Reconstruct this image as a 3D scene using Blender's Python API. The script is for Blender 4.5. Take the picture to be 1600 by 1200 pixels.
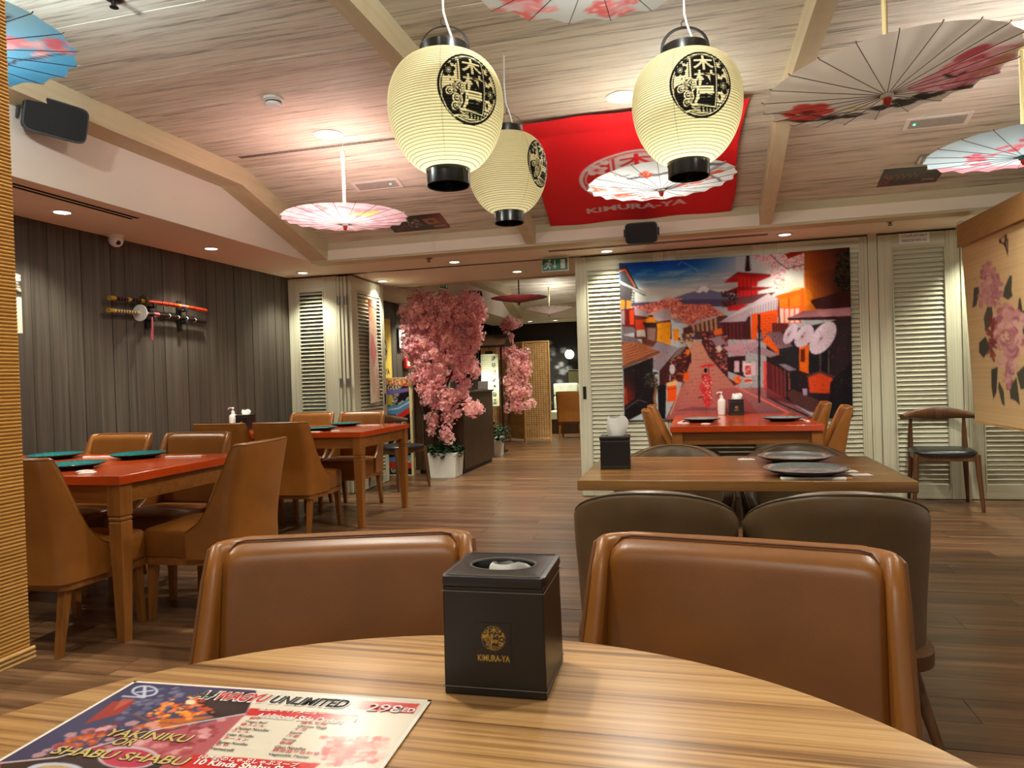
import bpy, math, random
import numpy as np
from mathutils import Matrix, Vector
for _o in list(bpy.data.objects):
    bpy.data.objects.remove(_o, do_unlink=True)
SC = bpy.context.scene
COL = SC.collection
R_ = math.radians
rnd = random.Random(7)
PI = math.pi

# ---------------------------------------------------------------- camera
def make_camera():
    yaw, roll, h, f = R_(14.4), R_(1.89), 1.14, 1109.0
    pitch = -math.atan(9 / f)
    f0 = Vector((-math.sin(yaw), math.cos(yaw), 0)); r0 = Vector((math.cos(yaw), math.sin(yaw), 0)); u0 = Vector((0, 0, 1))
    fw = f0 * math.cos(pitch) + u0 * math.sin(pitch)
    up = u0 * math.cos(pitch) - f0 * math.sin(pitch)
    r = r0 * math.cos(roll) - up * math.sin(roll)
    uu = r0 * math.sin(roll) + up * math.cos(roll)
    cam = bpy.data.cameras.new('camera')
    cam.sensor_width = 36; cam.lens = f * 36 / 1600; cam.clip_start = 0.02; cam.clip_end = 100
    o = bpy.data.objects.new('camera', cam); COL.objects.link(o)
    m = Matrix.Identity(4)
    for i in range(3):
        m[i][0] = r[i]; m[i][1] = uu[i]; m[i][2] = -fw[i]
    m[0][3], m[1][3], m[2][3] = 0, 0, h
    o.matrix_world = m
    SC.camera = o
make_camera()

# ---------------------------------------------------------------- world, exposure
w = bpy.data.worlds.new('world'); SC.world = w; w.use_nodes = True
w.node_tree.nodes['Background'].inputs[0].default_value = (1.0, 0.96, 0.88, 1)
w.node_tree.nodes['Background'].inputs[1].default_value = 0.28
SC.view_settings.view_transform = 'Standard'; SC.view_settings.look = 'None'
SC.view_settings.exposure = 0.92; SC.view_settings.gamma = 1.0
SC.view_settings.use_curve_mapping = False
WARM = (0.99, 0.97, 0.80)
COOL = (0.90, 1.0, 0.90)
DL_SOFFIT, DL_CEIL, LANTERN_W, UMB_W = 46.0, 140.0, 0.95, 3.4

def lamp(name, kind, loc, energy, color, parent=None, size=0.03, spot=100, blend=0.7):
    l = bpy.data.lights.new(name, kind); l.energy = energy; l.color = color
    if kind == 'SPOT':
        l.spot_size = R_(spot); l.spot_blend = blend
    l.shadow_soft_size = size
    o = bpy.data.objects.new(name, l); COL.objects.link(o); o.location = loc; o.parent = parent
    return o

# ---------------------------------------------------------------- helpers
def lin(c):
    return tuple((x / 12.92 if x <= 0.04045 else ((x + 0.055) / 1.055) ** 2.4) for x in c)
def rgb(r, g, b):
    return lin((r / 255, g / 255, b / 255))

class MB:
    def __init__(s):
        s.v, s.f, s.m = [], [], []
    def add(s, vs, fs, mi=0):
        o = len(s.v); s.v += [tuple(p) for p in vs]
        for q in fs:
            s.f.append(tuple(i + o for i in q)); s.m.append(mi)
        return s
    def box(s, x0, x1, y0, y1, z0, z1, mi=0):
        vs = [(x, y, z) for z in (z0, z1) for y in (y0, y1) for x in (x0, x1)]
        return s.add(vs, [(0, 2, 3, 1), (4, 5, 7, 6), (0, 1, 5, 4), (2, 6, 7, 3), (0, 4, 6, 2), (1, 3, 7, 5)], mi)
    def hexa(s, bot, top, mi=0):
        return s.add(list(bot) + list(top), [(3, 2, 1, 0), (4, 5, 6, 7), (0, 1, 5, 4), (1, 2, 6, 5), (2, 3, 7, 6), (3, 0, 4, 7)], mi)
    def obox(s, c, size, rot, mi=0):
        m = rot.to_3x3() if hasattr(rot, 'to_3x3') else rot
        hx, hy, hz = [a / 2 for a in size]
        vs = [Vector(c) + m @ Vector((x, y, z)) for z in (-hz, hz) for y in (-hy, hy) for x in (-hx, hx)]
        return s.add(vs, [(0, 2, 3, 1), (4, 5, 7, 6), (0, 1, 5, 4), (2, 6, 7, 3), (0, 4, 6, 2), (1, 3, 7, 5)], mi)
    def loft(s, rings, mi=0, closed=True, cap=True, wrap=False):
        n = len(rings[0]); o = len(s.v)
        for r in rings:
            s.v += [tuple(p) for p in r]
        k = len(rings)
        for i in range(k if wrap else k - 1):
            a, b = i * n, ((i + 1) % k) * n
            for j in range(n if closed else n - 1):
                j2 = (j + 1) % n
                s.f.append((o + a + j, o + a + j2, o + b + j2, o + b + j)); s.m.append(mi)
        if cap and closed and not wrap:
            s.f.append(tuple(o + j for j in reversed(range(n)))); s.m.append(mi)
            s.f.append(tuple(o + (k - 1) * n + j for j in range(n))); s.m.append(mi)
        return s
    def lathe(s, prof, seg=32, c=(0, 0), mi=0, cap=True):
        rings = [[(c[0] + r * math.cos(2 * PI * j / seg), c[1] + r * math.sin(2 * PI * j / seg), z) for j in range(seg)] for r, z in prof]
        return s.loft(rings, mi, True, cap)
    def tube(s, pts, r, seg=8, mi=0, closed=False, cap=True, flat=1.0):
        pts = [Vector(p) for p in pts]; n = len(pts); rings = []
        prev = None
        for i, p in enumerate(pts):
            a = pts[i - 1] if (i > 0 or closed) else p
            b = pts[(i + 1) % n] if (i < n - 1 or closed) else p
            t = (b - a).normalized()
            if prev is None:
                ref = Vector((0, 0, 1)) if abs(t.z) < 0.9 else Vector((1, 0, 0))
                u = t.cross(ref).normalized()
            else:
                u = (prev - t * prev.dot(t)).normalized()
            prev = u; q = t.cross(u)
            rr = r[i] if isinstance(r, (list, tuple)) else r
            rings.append([p + u * (rr * math.cos(2 * PI * j / seg)) + q * (rr * flat * math.sin(2 * PI * j / seg)) for j in range(seg)])
        return s.loft(rings, mi, True, cap, wrap=closed)
    def grid(s, nu, nv, fn, mi=0):
        vs = [fn(i / nu, j / nv) for j in range(nv + 1) for i in range(nu + 1)]
        fs = [(j * (nu + 1) + i, j * (nu + 1) + i + 1, (j + 1) * (nu + 1) + i + 1, (j + 1) * (nu + 1) + i) for j in range(nv) for i in range(nu)]
        return s.add(vs, fs, mi)
    def mesh(s, name, mats, smooth=True, angle=38):
        me = bpy.data.meshes.new(name)
        me.from_pydata(s.v, [], s.f); me.update()
        for m in (mats if isinstance(mats, (list, tuple)) else [mats]):
            me.materials.append(m)
        if any(s.m):
            me.polygons.foreach_set('material_index', s.m)
        if smooth:
            me.polygons.foreach_set('use_smooth', [True] * len(s.f))
            me.set_sharp_from_angle(angle=R_(angle))
        return me
    def build(s, name, mats, parent=None, loc=(0, 0, 0), rot=(0, 0, 0), bevel=0, smooth=True, angle=38, seg=2):
        return obj(name, s.mesh(name, mats, smooth, angle), parent, loc, rot, bevel, seg)

def obj(name, me, parent=None, loc=(0, 0, 0), rot=(0, 0, 0), bevel=0, seg=2):
    o = bpy.data.objects.new(name, me); COL.objects.link(o)
    o.parent = parent; o.location = loc; o.rotation_euler = rot
    if bevel:
        md = o.modifiers.new('bevel', 'BEVEL'); md.width = bevel; md.segments = seg; md.limit_method = 'ANGLE'; md.angle_limit = R_(40)
        md.harden_normals = False
    return o
def tag(o, label=None, cat=None, group=None, kind=None):
    if label: o['label'] = label
    if cat: o['category'] = cat
    if group: o['group'] = group
    if kind: o['kind'] = kind
    return o
def thing(name, label, cat, loc=(0, 0, 0), rz=0, group=None, rot=None):
    o = bpy.data.objects.new(name, None); COL.objects.link(o); o.empty_display_size = 0.05
    o.location = loc; o.rotation_euler = rot if rot else (0, 0, rz)
    return tag(o, label, cat, group)
def struct(o):
    o['kind'] = 'structure'; return o
def sempty(name, loc=(0, 0, 0), rz=0):
    o = bpy.data.objects.new(name, None); COL.objects.link(o); o.location = loc; o.rotation_euler = (0, 0, rz)
    o['kind'] = 'structure'; return o
def kids(o):
    return [c for c in bpy.data.objects if c.parent == o]
def copy_tree(o, loc=None, rz=None, label=None, parent=None, group=None):
    ch = list(o.children)
    c = o.copy(); COL.objects.link(c); c.parent = parent
    if loc is not None: c.location = loc
    if rz is not None: c.rotation_euler = (0, 0, rz)
    if label: c['label'] = label
    if group: c['group'] = group
    for k in ch:
        copy_tree(k, parent=c)
    return c

# ---------------------------------------------------------------- materials
def newmat(name):
    m = bpy.data.materials.new(name); m.use_nodes = True
    nt = m.node_tree; b = nt.nodes['Principled BSDF']
    return m, nt, b
def nd(nt, t, **k):
    n = nt.nodes.new(t)
    for a, v in k.items():
        if a.startswith('i_'):
            key = a[2:]
            n.inputs[int(key) if key.isdigit() else key.replace('_', ' ')].default_value = v
        else:
            setattr(n, a, v)
    return n
def mix(nt, fac, a, b, blend='MIX'):
    n = nt.nodes.new('ShaderNodeMix'); n.data_type = 'RGBA'; n.blend_type = blend
    for sock, v in ((n.inputs[0], fac), (n.inputs[6], a), (n.inputs[7], b)):
        if hasattr(v, 'is_linked') or hasattr(v, 'links'):
            nt.links.new(v, sock)
        else:
            sock.default_value = v if not isinstance(v, tuple) else (v + (1,) if len(v) == 3 else v)
    return n.outputs[2]
def ramp(nt, src, stops):
    n = nt.nodes.new('ShaderNodeValToRGB'); e = n.color_ramp.elements
    while len(e) > 1: e.remove(e[-1])
    e[0].position = stops[0][0]; e[0].color = (*stops[0][1], 1) if len(stops[0][1]) == 3 else stops[0][1]
    for p, c in stops[1:]:
        q = e.new(p); q.color = (*c, 1) if len(c) == 3 else c
    nt.links.new(src, n.inputs[0]); return n.outputs[0]
G = lambda x: (x, x, x)

def plain(name, col, rough=0.5, spec=0.5, metal=0.0, noise=0.06, scale=30, bump=0.0, coat=0.0):
    m, nt, b = newmat(name)
    tc = nd(nt, 'ShaderNodeTexCoord')
    n = nd(nt, 'ShaderNodeTexNoise', i_Scale=scale, i_Detail=4.0)
    nt.links.new(tc.outputs['Object'], n.inputs['Vector'])
    dark = tuple(c * (1 - noise * 2) for c in col); lite = tuple(min(1, c * (1 + noise * 2)) for c in col)
    nt.links.new(ramp(nt, n.outputs['Fac'], [(0.3, dark), (0.7, lite)]), b.inputs['Base Color'])
    b.inputs['Roughness'].default_value = rough; b.inputs['Metallic'].default_value = metal
    b.inputs['Specular IOR Level'].default_value = spec; b.inputs['Coat Weight'].default_value = coat
    b.inputs['Coat Roughness'].default_value = 0.12
    if bump:
        bp = nd(nt, 'ShaderNodeBump', i_Strength=bump, i_Distance=0.003)
        nt.links.new(n.outputs['Fac'], bp.inputs['Height']); nt.links.new(bp.outputs[0], b.inputs['Normal'])
    return m

def wood(name, cols, axis='X', grain=(2.0, 40.0), rough=0.5, bump=0.15, vary=0.25, spec=0.4, coat=0.0, ring=0.0, streak=0.5, coord='Object', rnd_off=True, pos=(0.25, 0.5, 0.75)):
    """procedural board wood; grain runs along axis; vary = tone change between boards"""
    m, nt, b = newmat(name)
    tc = nd(nt, 'ShaderNodeTexCoord'); oi = nd(nt, 'ShaderNodeObjectInfo')
    sc = {'X': (grain[0], grain[1], grain[1]), 'Y': (grain[1], grain[0], grain[1]), 'Z': (grain[1], grain[1], grain[0])}[axis]
    mp = nd(nt, 'ShaderNodeMapping'); mp.inputs['Scale'].default_value = sc
    nt.links.new(tc.outputs[coord], mp.inputs['Vector'])
    vec = mp.outputs[0]
    if rnd_off:
        mul = nd(nt, 'ShaderNodeMath', operation='MULTIPLY', i_1=97.0); nt.links.new(oi.outputs['Random'], mul.inputs[0])
        va = nd(nt, 'ShaderNodeVectorMath', operation='ADD'); nt.links.new(vec, va.inputs[0]); nt.links.new(mul.outputs[0], va.inputs[1]); vec = va.outputs[0]
    n1 = nd(nt, 'ShaderNodeTexNoise', i_Scale=1.0, i_Detail=6.0, i_Roughness=0.65, i_Distortion=0.4)
    nt.links.new(vec, n1.inputs['Vector'])
    n2 = nd(nt, 'ShaderNodeTexNoise', i_Scale=0.28, i_Detail=3.0, i_Distortion=1.2)
    nt.links.new(vec, n2.inputs['Vector'])
    mx = nd(nt, 'ShaderNodeMath', operation='MULTIPLY_ADD', i_1=streak, i_2=0.0); nt.links.new(n2.outputs['Fac'], mx.inputs[0])
    ad = nd(nt, 'ShaderNodeMath', operation='MULTIPLY_ADD', i_1=1 - streak); nt.links.new(n1.outputs['Fac'], ad.inputs[0]); nt.links.new(mx.outputs[0], ad.inputs[2])
    fac = ad.outputs[0]
    if ring:
        wv = nd(nt, 'ShaderNodeTexWave', i_Scale=0.5, i_Distortion=6.0, i_Detail=3.0, i_Detail_Scale=1.5)
        wv.bands_direction = {'X': 'Y', 'Y': 'X', 'Z': 'X'}[axis]
        nt.links.new(vec, wv.inputs['Vector'])
        mm = nd(nt, 'ShaderNodeMix', i_0=ring); mm.data_type = 'FLOAT'
        nt.links.new(fac, mm.inputs[2]); nt.links.new(wv.outputs['Fac'], mm.inputs[3]); fac = mm.outputs[0]
    c = ramp(nt, fac, [(pos[0] + i * (pos[2] - pos[0]) / (len(cols) - 1), k) for i, k in enumerate(cols)])
    if vary:
        mr = nd(nt, 'ShaderNodeMapRange', i_3=1 - vary, i_4=1 + vary); nt.links.new(oi.outputs['Random'], mr.inputs[0])
        hs = nd(nt, 'ShaderNodeHueSaturation'); nt.links.new(mr.outputs[0], hs.inputs['Value']); nt.links.new(c, hs.inputs['Color']); c = hs.outputs[0]
    nt.links.new(c, b.inputs['Base Color'])
    b.inputs['Roughness'].default_value = rough; b.inputs['Specular IOR Level'].default_value = spec
    b.inputs['Coat Weight'].default_value = coat; b.inputs['Coat Roughness'].default_value = 0.1
    if bump:
        bp = nd(nt, 'ShaderNodeBump', i_Strength=bump, i_Distance=0.004)
        nt.links.new(fac, bp.inputs['Height']); nt.links.new(bp.outputs[0], b.inputs['Normal'])
    return m

def leather(name, col, rough=0.38, spec=0.5):
    m, nt, b = newmat(name)
    tc = nd(nt, 'ShaderNodeTexCoord'); oi = nd(nt, 'ShaderNodeObjectInfo')
    n = nd(nt, 'ShaderNodeTexNoise', i_Scale=9.0, i_Detail=3.0); nt.links.new(tc.outputs['Object'], n.inputs['Vector'])
    v = nd(nt, 'ShaderNodeTexVoronoi', i_Scale=420.0); nt.links.new(tc.outputs['Object'], v.inputs['Vector'])
    c = ramp(nt, n.outputs['Fac'], [(0.3, tuple(x * 0.86 for x in col)), (0.7, tuple(min(1, x * 1.1) for x in col))])
    mr = nd(nt, 'ShaderNodeMapRange', i_3=0.9, i_4=1.1); nt.links.new(oi.outputs['Random'], mr.inputs[0])
    hs = nd(nt, 'ShaderNodeHueSaturation'); nt.links.new(mr.outputs[0], hs.inputs['Value']); nt.links.new(c, hs.inputs['Color'])
    nt.links.new(hs.outputs[0], b.inputs['Base Color'])
    b.inputs['Roughness'].default_value = rough; b.inputs['Specular IOR Level'].default_value = spec
    bp = nd(nt, 'ShaderNodeBump', i_Strength=0.08, i_Distance=0.0008)
    nt.links.new(v.outputs['Distance'], bp.inputs['Height']); nt.links.new(bp.outputs[0], b.inputs['Normal'])
    return m

def emit(name, col, strength):
    m, nt, b = newmat(name)
    b.inputs['Base Color'].default_value = (*col, 1); b.inputs['Emission Color'].default_value = (*col, 1); b.inputs['Emission Strength'].default_value = strength
    return m

def printed(name, rough=0.6, weave=0.0, spec=0.3, translucent=0.0, bumpscale=400):
    """flat print held in the colour attribute 'Col' of the mesh"""
    m, nt, b = newmat(name)
    at = nd(nt, 'ShaderNodeVertexColor'); at.layer_name = 'Col'
    nt.links.new(at.outputs['Color'], b.inputs['Base Color'])
    b.inputs['Roughness'].default_value = rough; b.inputs['Specular IOR Level'].default_value = spec
    if weave:
        tc = nd(nt, 'ShaderNodeTexCoord'); n = nd(nt, 'ShaderNodeTexNoise', i_Scale=bumpscale, i_Detail=2.0); nt.links.new(tc.outputs['Object'], n.inputs['Vector'])
        bp = nd(nt, 'ShaderNodeBump', i_Strength=weave, i_Distance=0.001); nt.links.new(n.outputs['Fac'], bp.inputs['Height']); nt.links.new(bp.outputs[0], b.inputs['Normal'])
    if translucent:
        tr = nd(nt, 'ShaderNodeBsdfTranslucent'); nt.links.new(at.outputs['Color'], tr.inputs['Color'])
        ms = nd(nt, 'ShaderNodeMixShader', i_0=translucent)
        nt.links.new(b.outputs[0], ms.inputs[1]); nt.links.new(tr.outputs[0], ms.inputs[2])
        nt.links.new(ms.outputs[0], nt.nodes['Material Output'].inputs[0])
    return m

M = {}
M['ceil'] = wood('whitewashed ceiling board', [rgb(128, 118, 100), rgb(200, 194, 174), rgb(216, 211, 192)], 'X', (2.6, 52), 0.6, 0.15, 0.05, 0.25, streak=0.35, pos=(0.36, 0.46, 0.62))
M['beam'] = wood('pale oak beam', [rgb(172, 158, 124), rgb(190, 176, 142), rgb(204, 192, 160)], 'Y', (1.2, 26), 0.55, 0.1, 0.03, 0.3)
M['beamx'] = wood('pale oak beam across', [rgb(172, 158, 124), rgb(190, 176, 142), rgb(204, 192, 160)], 'X', (1.2, 26), 0.55, 0.1, 0.03, 0.3)
M['soffit'] = plain('cream painted plaster', rgb(224, 212, 194), 0.8, 0.2, noise=0.01, scale=3)
M['bulk'] = plain('white painted plaster', rgb(222, 210, 196), 0.8, 0.2, noise=0.01, scale=3)
M['darkwall'] = wood('charcoal wall board', [rgb(44, 38, 33), rgb(72, 64, 56), rgb(102, 93, 82)], 'Z', (1.3, 70), 0.5, 0.3, 0.10, 0.4)
M['darkgap'] = plain('black joint and slat gap', rgb(16, 14, 13), 0.8, 0.1)
M['shutter'] = wood('limed oak upright', [rgb(150, 147, 124), rgb(196, 194, 168), rgb(210, 208, 184)], 'Z', (1.0, 48), 0.55, 0.06, 0.04, 0.3, ring=0.18, streak=0.3, pos=(0.24, 0.42, 0.7))
M['shutterx'] = wood('limed oak across', [rgb(150, 147, 124), rgb(196, 194, 168), rgb(210, 208, 184)], 'X', (1.0, 48), 0.55, 0.06, 0.04, 0.3, ring=0.18, streak=0.3, pos=(0.24, 0.42, 0.7))
M['floor'] = wood('brown vinyl plank', [rgb(54, 35, 23), rgb(106, 75, 50), rgb(152, 115, 82)], 'X', (1.4, 30), 0.30, 0.10, 0.14, 0.5, streak=0.5, pos=(0.32, 0.5, 0.68))
M['floorfar'] = wood('brown vinyl floor', [rgb(54, 35, 23), rgb(106, 75, 50), rgb(152, 115, 82)], 'X', (1.4, 30), 0.30, 0.10, 0.0, 0.5, streak=0.5, pos=(0.32, 0.5, 0.68))
M['tan'] = leather('tan leather', rgb(142, 87, 32), 0.34)
M['tanseam'] = leather('tan leather piping', rgb(112, 66, 24), 0.45)
M['taupe'] = leather('taupe leather', rgb(98, 78, 54), 0.34)
M['taupeseam'] = leather('taupe leather piping', rgb(84, 66, 48), 0.5)
M['oak'] = wood('amber stained wood', [rgb(100, 58, 20), rgb(140, 86, 34), rgb(160, 104, 46)], 'Z', (3, 60), 0.4, 0.08, 0.08)
M['oakx'] = wood('amber stained wood across', [rgb(100, 58, 20), rgb(140, 86, 34), rgb(160, 104, 46)], 'X', (3, 60), 0.4, 0.08, 0.08)
M['groove'] = plain('dark groove', rgb(40, 22, 10), 0.6)
M['red'] = plain('orange red lacquer', rgb(186, 66, 18), 0.2, 0.5, noise=0.03, scale=12, coat=0.3)
M['walnut'] = wood('walnut stained wood', [rgb(52, 30, 16), rgb(92, 58, 32), rgb(118, 78, 46)], 'Z', (3, 60), 0.4, 0.06, 0.08)
M['blackleather'] = leather('black leather', rgb(28, 27, 27), 0.35)
M['boxleather'] = leather('black box leather', rgb(22, 19, 19), 0.34)
M['stitch'] = plain('grey thread', rgb(120, 112, 104), 0.7)
M['woodtop'] = wood('brown table veneer', [rgb(70, 42, 18), rgb(138, 96, 50), rgb(180, 136, 82)], 'X', (1.8, 34), 0.26, 0.04, 0.0, 0.5, streak=0.55)
M['round'] = wood('zebra laminate', [rgb(84, 54, 32), rgb(160, 118, 72), rgb(192, 150, 98), rgb(206, 166, 114)], 'X', (1.4, 110), 0.3, 0.04, 0.0, 0.5, streak=0.45, rnd_off=False, pos=(0.38, 0.49, 0.62))
M['black'] = plain('black plastic', rgb(20, 20, 21), 0.45)
M['blackgloss'] = plain('black lacquer', rgb(22, 20, 19), 0.25, 0.5)
M['darkmetal'] = plain('dark metal', rgb(44, 40, 36), 0.4, 0.5, metal=0.8)
M['steel'] = plain('brushed steel', rgb(150, 146, 140), 0.35, 0.5, metal=0.9)
M['white'] = plain('white plastic', rgb(226, 222, 214), 0.4, noise=0.01)
M['ceramicwhite'] = plain('white glazed planter', rgb(228, 226, 216), 0.3, noise=0.02, scale=5)
M['tissue'] = plain('white tissue', rgb(236, 234, 230), 0.9, 0.1, noise=0.02)
M['paperwhite'] = plain('white paper', rgb(232, 226, 218), 0.7, 0.2, noise=0.02)
M['teal'] = plain('teal glazed plate', rgb(24, 104, 104), 0.18, 0.5, noise=0.12, scale=60)
M['slate'] = plain('slate glazed plate', rgb(116, 126, 126), 0.14, 0.5, noise=0.08, scale=40)
M['rim'] = plain('dark plate underside', rgb(34, 26, 22), 0.35)
M['counter'] = wood('dark brown laminate', [rgb(44, 27, 16), rgb(64, 42, 26), rgb(74, 50, 32)], 'Z', (1.2, 24), 0.4, 0.04, 0.05)
M['bamboo'] = wood('yellow bamboo pole', [rgb(206, 184, 120), rgb(226, 206, 146), rgb(236, 220, 168)], 'Z', (2, 40), 0.45, 0.05, 0.04)
M['rib'] = plain('brown bamboo rib', rgb(110, 84, 64), 0.6)
M['wovenframe'] = wood('bamboo frame', [rgb(176, 128, 70), rgb(206, 160, 96), rgb(220, 178, 116)], 'Z', (2, 40), 0.5, 0.05, 0.04)
M['bark'] = plain('cherry bark', rgb(74, 50, 36), 0.85, 0.2, noise=0.2, scale=40, bump=0.5)
M['leaf'] = plain('dark green leaf', rgb(38, 66, 34), 0.5, 0.4, noise=0.35, scale=60)
M['glow'] = emit('lamp disc', (1.0, 0.97, 0.85), 7.0)
M['redplastic'] = plain('red plastic', rgb(200, 40, 30), 0.4)
M['chrome'] = plain('chrome', rgb(200, 200, 198), 0.15, 0.5, metal=1.0)
# ---------------------------------------------------------------- print painter (colours for flat prints)
_tcache = {}
def text_tris(body, offset=0.0, shear=0.0):
    """triangles of a word in font units, shifted to start at 0,0; returns (verts Nx2, tris)"""
    k = (body, offset, shear)
    if k in _tcache: return _tcache[k]
    c = bpy.data.curves.new('word', 'FONT'); c.body = body; c.offset = offset; c.shear = shear; c.resolution_u = 3
    o = bpy.data.objects.new('word', c); COL.objects.link(o)
    me = bpy.data.meshes.new_from_object(o)
    me.calc_loop_triangles()
    v = np.array([p.co[:2] for p in me.vertices]) if len(me.vertices) else np.zeros((0, 2))
    t = np.array([l.vertices[:] for l in me.loop_triangles], int)
    bpy.data.objects.remove(o); bpy.data.curves.remove(c); bpy.data.meshes.remove(me)
    if len(v): v = v - v.min(0)
    _tcache[k] = (v, t); return v, t

def homography(src, dst):
    A = []
    for (x, y), (u, v) in zip(src, dst):
        A.append([x, y, 1, 0, 0, 0, -u * x, -u * y, -u]); A.append([0, 0, 0, x, y, 1, -v * x, -v * y, -v])
    Hm = np.linalg.svd(np.array(A, float))[2][-1].reshape(3, 3)
    def f(p):
        q = Hm @ np.array([p[0], p[1], 1.0]); return (q[0] / q[2], q[1] / q[2])
    return f

class Cv:
    """paint canvas; u to the right, v downwards, both 0..1; colours given as 0..255 screen values"""
    def __init__(s, w, h, bg=(255, 255, 255), ss=2):
        s.ss = ss; s.w, s.h = w * ss, h * ss
        s.a = np.zeros((s.h, s.w, 3)) + np.array(bg, float)
        s.T = lambda p: p
        s.rg = np.random.RandomState(3)
    def px(s, pts):
        return np.array([s.T(p) for p in pts], float) * (s.w, s.h)
    def _mask(s, P):
        x0, y0 = np.floor(P.min(0)).astype(int); x1, y1 = np.ceil(P.max(0)).astype(int) + 1
        x0, y0 = max(0, x0), max(0, y0); x1, y1 = min(s.w, x1), min(s.h, y1)
        if x1 <= x0 or y1 <= y0: return None
        X, Y = np.meshgrid(np.arange(x0, x1) + 0.5, np.arange(y0, y1) + 0.5)
        ins = np.zeros(X.shape, bool); n = len(P)
        for i in range(n):
            ax, ay = P[i]; bx, by = P[(i + 1) % n]
            if ay == by: continue
            c = ((ay > Y) != (by > Y)) & (X < (bx - ax) * (Y - ay) / (by - ay) + ax)
            ins ^= c
        return slice(y0, y1), slice(x0, x1), ins
    def fillpx(s, P, col, al=1.0):
        r = s._mask(P)
        if r is None: return s
        ys, xs, ins = r
        sub = s.a[ys, xs]
        sub[ins] = sub[ins] * (1 - al) + np.array(col, float) * al
        return s
    def poly(s, pts, col, al=1.0):
        return s.fillpx(s.px(pts), col, al)
    def grad(s, pts, c0, c1, p0, p1, al=1.0):
        r = s._mask(s.px(pts))
        if r is None: return s
        ys, xs, ins = r
        a, b = s.px([p0, p1]); d = b - a
        X, Y = np.meshgrid(np.arange(xs.start, xs.stop) + 0.5, np.arange(ys.start, ys.stop) + 0.5)
        t = np.clip(((X - a[0]) * d[0] + (Y - a[1]) * d[1]) / (d @ d), 0, 1)[..., None]
        c = np.array(c0, float) * (1 - t) + np.array(c1, float) * t
        sub = s.a[ys, xs]; sub[ins] = (sub * (1 - al) + c * al)[ins]
        return s
    def ell(s, cx, cy, rx, ry, col, al=1.0, rot=0.0, n=20):
        cr, sr = math.cos(rot), math.sin(rot)
        return s.poly([(cx + rx * math.cos(t) * cr - ry * math.sin(t) * sr, cy + rx * math.cos(t) * sr + ry * math.sin(t) * cr) for t in [2 * PI * i / n for i in range(n)]], col, al)
    def line(s, pts, wd, col, al=1.0):
        P = s.px(pts); hw = wd * s.ss / 2
        for a, b in zip(P[:-1], P[1:]):
            d = b - a; L = np.hypot(*d)
            if L < 1e-6: continue
            n = np.array([-d[1], d[0]]) / L * hw; e = d / L * hw * 0.5
            s.fillpx(np.array([a + n - e, b + n + e, b - n + e, a - n - e]), col, al)
        return s
    def text(s, body, x, y, size, col, offset=0.0, sx=1.0, shear=0.0, al=1.0):
        """x,y = left, baseline-ish top-left box corner; size = height of the em in canvas units"""
        v, t = text_tris(body, offset, shear)
        if not len(t): return s
        hh = v[:, 1].max()
        P = np.array([s.T((x + p[0] * size * sx, y + (hh - p[1]) * size)) for p in v]) * (s.w, s.h)
        m = np.zeros((s.h, s.w), bool)
        for tr in t:
            r = s._mask(P[tr])
            if r is None: continue
            m[r[0], r[1]] |= r[2]
        s.a[m] = s.a[m] * (1 - al) + np.array(col, float) * al
        return s
    def speck(s, pts, cols, n, rad, al=1.0):
        P = s.px(pts); r = s._mask(P)
        if r is None: return s
        ys, xs, ins = r
        yy, xx = np.nonzero(ins)
        if not len(yy): return s
        for k in s.rg.randint(0, len(yy), n):
            cx, cy = xs.start + xx[k], ys.start + yy[k]
            rr = rad * s.ss * (0.5 + s.rg.rand()); a0 = s.rg.rand() * 6
            c = cols[s.rg.randint(len(cols))]
            s.fillpx(np.array([(cx + rr * math.cos(a0 + i * 1.257), cy + rr * 0.8 * math.sin(a0 + i * 1.257)) for i in range(5)]), c, al)
        return s
    def grain(s, amt, fy=1):
        s.a += s.rg.randn(s.h, s.w, 1) * amt; return s
    def out(s):
        a = s.a.reshape(s.h // s.ss, s.ss, s.w // s.ss, s.ss, 3).mean((1, 3))
        a = np.clip(a / 255.0, 0, 1)
        return np.where(a <= 0.04045, a / 12.92, ((a + 0.055) / 1.055) ** 2.4)

def paint(me, img, uv):
    """write print colours to the mesh's points; uv Nx2 in 0..1 (v downwards)"""
    h, wd = img.shape[:2]
    uv = np.clip(np.asarray(uv, float), 0, 1)
    fx = uv[:, 0] * wd - 0.5; fy = uv[:, 1] * h - 0.5
    x0 = np.clip(np.floor(fx).astype(int), 0, wd - 1); y0 = np.clip(np.floor(fy).astype(int), 0, h - 1)
    x1 = np.clip(x0 + 1, 0, wd - 1); y1 = np.clip(y0 + 1, 0, h - 1)
    tx = np.clip(fx - x0, 0, 1)[:, None]; ty = np.clip(fy - y0, 0, 1)[:, None]
    c = (img[y0, x0] * (1 - tx) + img[y0, x1] * tx) * (1 - ty) + (img[y1, x0] * (1 - tx) + img[y1, x1] * tx) * ty
    col = np.ones((len(uv), 4), np.float32); col[:, :3] = c
    at = me.color_attributes.new('Col', 'FLOAT_COLOR', 'POINT')
    at.data.foreach_set('color', col.ravel())

def print_sheet(name, img, nu, nv, fn, mat, parent=None, loc=(0, 0, 0), rot=(0, 0, 0), thick=None):
    """sheet whose point (u,v) lies at fn(u,v); v runs downwards; with a print on it"""
    mb = MB().grid(nu, nv, fn)
    uv = np.array([(i / nu, j / nv) for j in range(nv + 1) for i in range(nu + 1)])
    me = mb.mesh(name, mat, True, 80); paint(me, img, uv)
    o = obj(name, me, parent, loc, rot)
    if thick:
        md = o.modifiers.new('thickness', 'SOLIDIFY'); md.thickness = thick; md.offset = -1 if thick > 0 else 1
    return o

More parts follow.
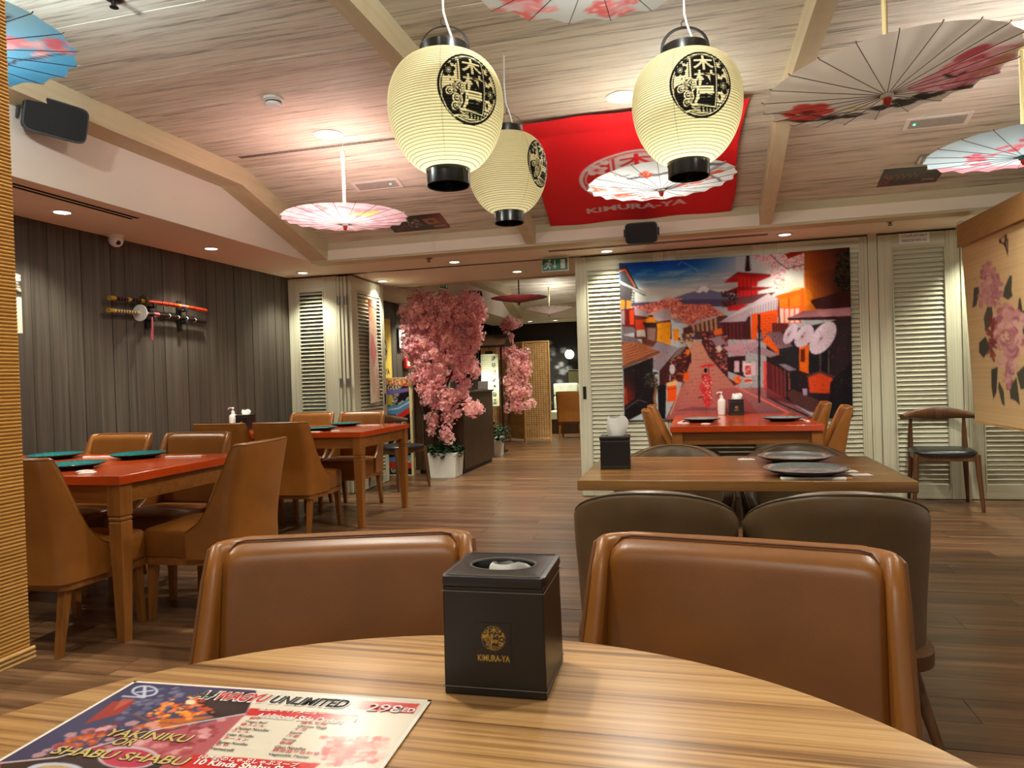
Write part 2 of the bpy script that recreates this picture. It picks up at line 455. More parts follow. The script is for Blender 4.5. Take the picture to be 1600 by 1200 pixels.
def blossom(c, x, y, r, col, core=None, al=1.0, rot=0.0, asp=1.0):
    for k in range(5):
        a = rot + k * 2 * PI / 5
        c.ell(x + asp * r * 0.55 * math.cos(a), y + r * 0.55 * math.sin(a), r * 0.45 * asp, r * 0.36, col, al, a)
    if core: c.ell(x, y, r * 0.22 * asp, r * 0.22, core, al)
def mask_blossom(c, x, y, r, rot, ink=(0, 0, 0), paper=(255, 255, 255), stamens=True):
    blossom(c, x, y, r, ink, None, 1, rot)
    c.ell(x, y, r * 0.4, r * 0.4, ink)
    if stamens:
        for k in range(10):
            a = k * 2 * PI / 10
            c.line([(x, y), (x + r * 0.45 * math.cos(a), y + r * 0.45 * math.sin(a))], 1.0, paper)
        c.ell(x, y, r * 0.12, r * 0.12, paper)

def emblem(n, ink=(18, 16, 15), paper=(255, 255, 255)):
    """round crest: three characters on an upright panel, blossoms and a curling wave"""
    c = Cv(n, n, paper)
    c.T = lambda p: ((p[0] + 1.02) / 2.04, (1.02 - p[1]) / 2.04)
    c.ell(0, 0, 1.0, 1.0, ink, n=72); c.ell(0, 0, 0.93, 0.93, paper, n=72)
    c.ell(0, 0, 0.895, 0.895, ink, n=72); c.ell(0, 0, 0.87, 0.87, paper, n=72)
    def arc(a0, a1, r0): return [(r0 * math.cos(R_(a)), r0 * math.sin(R_(a))) for a in np.linspace(a0, a1, 14)]
    # upright dark panel
    top = [(x, min(0.86, math.sqrt(0.86 ** 2 - x * x))) for x in np.linspace(-0.33, 0.42, 12)]
    c.poly(top + [(0.42, -0.66), (-0.33, -0.60)], ink)
    c.line([(-0.40, 0.74), (-0.40, -0.1)], n / 60, ink)
    c.line([(0.47, 0.70), (0.47, -0.72), (-0.35, -0.66)], n / 70, ink)
    # characters, brush weight
    for ch, y, hh in (('\u6728', 0.84, 0.47), ('\u6751', 0.37, 0.47), ('\u5c4b', -0.11, 0.51)):
        v, t = text_tris(ch, 0.024)
        wv = v.max(0)
        P = lambda p: c.T((-0.27 + p[0] / wv[0] * 0.66, y - hh + p[1] / wv[1] * hh))
        for tr in t:
            c.fillpx(np.array([P(v[i]) for i in tr]) * (c.w, c.h), paper)
    # blossoms
    mask_blossom(c, -0.66, 0.42, 0.21, 1.57, ink, paper)
    mask_blossom(c, -0.50, 0.68, 0.10, 1.2, ink, paper, False)
    mask_blossom(c, 0.68, -0.08, 0.26, 1.3, ink, paper)
    mask_blossom(c, 0.58, 0.34, 0.15, 1.0, ink, paper, False)
    mask_blossom(c, 0.69, 0.52, 0.10, 0.6, ink, paper, False)
    mask_blossom(c, 0.54, 0.68, 0.08, 1.2, ink, paper, False)
    c.ell(0.57, -0.42, 0.05, 0.08, ink, 1, 0.4)
    c.ell(-0.62, 0.14, 0.02, 0.02, ink); c.ell(-0.52, 0.15, 0.014, 0.014, ink)
    # wave
    c.poly([(-0.87, -0.08), (-0.72, 0.0), (-0.6, 0.02), (-0.52, 0.14), (-0.36, 0.16), (-0.2, 0.06), (-0.18, -0.14), (-0.3, -0.26), (-0.26, -0.44), (-0.34, -0.6), (-0.2, -0.72), (-0.5, -0.84), (-0.76, -0.62), (-0.9, -0.3)], paper)
    c.poly([(-0.86, -0.10), (-0.72, -0.02), (-0.6, 0.0), (-0.5, 0.10), (-0.36, 0.12), (-0.24, 0.03), (-0.22, -0.12), (-0.34, -0.24), (-0.30, -0.44), (-0.40, -0.6), (-0.3, -0.74), (-0.55, -0.78), (-0.74, -0.6), (-0.87, -0.3)], ink)
    for x, y, r in ((-0.36, 0.0, 0.12), (-0.52, -0.02, 0.085), (-0.66, -0.16, 0.11), (-0.28, -0.14, 0.08), (-0.46, -0.34, 0.12), (-0.50, -0.55, 0.11), (-0.36, -0.50, 0.07), (-0.52, -0.16, 0.07)):
        c.ell(x, y, r, r, paper); c.ell(x + r * 0.1, y - r * 0.05, r * 0.72, r * 0.72, ink); c.ell(x + r * 0.22, y, r * 0.5, r * 0.5, paper); c.ell(x + r * 0.15, y, r * 0.22, r * 0.22, ink)
    for k, rr in enumerate((0.83, 0.78, 0.73)):
        c.line([(rr * math.cos(R_(a)), rr * math.sin(R_(a))) for a in np.linspace(232, 300 - 6 * k, 10)], n / 110, ink)
    for x in (-0.02, 0.10, 0.22, 0.34):
        c.ell(x, -0.76, 0.035, 0.08, ink, 1, 0.3)
    for x in (0.52, 0.62):
        c.ell(x, -0.62, 0.06, 0.06, ink); c.ell(x, -0.62, 0.035, 0.035, paper)
    return c
# ================================================================ THE SETTING
XL, XR, YB, ZS, ZC, ZB = -4.11, 3.3, 6.70, 2.27, 2.775, 2.64      # left wall, right wall, folding-door wall, soffit, ceiling boards, beam underside
YK, YE, SL = 4.68, 5.88, 0.29                                      # ceiling kink, tray end, slope
# ---- floor
floor = struct(MB().box(XL - 0.1, XR, -3, 15, -0.06, -0.004).build('floor', M['darkgap']))
pm = MB().box(-0.6, 0.6, -0.0888, 0.0888, -0.004, 0.0).mesh('plank', M['floor'], False)
PW = 0.18
row = 0; y = 1.08
while y < 7.75:
    x = XL + (-(row * 0.43) % 1.2) - 1.2
    while x < 2.95:
        a, b = max(x, XL), min(x + 1.2, 2.95)
        if b - a > 0.05:
            o = obj('plank', pm, floor, ((a + b) / 2, y + PW / 2, rnd.uniform(-0.0004, 0.0004))); o.scale = ((b - a - 0.0022) / 1.2, 1, 1)
        x += 1.2
    y += PW; row += 1
MB().box(XL, XR, y, 15, -0.004, 0.0).build('floor_boards', M['floorfar'], floor)
MB().box(XL, XR, -3, 1.08, -0.004, 0.0).build('floor_boards', M['floorfar'], floor)
# ---- left wall: upright boards
wl = struct(MB().box(XL - 0.1, XL - 0.012, -3, 14.7, 0, 2.8).build('wall_left', M['darkgap']))
wm = MB().box(-0.006, 0.006, -0.064, 0.064, 0, ZS).mesh('plank', M['darkwall'], False)
y = 1.5; k = 0
while y < 13.4:
    if not (6.62 < y < 6.78):
        o = obj('plank', wm, wl, (XL - 0.007 + rnd.uniform(-0.003, 0.002), y, 0))
        o.scale = (1, rnd.uniform(0.965, 1.005), 1)
    y += 0.131; k += 1
# ---- right wall and far wall
struct(MB().box(XR, XR + 0.1, -3, 14.7, 0, 2.8).build('wall_right', M['bulk']))
# ---- walls behind the folding doors
wb = struct(MB().box(-1.02, XR, 6.715, 6.80, 0, ZS).box(XL, -3.53, 6.715, 6.80, 0, ZS).build('wall_back', M['darkgap']))
# ---- soffits and the plaster face of the tray
struct(MB().box(XL, -3.38, -3, 5.87, ZS, 2.36).box(XL, XR, 5.87, 7.86, ZS, 2.36).build('ceiling', M['soffit']))
def extr(poly, x0, x1):
    """prism from a (y,z) outline, along x"""
    n = len(poly); mb = MB()
    mb.add([(x0, a, b) for a, b in poly] + [(x1, a, b) for a, b in poly],
           [tuple(range(n)), tuple(range(2 * n - 1, n - 1, -1))] + [(i, i + n, (i + 1) % n + n, (i + 1) % n) for i in range(n)])
    return mb
struct(extr([(-3, ZS + 0.003), (5.90, ZS + 0.003), (5.90, 2.40), (YK, 2.77), (-3, 2.77)], -3.46, -3.3795).build('trim_1', M['bulk'], smooth=False))
beam_poly = [(-3, ZB), (4.62, ZB), (5.89, 2.266), (5.89, 2.46), (YK, 2.81), (-3, 2.81)]
struct(extr(beam_poly, -3.38, -3.20).build('trim_2', M['beam'], smooth=False))
struct(extr(beam_poly, -1.345, -1.26).build('trim_3', M['beam'], smooth=False))
struct(extr(beam_poly, 0.53, 0.62).build('trim_4', M['beam'], smooth=False))
struct(extr(beam_poly, 2.42, 2.51).build('trim_5', M['beam'], smooth=False))
struct(MB().box(-3.38, XR, YE, 6.05, 2.252, 2.47).build('trim_6', M['beamx'], smooth=False))
# ---- ceiling boards
ceil = struct(extr([(-3, 2.80), (YK, 2.80), (5.95, 2.43), (5.95, 2.5), (YK, 2.9), (-3, 2.9)], -3.4, XR).build('ceiling', M['darkgap'], smooth=False))
for bay, (xa, xb) in enumerate(((-3.20, -1.345), (-1.26, 0.53), (0.62, 2.42))):
    cm = MB().box(-(xb - xa) / 2, (xb - xa) / 2, -0.0935, 0.0935, 0, 0.02).mesh('ceiling_board', M['ceil'], False)
    yy = YK - 0.0945
    while yy > 0.6:
        obj('ceiling_board', cm, ceil, ((xa + xb) / 2, yy, ZC + rnd.uniform(-0.0015, 0.0015))); yy -= 0.189
    d = 0.0945
    while d < 1.3:
        obj('ceiling_board', cm, ceil, ((xa + xb) / 2, YK + d * math.cos(math.atan(SL)), ZC - d * math.sin(math.atan(SL))), (-math.atan(SL), 0, 0)); d += 0.189
    MB().box(xa, xb, -3, yy + 0.095, ZC, ZC + 0.02).build('ceiling_boards', M['ceil'], ceil)
MB().box(2.51, XR, -3, YK, ZC, ZC + 0.02).build('ceiling_boards', M['ceil'], ceil)
# ---- far room: tray ceiling, soffit, plaster faces
farp = [(7.86, 2.45), (9.05, 2.80), (12.4, 2.80), (13.5, 2.45), (13.5, 2.6), (12.4, 2.95), (9.05, 2.95), (7.86, 2.6)]
struct(extr(farp, -3.4, XR).build('ceiling', M['ceil'], smooth=False))
struct(extr([(7.86, ZS + 0.003), (13.5, ZS + 0.003), (13.5, 2.42), (12.4, 2.77), (9.05, 2.77), (7.86, 2.42)], -3.46, -3.3795).build('trim_7', M['bulk'], smooth=False))
struct(extr([(7.86, 2.27), (9.1, ZB), (12.35, ZB), (13.5, 2.27), (13.5, 2.46), (12.4, 2.81), (9.05, 2.81), (7.86, 2.46)], -3.38, -3.20).build('trim_8', M['beam'], smooth=False))
struct(extr([(7.86, 2.27), (9.1, ZB), (12.35, ZB), (13.5, 2.27), (13.5, 2.46), (12.4, 2.81), (9.05, 2.81), (7.86, 2.46)], -1.345, -1.26).build('trim_9', M['beam'], smooth=False))
struct(MB().box(XL, -3.38, 7.86, 13.5, ZS, 2.36).box(XL, XR, 13.5, 14.7, ZS, 2.36).build('ceiling', M['soffit']))
struct(MB().box(-3.38, XR, 7.78, 7.86, 2.255, 2.47).build('trim_10', M['beamx'], smooth=False))
struct(MB().box(-3.38, XR, 13.42, 13.5, 2.255, 2.47).build('trim_11', M['beamx'], smooth=False))
# dark printed far wall
c = Cv(220, 130, (30, 28, 28)); c.T = lambda p: (p[0] / 7.4, p[1] / 2.27)
for k in range(40):
    x0 = c.rg.rand() * 7.4; y0 = c.rg.rand() * 2.27; c.ell(x0, y0, 0.3 + 0.4 * c.rg.rand(), 0.1 + 0.1 * c.rg.rand(), (44, 42, 42), 0.5)
for k in range(7):
    x0 = c.rg.rand() * 7.0; c.poly([(x0, 0.5), (x0 + 0.9, 0.9), (x0 + 0.9, 0.96), (x0, 0.56)], (70, 72, 76))
    for j in range(8): c.line([(x0 + j * 0.1, 0.6 + j * 0.045), (x0 + j * 0.1, 1.0)], 0.8, (74, 76, 80))
for k in range(320):
    blossom(c, c.rg.rand() * 7.4, 0.4 + c.rg.rand() * 1.3, 0.02 + 0.06 * c.rg.rand(), (110 + 70 * c.rg.rand(),) * 3, None, 0.9)
c.poly([(0, 0), (7.4, 0), (7.4, 0.28), (0, 0.28)], (46, 40, 34), 0.9)
M['mural'] = printed('dark printed mural', 0.5)
struct(print_sheet('wall_far', c.out(), 220, 130, lambda u, v: (XL + u * 7.4, 14.6, ZS * (1 - v)), M['mural'], thick=-0.05))

# ---- louvred folding doors
def slat_mesh(wd, tilt, depth=0.054, th=0.009):
    mb = MB(); a = R_(tilt)
    ca, sa = math.cos(a), math.sin(a)
    ring = []
    for d, t in ((-depth / 2, -th / 2), (depth / 2 - 0.003, -th / 2), (depth / 2, 0), (depth / 2 - 0.003, th / 2), (-depth / 2, th / 2)):
        ring.append((-d * ca - t * sa, -d * sa + t * ca))      # d forward(-y) and down
    mb.loft([[(x, p[0], p[1]) for p in ring] for x in (-wd / 2, wd / 2)])
    return mb.mesh('louvre_slat', M['shutterx'], False)
def louvre_door(name, W, loc, rz=0, tilt=62, H=2.255, st=(0.105, 0.105), rt=0.135, rbm=0.13, handle=None, flip=1):
    e = sempty(name, loc, rz)
    MB().box(0, st[0], 0, 0.04, 0.006, H).build('stile', M['shutter'], e, bevel=0.003)
    MB().box(W - st[1], W, 0, 0.04, 0.006, H).build('stile', M['shutter'], e, bevel=0.003)
    MB().box(st[0], W - st[1], 0.002, 0.04, H - rt, H).build('rail', M['shutterx'], e, bevel=0.003)
    MB().box(st[0], W - st[1], 0.002, 0.04, 0.006, rbm).build('rail', M['shutterx'], e, bevel=0.003)
    x0, x1 = st[0], W - st[1]
    for x, a in ((x0, 1), (x1, -1)):
        MB().box(min(x, x + a * 0.012), max(x, x + a * 0.012), -0.006, 0.03, rbm, H - rt).build('bead', M['shutter'], e, bevel=0.002)
    MB().box(x0, x1, 0.044, 0.048, rbm - 0.02, H - rt + 0.02).build('shade_backing', M['darkgap'], e)  # thin dark sheet added behind the slats, standing in for the shade in the gaps
    sm = slat_mesh(x1 - x0 - 0.026, tilt)
    n = int((H - rt - rbm) / 0.0395)
    for i in range(n):
        obj('louvre_slat', sm, e, ((x0 + x1) / 2, 0.018, rbm + 0.018 + i * (H - rt - rbm - 0.034) / (n - 1)))
    if handle:
        MB().box(handle[0] - 0.016, handle[0] + 0.016, -0.004, 0.0, handle[1] - 0.06, handle[1] + 0.06).box(handle[0] - 0.009, handle[0] + 0.009, -0.006, -0.004, handle[1] - 0.045, handle[1] + 0.045).build('handle', M['darkmetal'], e, bevel=0.001)
    return e
DY = 6.655
louvre_door('door_1', 0.818, (-1.058, DY, 0), handle=(0.055, 0.98))
louvre_door('door_2', 0.868, (-0.238, DY, 0))
louvre_door('door_3', 0.834, (0.632, DY, 0), st=(0.105, 0.06))
struct(MB().box(1.47, 1.543, DY + 0.004, DY + 0.05, 0.0, ZS).build('trim_12', M['shutter'], bevel=0.003))
louvre_door('door_4', 0.62, (1.547, DY, 0), st=(0.106, 0.105))
struct(MB().box(2.17, 2.20, DY - 0.01, DY + 0.05, 0.0, ZS).build('trim_13', M['shutter'], bevel=0.003))
louvre_door('door_5', 0.95, (2.202, DY, 0), st=(0.11, 0.1))
# left leaves: one flat on the wall line, a folded stack, one open leaf standing into the far room
louvre_door('door_6', 0.555, (-4.105, DY, 0), tilt=30, st=(0.115, 0.145), rt=0.15)
stk = sempty('door_7', (-3.548, DY + 0.0, 0))
for i in range(3):
    MB().box(i * 0.0345, 0.031 + i * 0.0345, 0.012 * i, 0.62, 0.006, 2.25).build('leaf_edge', M['shutter'], stk, bevel=0.004)
for z in (0.35, 1.15, 2.0):
    for x in (0.002, 0.070):
        MB().box(x + 0.006, x + 0.040, -0.004 + (0.02 if x > 0.05 else 0), 0.0 + (0.02 if x > 0.05 else 0), z - 0.045, z + 0.045).lathe([(0.005, z - 0.045), (0.005, z + 0.045)], 8, (x + 0.023, -0.003 + (0.02 if x > 0.05 else 0))).build('hinge', M['steel'], stk)
louvre_door('door_8', 0.87, (-3.40, 6.70, 0), rz=R_(92.6), tilt=45, st=(0.12, 0.1), rt=0.16, handle=(0.82, 0.95))
struct(MB().box(-3.52, -1.06, 6.675, 6.70, ZS - 0.006, ZS + 0.002).build('trim_14', M['darkmetal']))

# ---- recessed downlights
def downlight(loc, label, watts, r=0.055, color=WARM, spot=105, group=None, tilt=False):
    t = thing('downlight', label, 'downlight', loc, 0, group)
    MB().lathe([(r * 0.80, 0.0), (r * 1.25, -0.001), (r * 1.3, -0.004), (r * 1.02, -0.009), (r * 0.84, -0.006), (r * 0.80, 0.004)], 28, cap=False).build('trim_ring', M['white'], t)
    MB().lathe([(0.0005, -0.002), (r * 0.82, -0.002), (r * 0.82, 0.004)], 24, cap=False).build('lens', M['glow'], t)
    lamp('bulb', 'SPOT', (0, 0, -0.02), watts, color, t, size=r * 0.8, spot=spot, blend=0.8)
    return t
for loc, lab in (((-3.786, 3.609), 'downlight in the left soffit nearest the bamboo blind, above the sword handles'),
                 ((-3.749, 4.972), 'downlight in the left soffit beyond the dome camera, above the sword tips'),
                 ((-3.777, 6.404), 'downlight in the corner in front of the flat louvred leaf'),
                 ((-3.325, 7.315), 'downlight just behind the folded doors, above the open leaf with cloth strip'),
                 ((-2.184, 6.448), 'downlight in the soffit to the right of the back sprinkler, in front of the tree'),
                 ((-1.782, 7.317), 'downlight behind the door track, left of the exit sign'),
                 ((-0.736, 6.490), 'downlight in the soffit under the black speaker, right of the exit sign'),
                 ((0.770, 6.345), 'downlight in the soffit above the pagoda of the street tapestry'),
                 ((2.36, 6.38), 'downlight in the soffit behind the flowered bamboo blind'),
                 ((-3.78, 2.2), 'downlight in the left soffit behind the plain bamboo blind')):
    downlight((loc[0], loc[1], ZS), lab, DL_SOFFIT * {0.770: 0.45, -0.736: 0.6, 2.36: 1.3}.get(loc[0], 1.0))
for loc, lab in (((-2.271, 4.228), 'large ceiling downlight beside the smoke detector and pink parasol pole'),
                 ((-0.361, 4.234), 'large ceiling downlight left of the front right paper lantern'),
                 ((1.55, 4.23), 'large ceiling downlight hidden behind the unlit peony parasol'),
                 ((-2.6, 1.2), 'large ceiling downlight overhead left of the dining room'),
                 ((-0.85, 1.25), 'large ceiling downlight overhead above the round table, left'),
                 ((0.95, 1.65), 'large ceiling downlight overhead above the round table, right'),
                 ((-0.361, -0.9), 'large ceiling downlight behind the round table')):
    downlight((loc[0], loc[1], ZC), lab, DL_CEIL * (0.33 if loc[1] < 2 else 1.0), 0.075, (1.0, 0.97, 0.84), 140)
for loc, lab in (((-3.15, 13.9), 'small downlight over the far wall behind the second blossom tree'),
                 ((-2.65, 13.95), 'small downlight over the far wall above the folding screen'),
                 ((-3.8, 9.6), 'small downlight above the notices on the dark far room wall')):
    downlight((loc[0], loc[1], ZS), lab, DL_SOFFIT * 1.8)
for loc, lab in (((-2.3, 9.3), 'ceiling downlight in the far room above the counter'), ((-1.6, 11.6), 'ceiling downlight in the far room above the screen'), ((0.4, 10.6), 'ceiling downlight in the far room behind the door wall')):
    downlight((loc[0], loc[1], 2.798), lab, DL_CEIL * 1.0, 0.06, WARM, 140)
# ================================================================ CHAIRS
def u_shell(path, hf, zb, t, lean, zs, Hh, taper=0.0, nz=9):
    """upholstered wrap-round shell. path: outer plan points; hf(i): top height; returns MB"""
    n = len(path); P = [Vector((p[0], p[1], 0)) for p in path]; rings = []
    for i, p in enumerate(P):
        a = P[max(0, i - 1)]; b = P[min(n - 1, i + 1)]
        d = (b - a).normalized(); inn = Vector((-d.y, d.x, 0))
        if inn.dot(Vector((0, 0.05, 0)) - p) < 0: inn = -inn
        h = hf(i, p)
        prof = [(0, zb + (h - 0.018 - zb) * k / (nz - 1)) for k in range(nz)] + [(0.10 * t, h - 0.008), (0.28 * t, h - 0.001), (0.5 * t, h), (0.72 * t, h - 0.001), (0.90 * t, h - 0.008)] + [(t, h - 0.018 - (h - 0.018 - zb) * k / (nz - 1)) for k in range(nz)]
        ring = []
        for off, z in prof:
            q = p + inn * off
            k = max(0.0, (z - zs) / (Hh - zs))
            sc = 1.0 - taper * max(0.0, 1 - (z - zb) / (zs - zb + 0.1))
            ring.append((q.x * sc, q.y * sc - lean * k ** 1.2 * (1 if p.y < 0.05 else max(0, 1 - (p.y - 0.05) / 0.2)), z))
        rings.append(ring)
    return MB().loft(rings)
def top_edge(path, hf, off, lean, zs, Hh, dz=0.002):
    n = len(path); P = [Vector((p[0], p[1], 0)) for p in path]; out = []
    for i, p in enumerate(P):
        a = P[max(0, i - 1)]; b = P[min(n - 1, i + 1)]
        d = (b - a).normalized(); inn = Vector((-d.y, d.x, 0))
        if inn.dot(Vector((0, 0.05, 0)) - p) < 0: inn = -inn
        h = hf(i, p) - dz; q = p + inn * off; k = max(0.0, (h - zs) / (Hh - zs))
        out.append((q.x, q.y - lean * k ** 1.2 * (1 if p.y < 0.05 else max(0, 1 - (p.y - 0.05) / 0.2)), h))
    return out
def cushion(x, y0, y1, z0, z1, n=40, e=0.25, dome=0.015):
    """soft seat: squared oval outline, domed top"""
    cx, cy, ry = 0, (y0 + y1) / 2, (y1 - y0) / 2; rings = []
    def sq(sc, z):
        r = []
        for j in range(n):
            a = 2 * PI * j / n; ca, sa = math.cos(a), math.sin(a)
            r.append((cx + x * sc * math.copysign(abs(ca) ** e, ca), cy + ry * sc * math.copysign(abs(sa) ** e, sa), z))
        return r
    for sc, z in ((0.97, z0), (1.0, z0 + 0.012), (1.0, z1 - 0.03), (0.985, z1 - 0.012), (0.955, z1 - 0.002), (0.90, z1 + 0.003), (0.6, z1 + dome * 0.8), (0.25, z1 + dome), (0.02, z1 + dome)):
        rings.append(sq(sc, z))
    return MB().loft(rings)
def taper_leg(top, bot, a, b, mb=None, seg=4, rz=PI / 4):
    mb = mb or MB()
    r = lambda c, w: [(c[0] + w * math.cos(rz + 2 * PI * j / seg), c[1] + w * math.sin(rz + 2 * PI * j / seg), c[2]) for j in range(seg)]
    k = 0.7071 if seg == 4 else 0.5
    return mb.loft([r(bot, b * k), r(top, a * k)])

def make_tan_chair(label, H=0.87):
    t = thing('dining_chair', label, 'chair', group='tan leather dining chairs')
    zs, zb, wd, rear = 0.455, 0.315, 0.25, -0.255
    path = [(wd - 0.014 * (k / 17), -0.016 - 0.171 * k / 17) for k in range(0, 18)]
    cx, cy, rc = 0.176, rear + 0.065, 0.065
    path += [(cx + (0.236 - cx) * math.cos(a), cy + rc * math.sin(a)) for a in [-PI / 2 * k / 6 for k in range(1, 7)]]
    path += [(x, rear - 0.012 * (1 - (x / 0.176) ** 2)) for x in [0.176 - 0.0293 * k for k in range(1, 12)]]
    path += [(-x, y) for x, y in reversed(path[:24])]
    def hf(i, p):
        d = p[1] - rear
        if d < 0.06: return H - 0.006 * max(0, (d - 0.03) / 0.03)
        f = min(1.0, (d - 0.06) / 0.18); a, b = 0.0, 1.0
        for _ in range(24):
            m_ = (a + b) / 2
            if 0.6 * m_ ** 1.2 + 0.4 * m_ ** 9 < f: a = m_
            else: b = m_
        return H - 0.006 - (H - 0.006 - zs) * b
    u_shell(path, hf, zb, 0.030, 0.075, zs, H).build('backrest', M['tan'], t, angle=60)
    MB().tube(top_edge(path, hf, 0.004, 0.075, zs, H, 0.009), 0.0042, 6).build('piping', M['tanseam'], t)
    # padded inner panel of the back
    def pan(u, v):
        x = -0.212 + 0.424 * u; ax = abs(x)
        ztop = H + 0.0012 - 0.022 * max(0.0, (ax - 0.176) / 0.036) ** 2
        z = 0.46 + (ztop - 0.46) * v
        eu = max(0.0, min(1, min(u, 1 - u) / 0.035)); ev = max(0.0, min(1, (1 - v) / 0.09))
        g = min((1 - (1 - eu) ** 2.2) ** 0.5, (1 - (1 - ev) ** 2) ** 0.5)
        yb = rear + 0.010 + (0.065 * (1 - math.sqrt(1 - ((ax - 0.176) / 0.06) ** 2)) if ax > 0.176 else 0)
        y = yb + (rear + 0.058 - 0.008 * (1 - (x / 0.212) ** 2) - yb) * g
        return (x, y - 0.075 * max(0, (z - zs) / (H - zs)) ** 1.2, z)
    MB().grid(44, 30, pan).build('back_cushion', M['tan'], t, angle=70)
    edge = [pan(0.012, v / 14 * 0.97) for v in range(0, 15)] + [pan(0.012 + 0.976 * u / 24, 0.992) for u in range(1, 24)] + [pan(0.988, 0.97 - v / 14 * 0.97) for v in range(0, 15)]
    MB().tube([(a, b + 0.0005, c) for a, b, c in edge], 0.0022, 6).build('piping', M['tanseam'], t)
    for s in (-1, 1):                                             # stitched seam down the front edge of each wing
        MB().tube([(s * 0.222, pan(0.0, v / 14)[1] + 0.026, pan(0, v / 14)[2] - 0.012) for v in range(1, 15)], 0.0018, 5).build('stitching', M['tanseam'], t)
    cushion(0.228, -0.20, 0.262, zb, 0.452, e=0.22).build('seat', M['tan'], t, angle=60)
    rl = [(x * 0.95, y * 0.97, z) for z in (0.283, 0.316) for x, y, _ in [(p[0], p[1], 0) for p in cushion(0.240, -0.245, 0.262, 0, 0.1, 40, 0.22).v[40:80]]]
    MB().loft([rl[:40], rl[40:]]).build('seat_rail', M['oakx'], t)
    for sx in (-1, 1):
        taper_leg((sx * 0.190, 0.205, 0.286), (sx * 0.196, 0.222, 0.0), 0.040, 0.028).build('leg', M['oak'], t, bevel=0.002)
        taper_leg((sx * 0.182, -0.195, 0.286), (sx * 0.188, -0.245, 0.0), 0.040, 0.028).build('leg', M['oak'], t, bevel=0.002)
    return t
tan0 = make_tan_chair('tan leather chair across the round table, left of the black tissue box')
tan0.location = (-0.525, 0.862, 0); tan0.rotation_euler.z = R_(197)
for loc, a, lab in (((0.005, 0.880, 0), 169.5, 'tan leather chair across the round table, right of the black tissue box'),
                    ((-2.87, 2.70, 0), 0, 'tan leather chair at the left edge, back towards us, beside the bamboo blind'),
                    ((-2.43, 3.16, 0), 93, 'tan leather chair at the near end of the teal plate table, facing left'),
                    ((-3.54, 3.47, 0), 180, 'left of two tan chairs on the wall side of the teal plate table'),
                    ((-2.97, 3.47, 0), 181, 'right of two tan chairs on the wall side of the teal plate table'),
                    ((-3.02, 5.00, 0), 0, 'tan leather chair with back towards us at the far left red table, nearest the aisle'),
                    ((-3.53, 4.98, 0), 0, 'tan leather chair with back towards us hiding the left sanitizer bottle base'),
                    ((-3.62, 5.95, 0), 180, 'left of two tan chairs in front of the flat louvred leaf'),
                    ((-3.09, 5.95, 0), 180, 'right of two tan chairs, in front of the folded door stack'),
                    ((-0.06, 5.50, 0), -86, 'front tan chair on the left side of the tapestry table'),
                    ((-0.06, 6.17, 0), -88, 'rear tan chair on the left side of the tapestry table'),
                    ((0.73, 5.44, 0), 84, 'front tan chair on the right side of the tapestry table'),
                    ((0.71, 6.12, 0), 86, 'rear tan chair on the right side of the tapestry table')):
    copy_tree(tan0, loc, R_(a), lab)

def make_tub(label, H=0.785):
    t = thing('tub_chair', label, 'chair', group='taupe tub chairs')
    zs, zb = 0.47, 0.30
    path = [(0.272 * math.sin(R_(f)), -0.262 * math.cos(R_(f)) + (0.06 * max(0, (abs(f) - 70) / 50))) for f in range(118, -119, -4)]
    def hf(i, p):
        f = abs(118 - 4 * i)
        return H - 0.13 * (1 - math.cos(R_(min(90, f)))) ** 1.1 - (0.12 * ((f - 90) / 28) ** 1.2 if f > 90 else 0)
    u_shell(path, hf, zb, 0.058, 0.05, zs, H, taper=0.05).build('backrest', M['taupe'], t, angle=60)
    for off in (0.008, 0.046):
        MB().tube(top_edge(path, hf, off, 0.05, zs, H, 0.004), 0.0040, 6).build('piping', M['taupeseam'], t)
    cushion(0.222, -0.19, 0.262, zb, 0.462, e=0.4).build('seat', M['taupe'], t, angle=60)
    rl = cushion(0.256, -0.25, 0.262, 0, 0.1, 40, 0.5).v[40:80]
    MB().loft([[(x * 0.96, y * 0.96, 0.255) for x, y, _ in rl], [(x, y, 0.262) for x, y, _ in rl], [(x, y, 0.302) for x, y, _ in rl]]).build('seat_rail', M['walnut'], t)
    for sx in (-1, 1):
        for sy in (-1, 1):
            taper_leg((sx * 0.175, 0.01 + sy * 0.165, 0.262), (sx * 0.245, 0.01 + sy * 0.225, 0.0), 0.044, 0.026, seg=14).build('leg', M['walnut'], t)
    return t
tub0 = make_tub('left taupe tub chair with its back towards us at the brown table')
tub0.location = (-0.145, 2.46, 0)
for loc, a, lab in (((0.415, 2.47, 0), 0, 'right taupe tub chair with its back towards us at the brown table'),
                    ((-0.105, 3.33, 0), 180, 'left taupe tub chair behind the brown table, next to the tissue box'),
                    ((0.455, 3.37, 0), 180, 'right taupe tub chair behind the brown table, behind the slate plates')):
    copy_tree(tub0, loc, R_(a), lab)

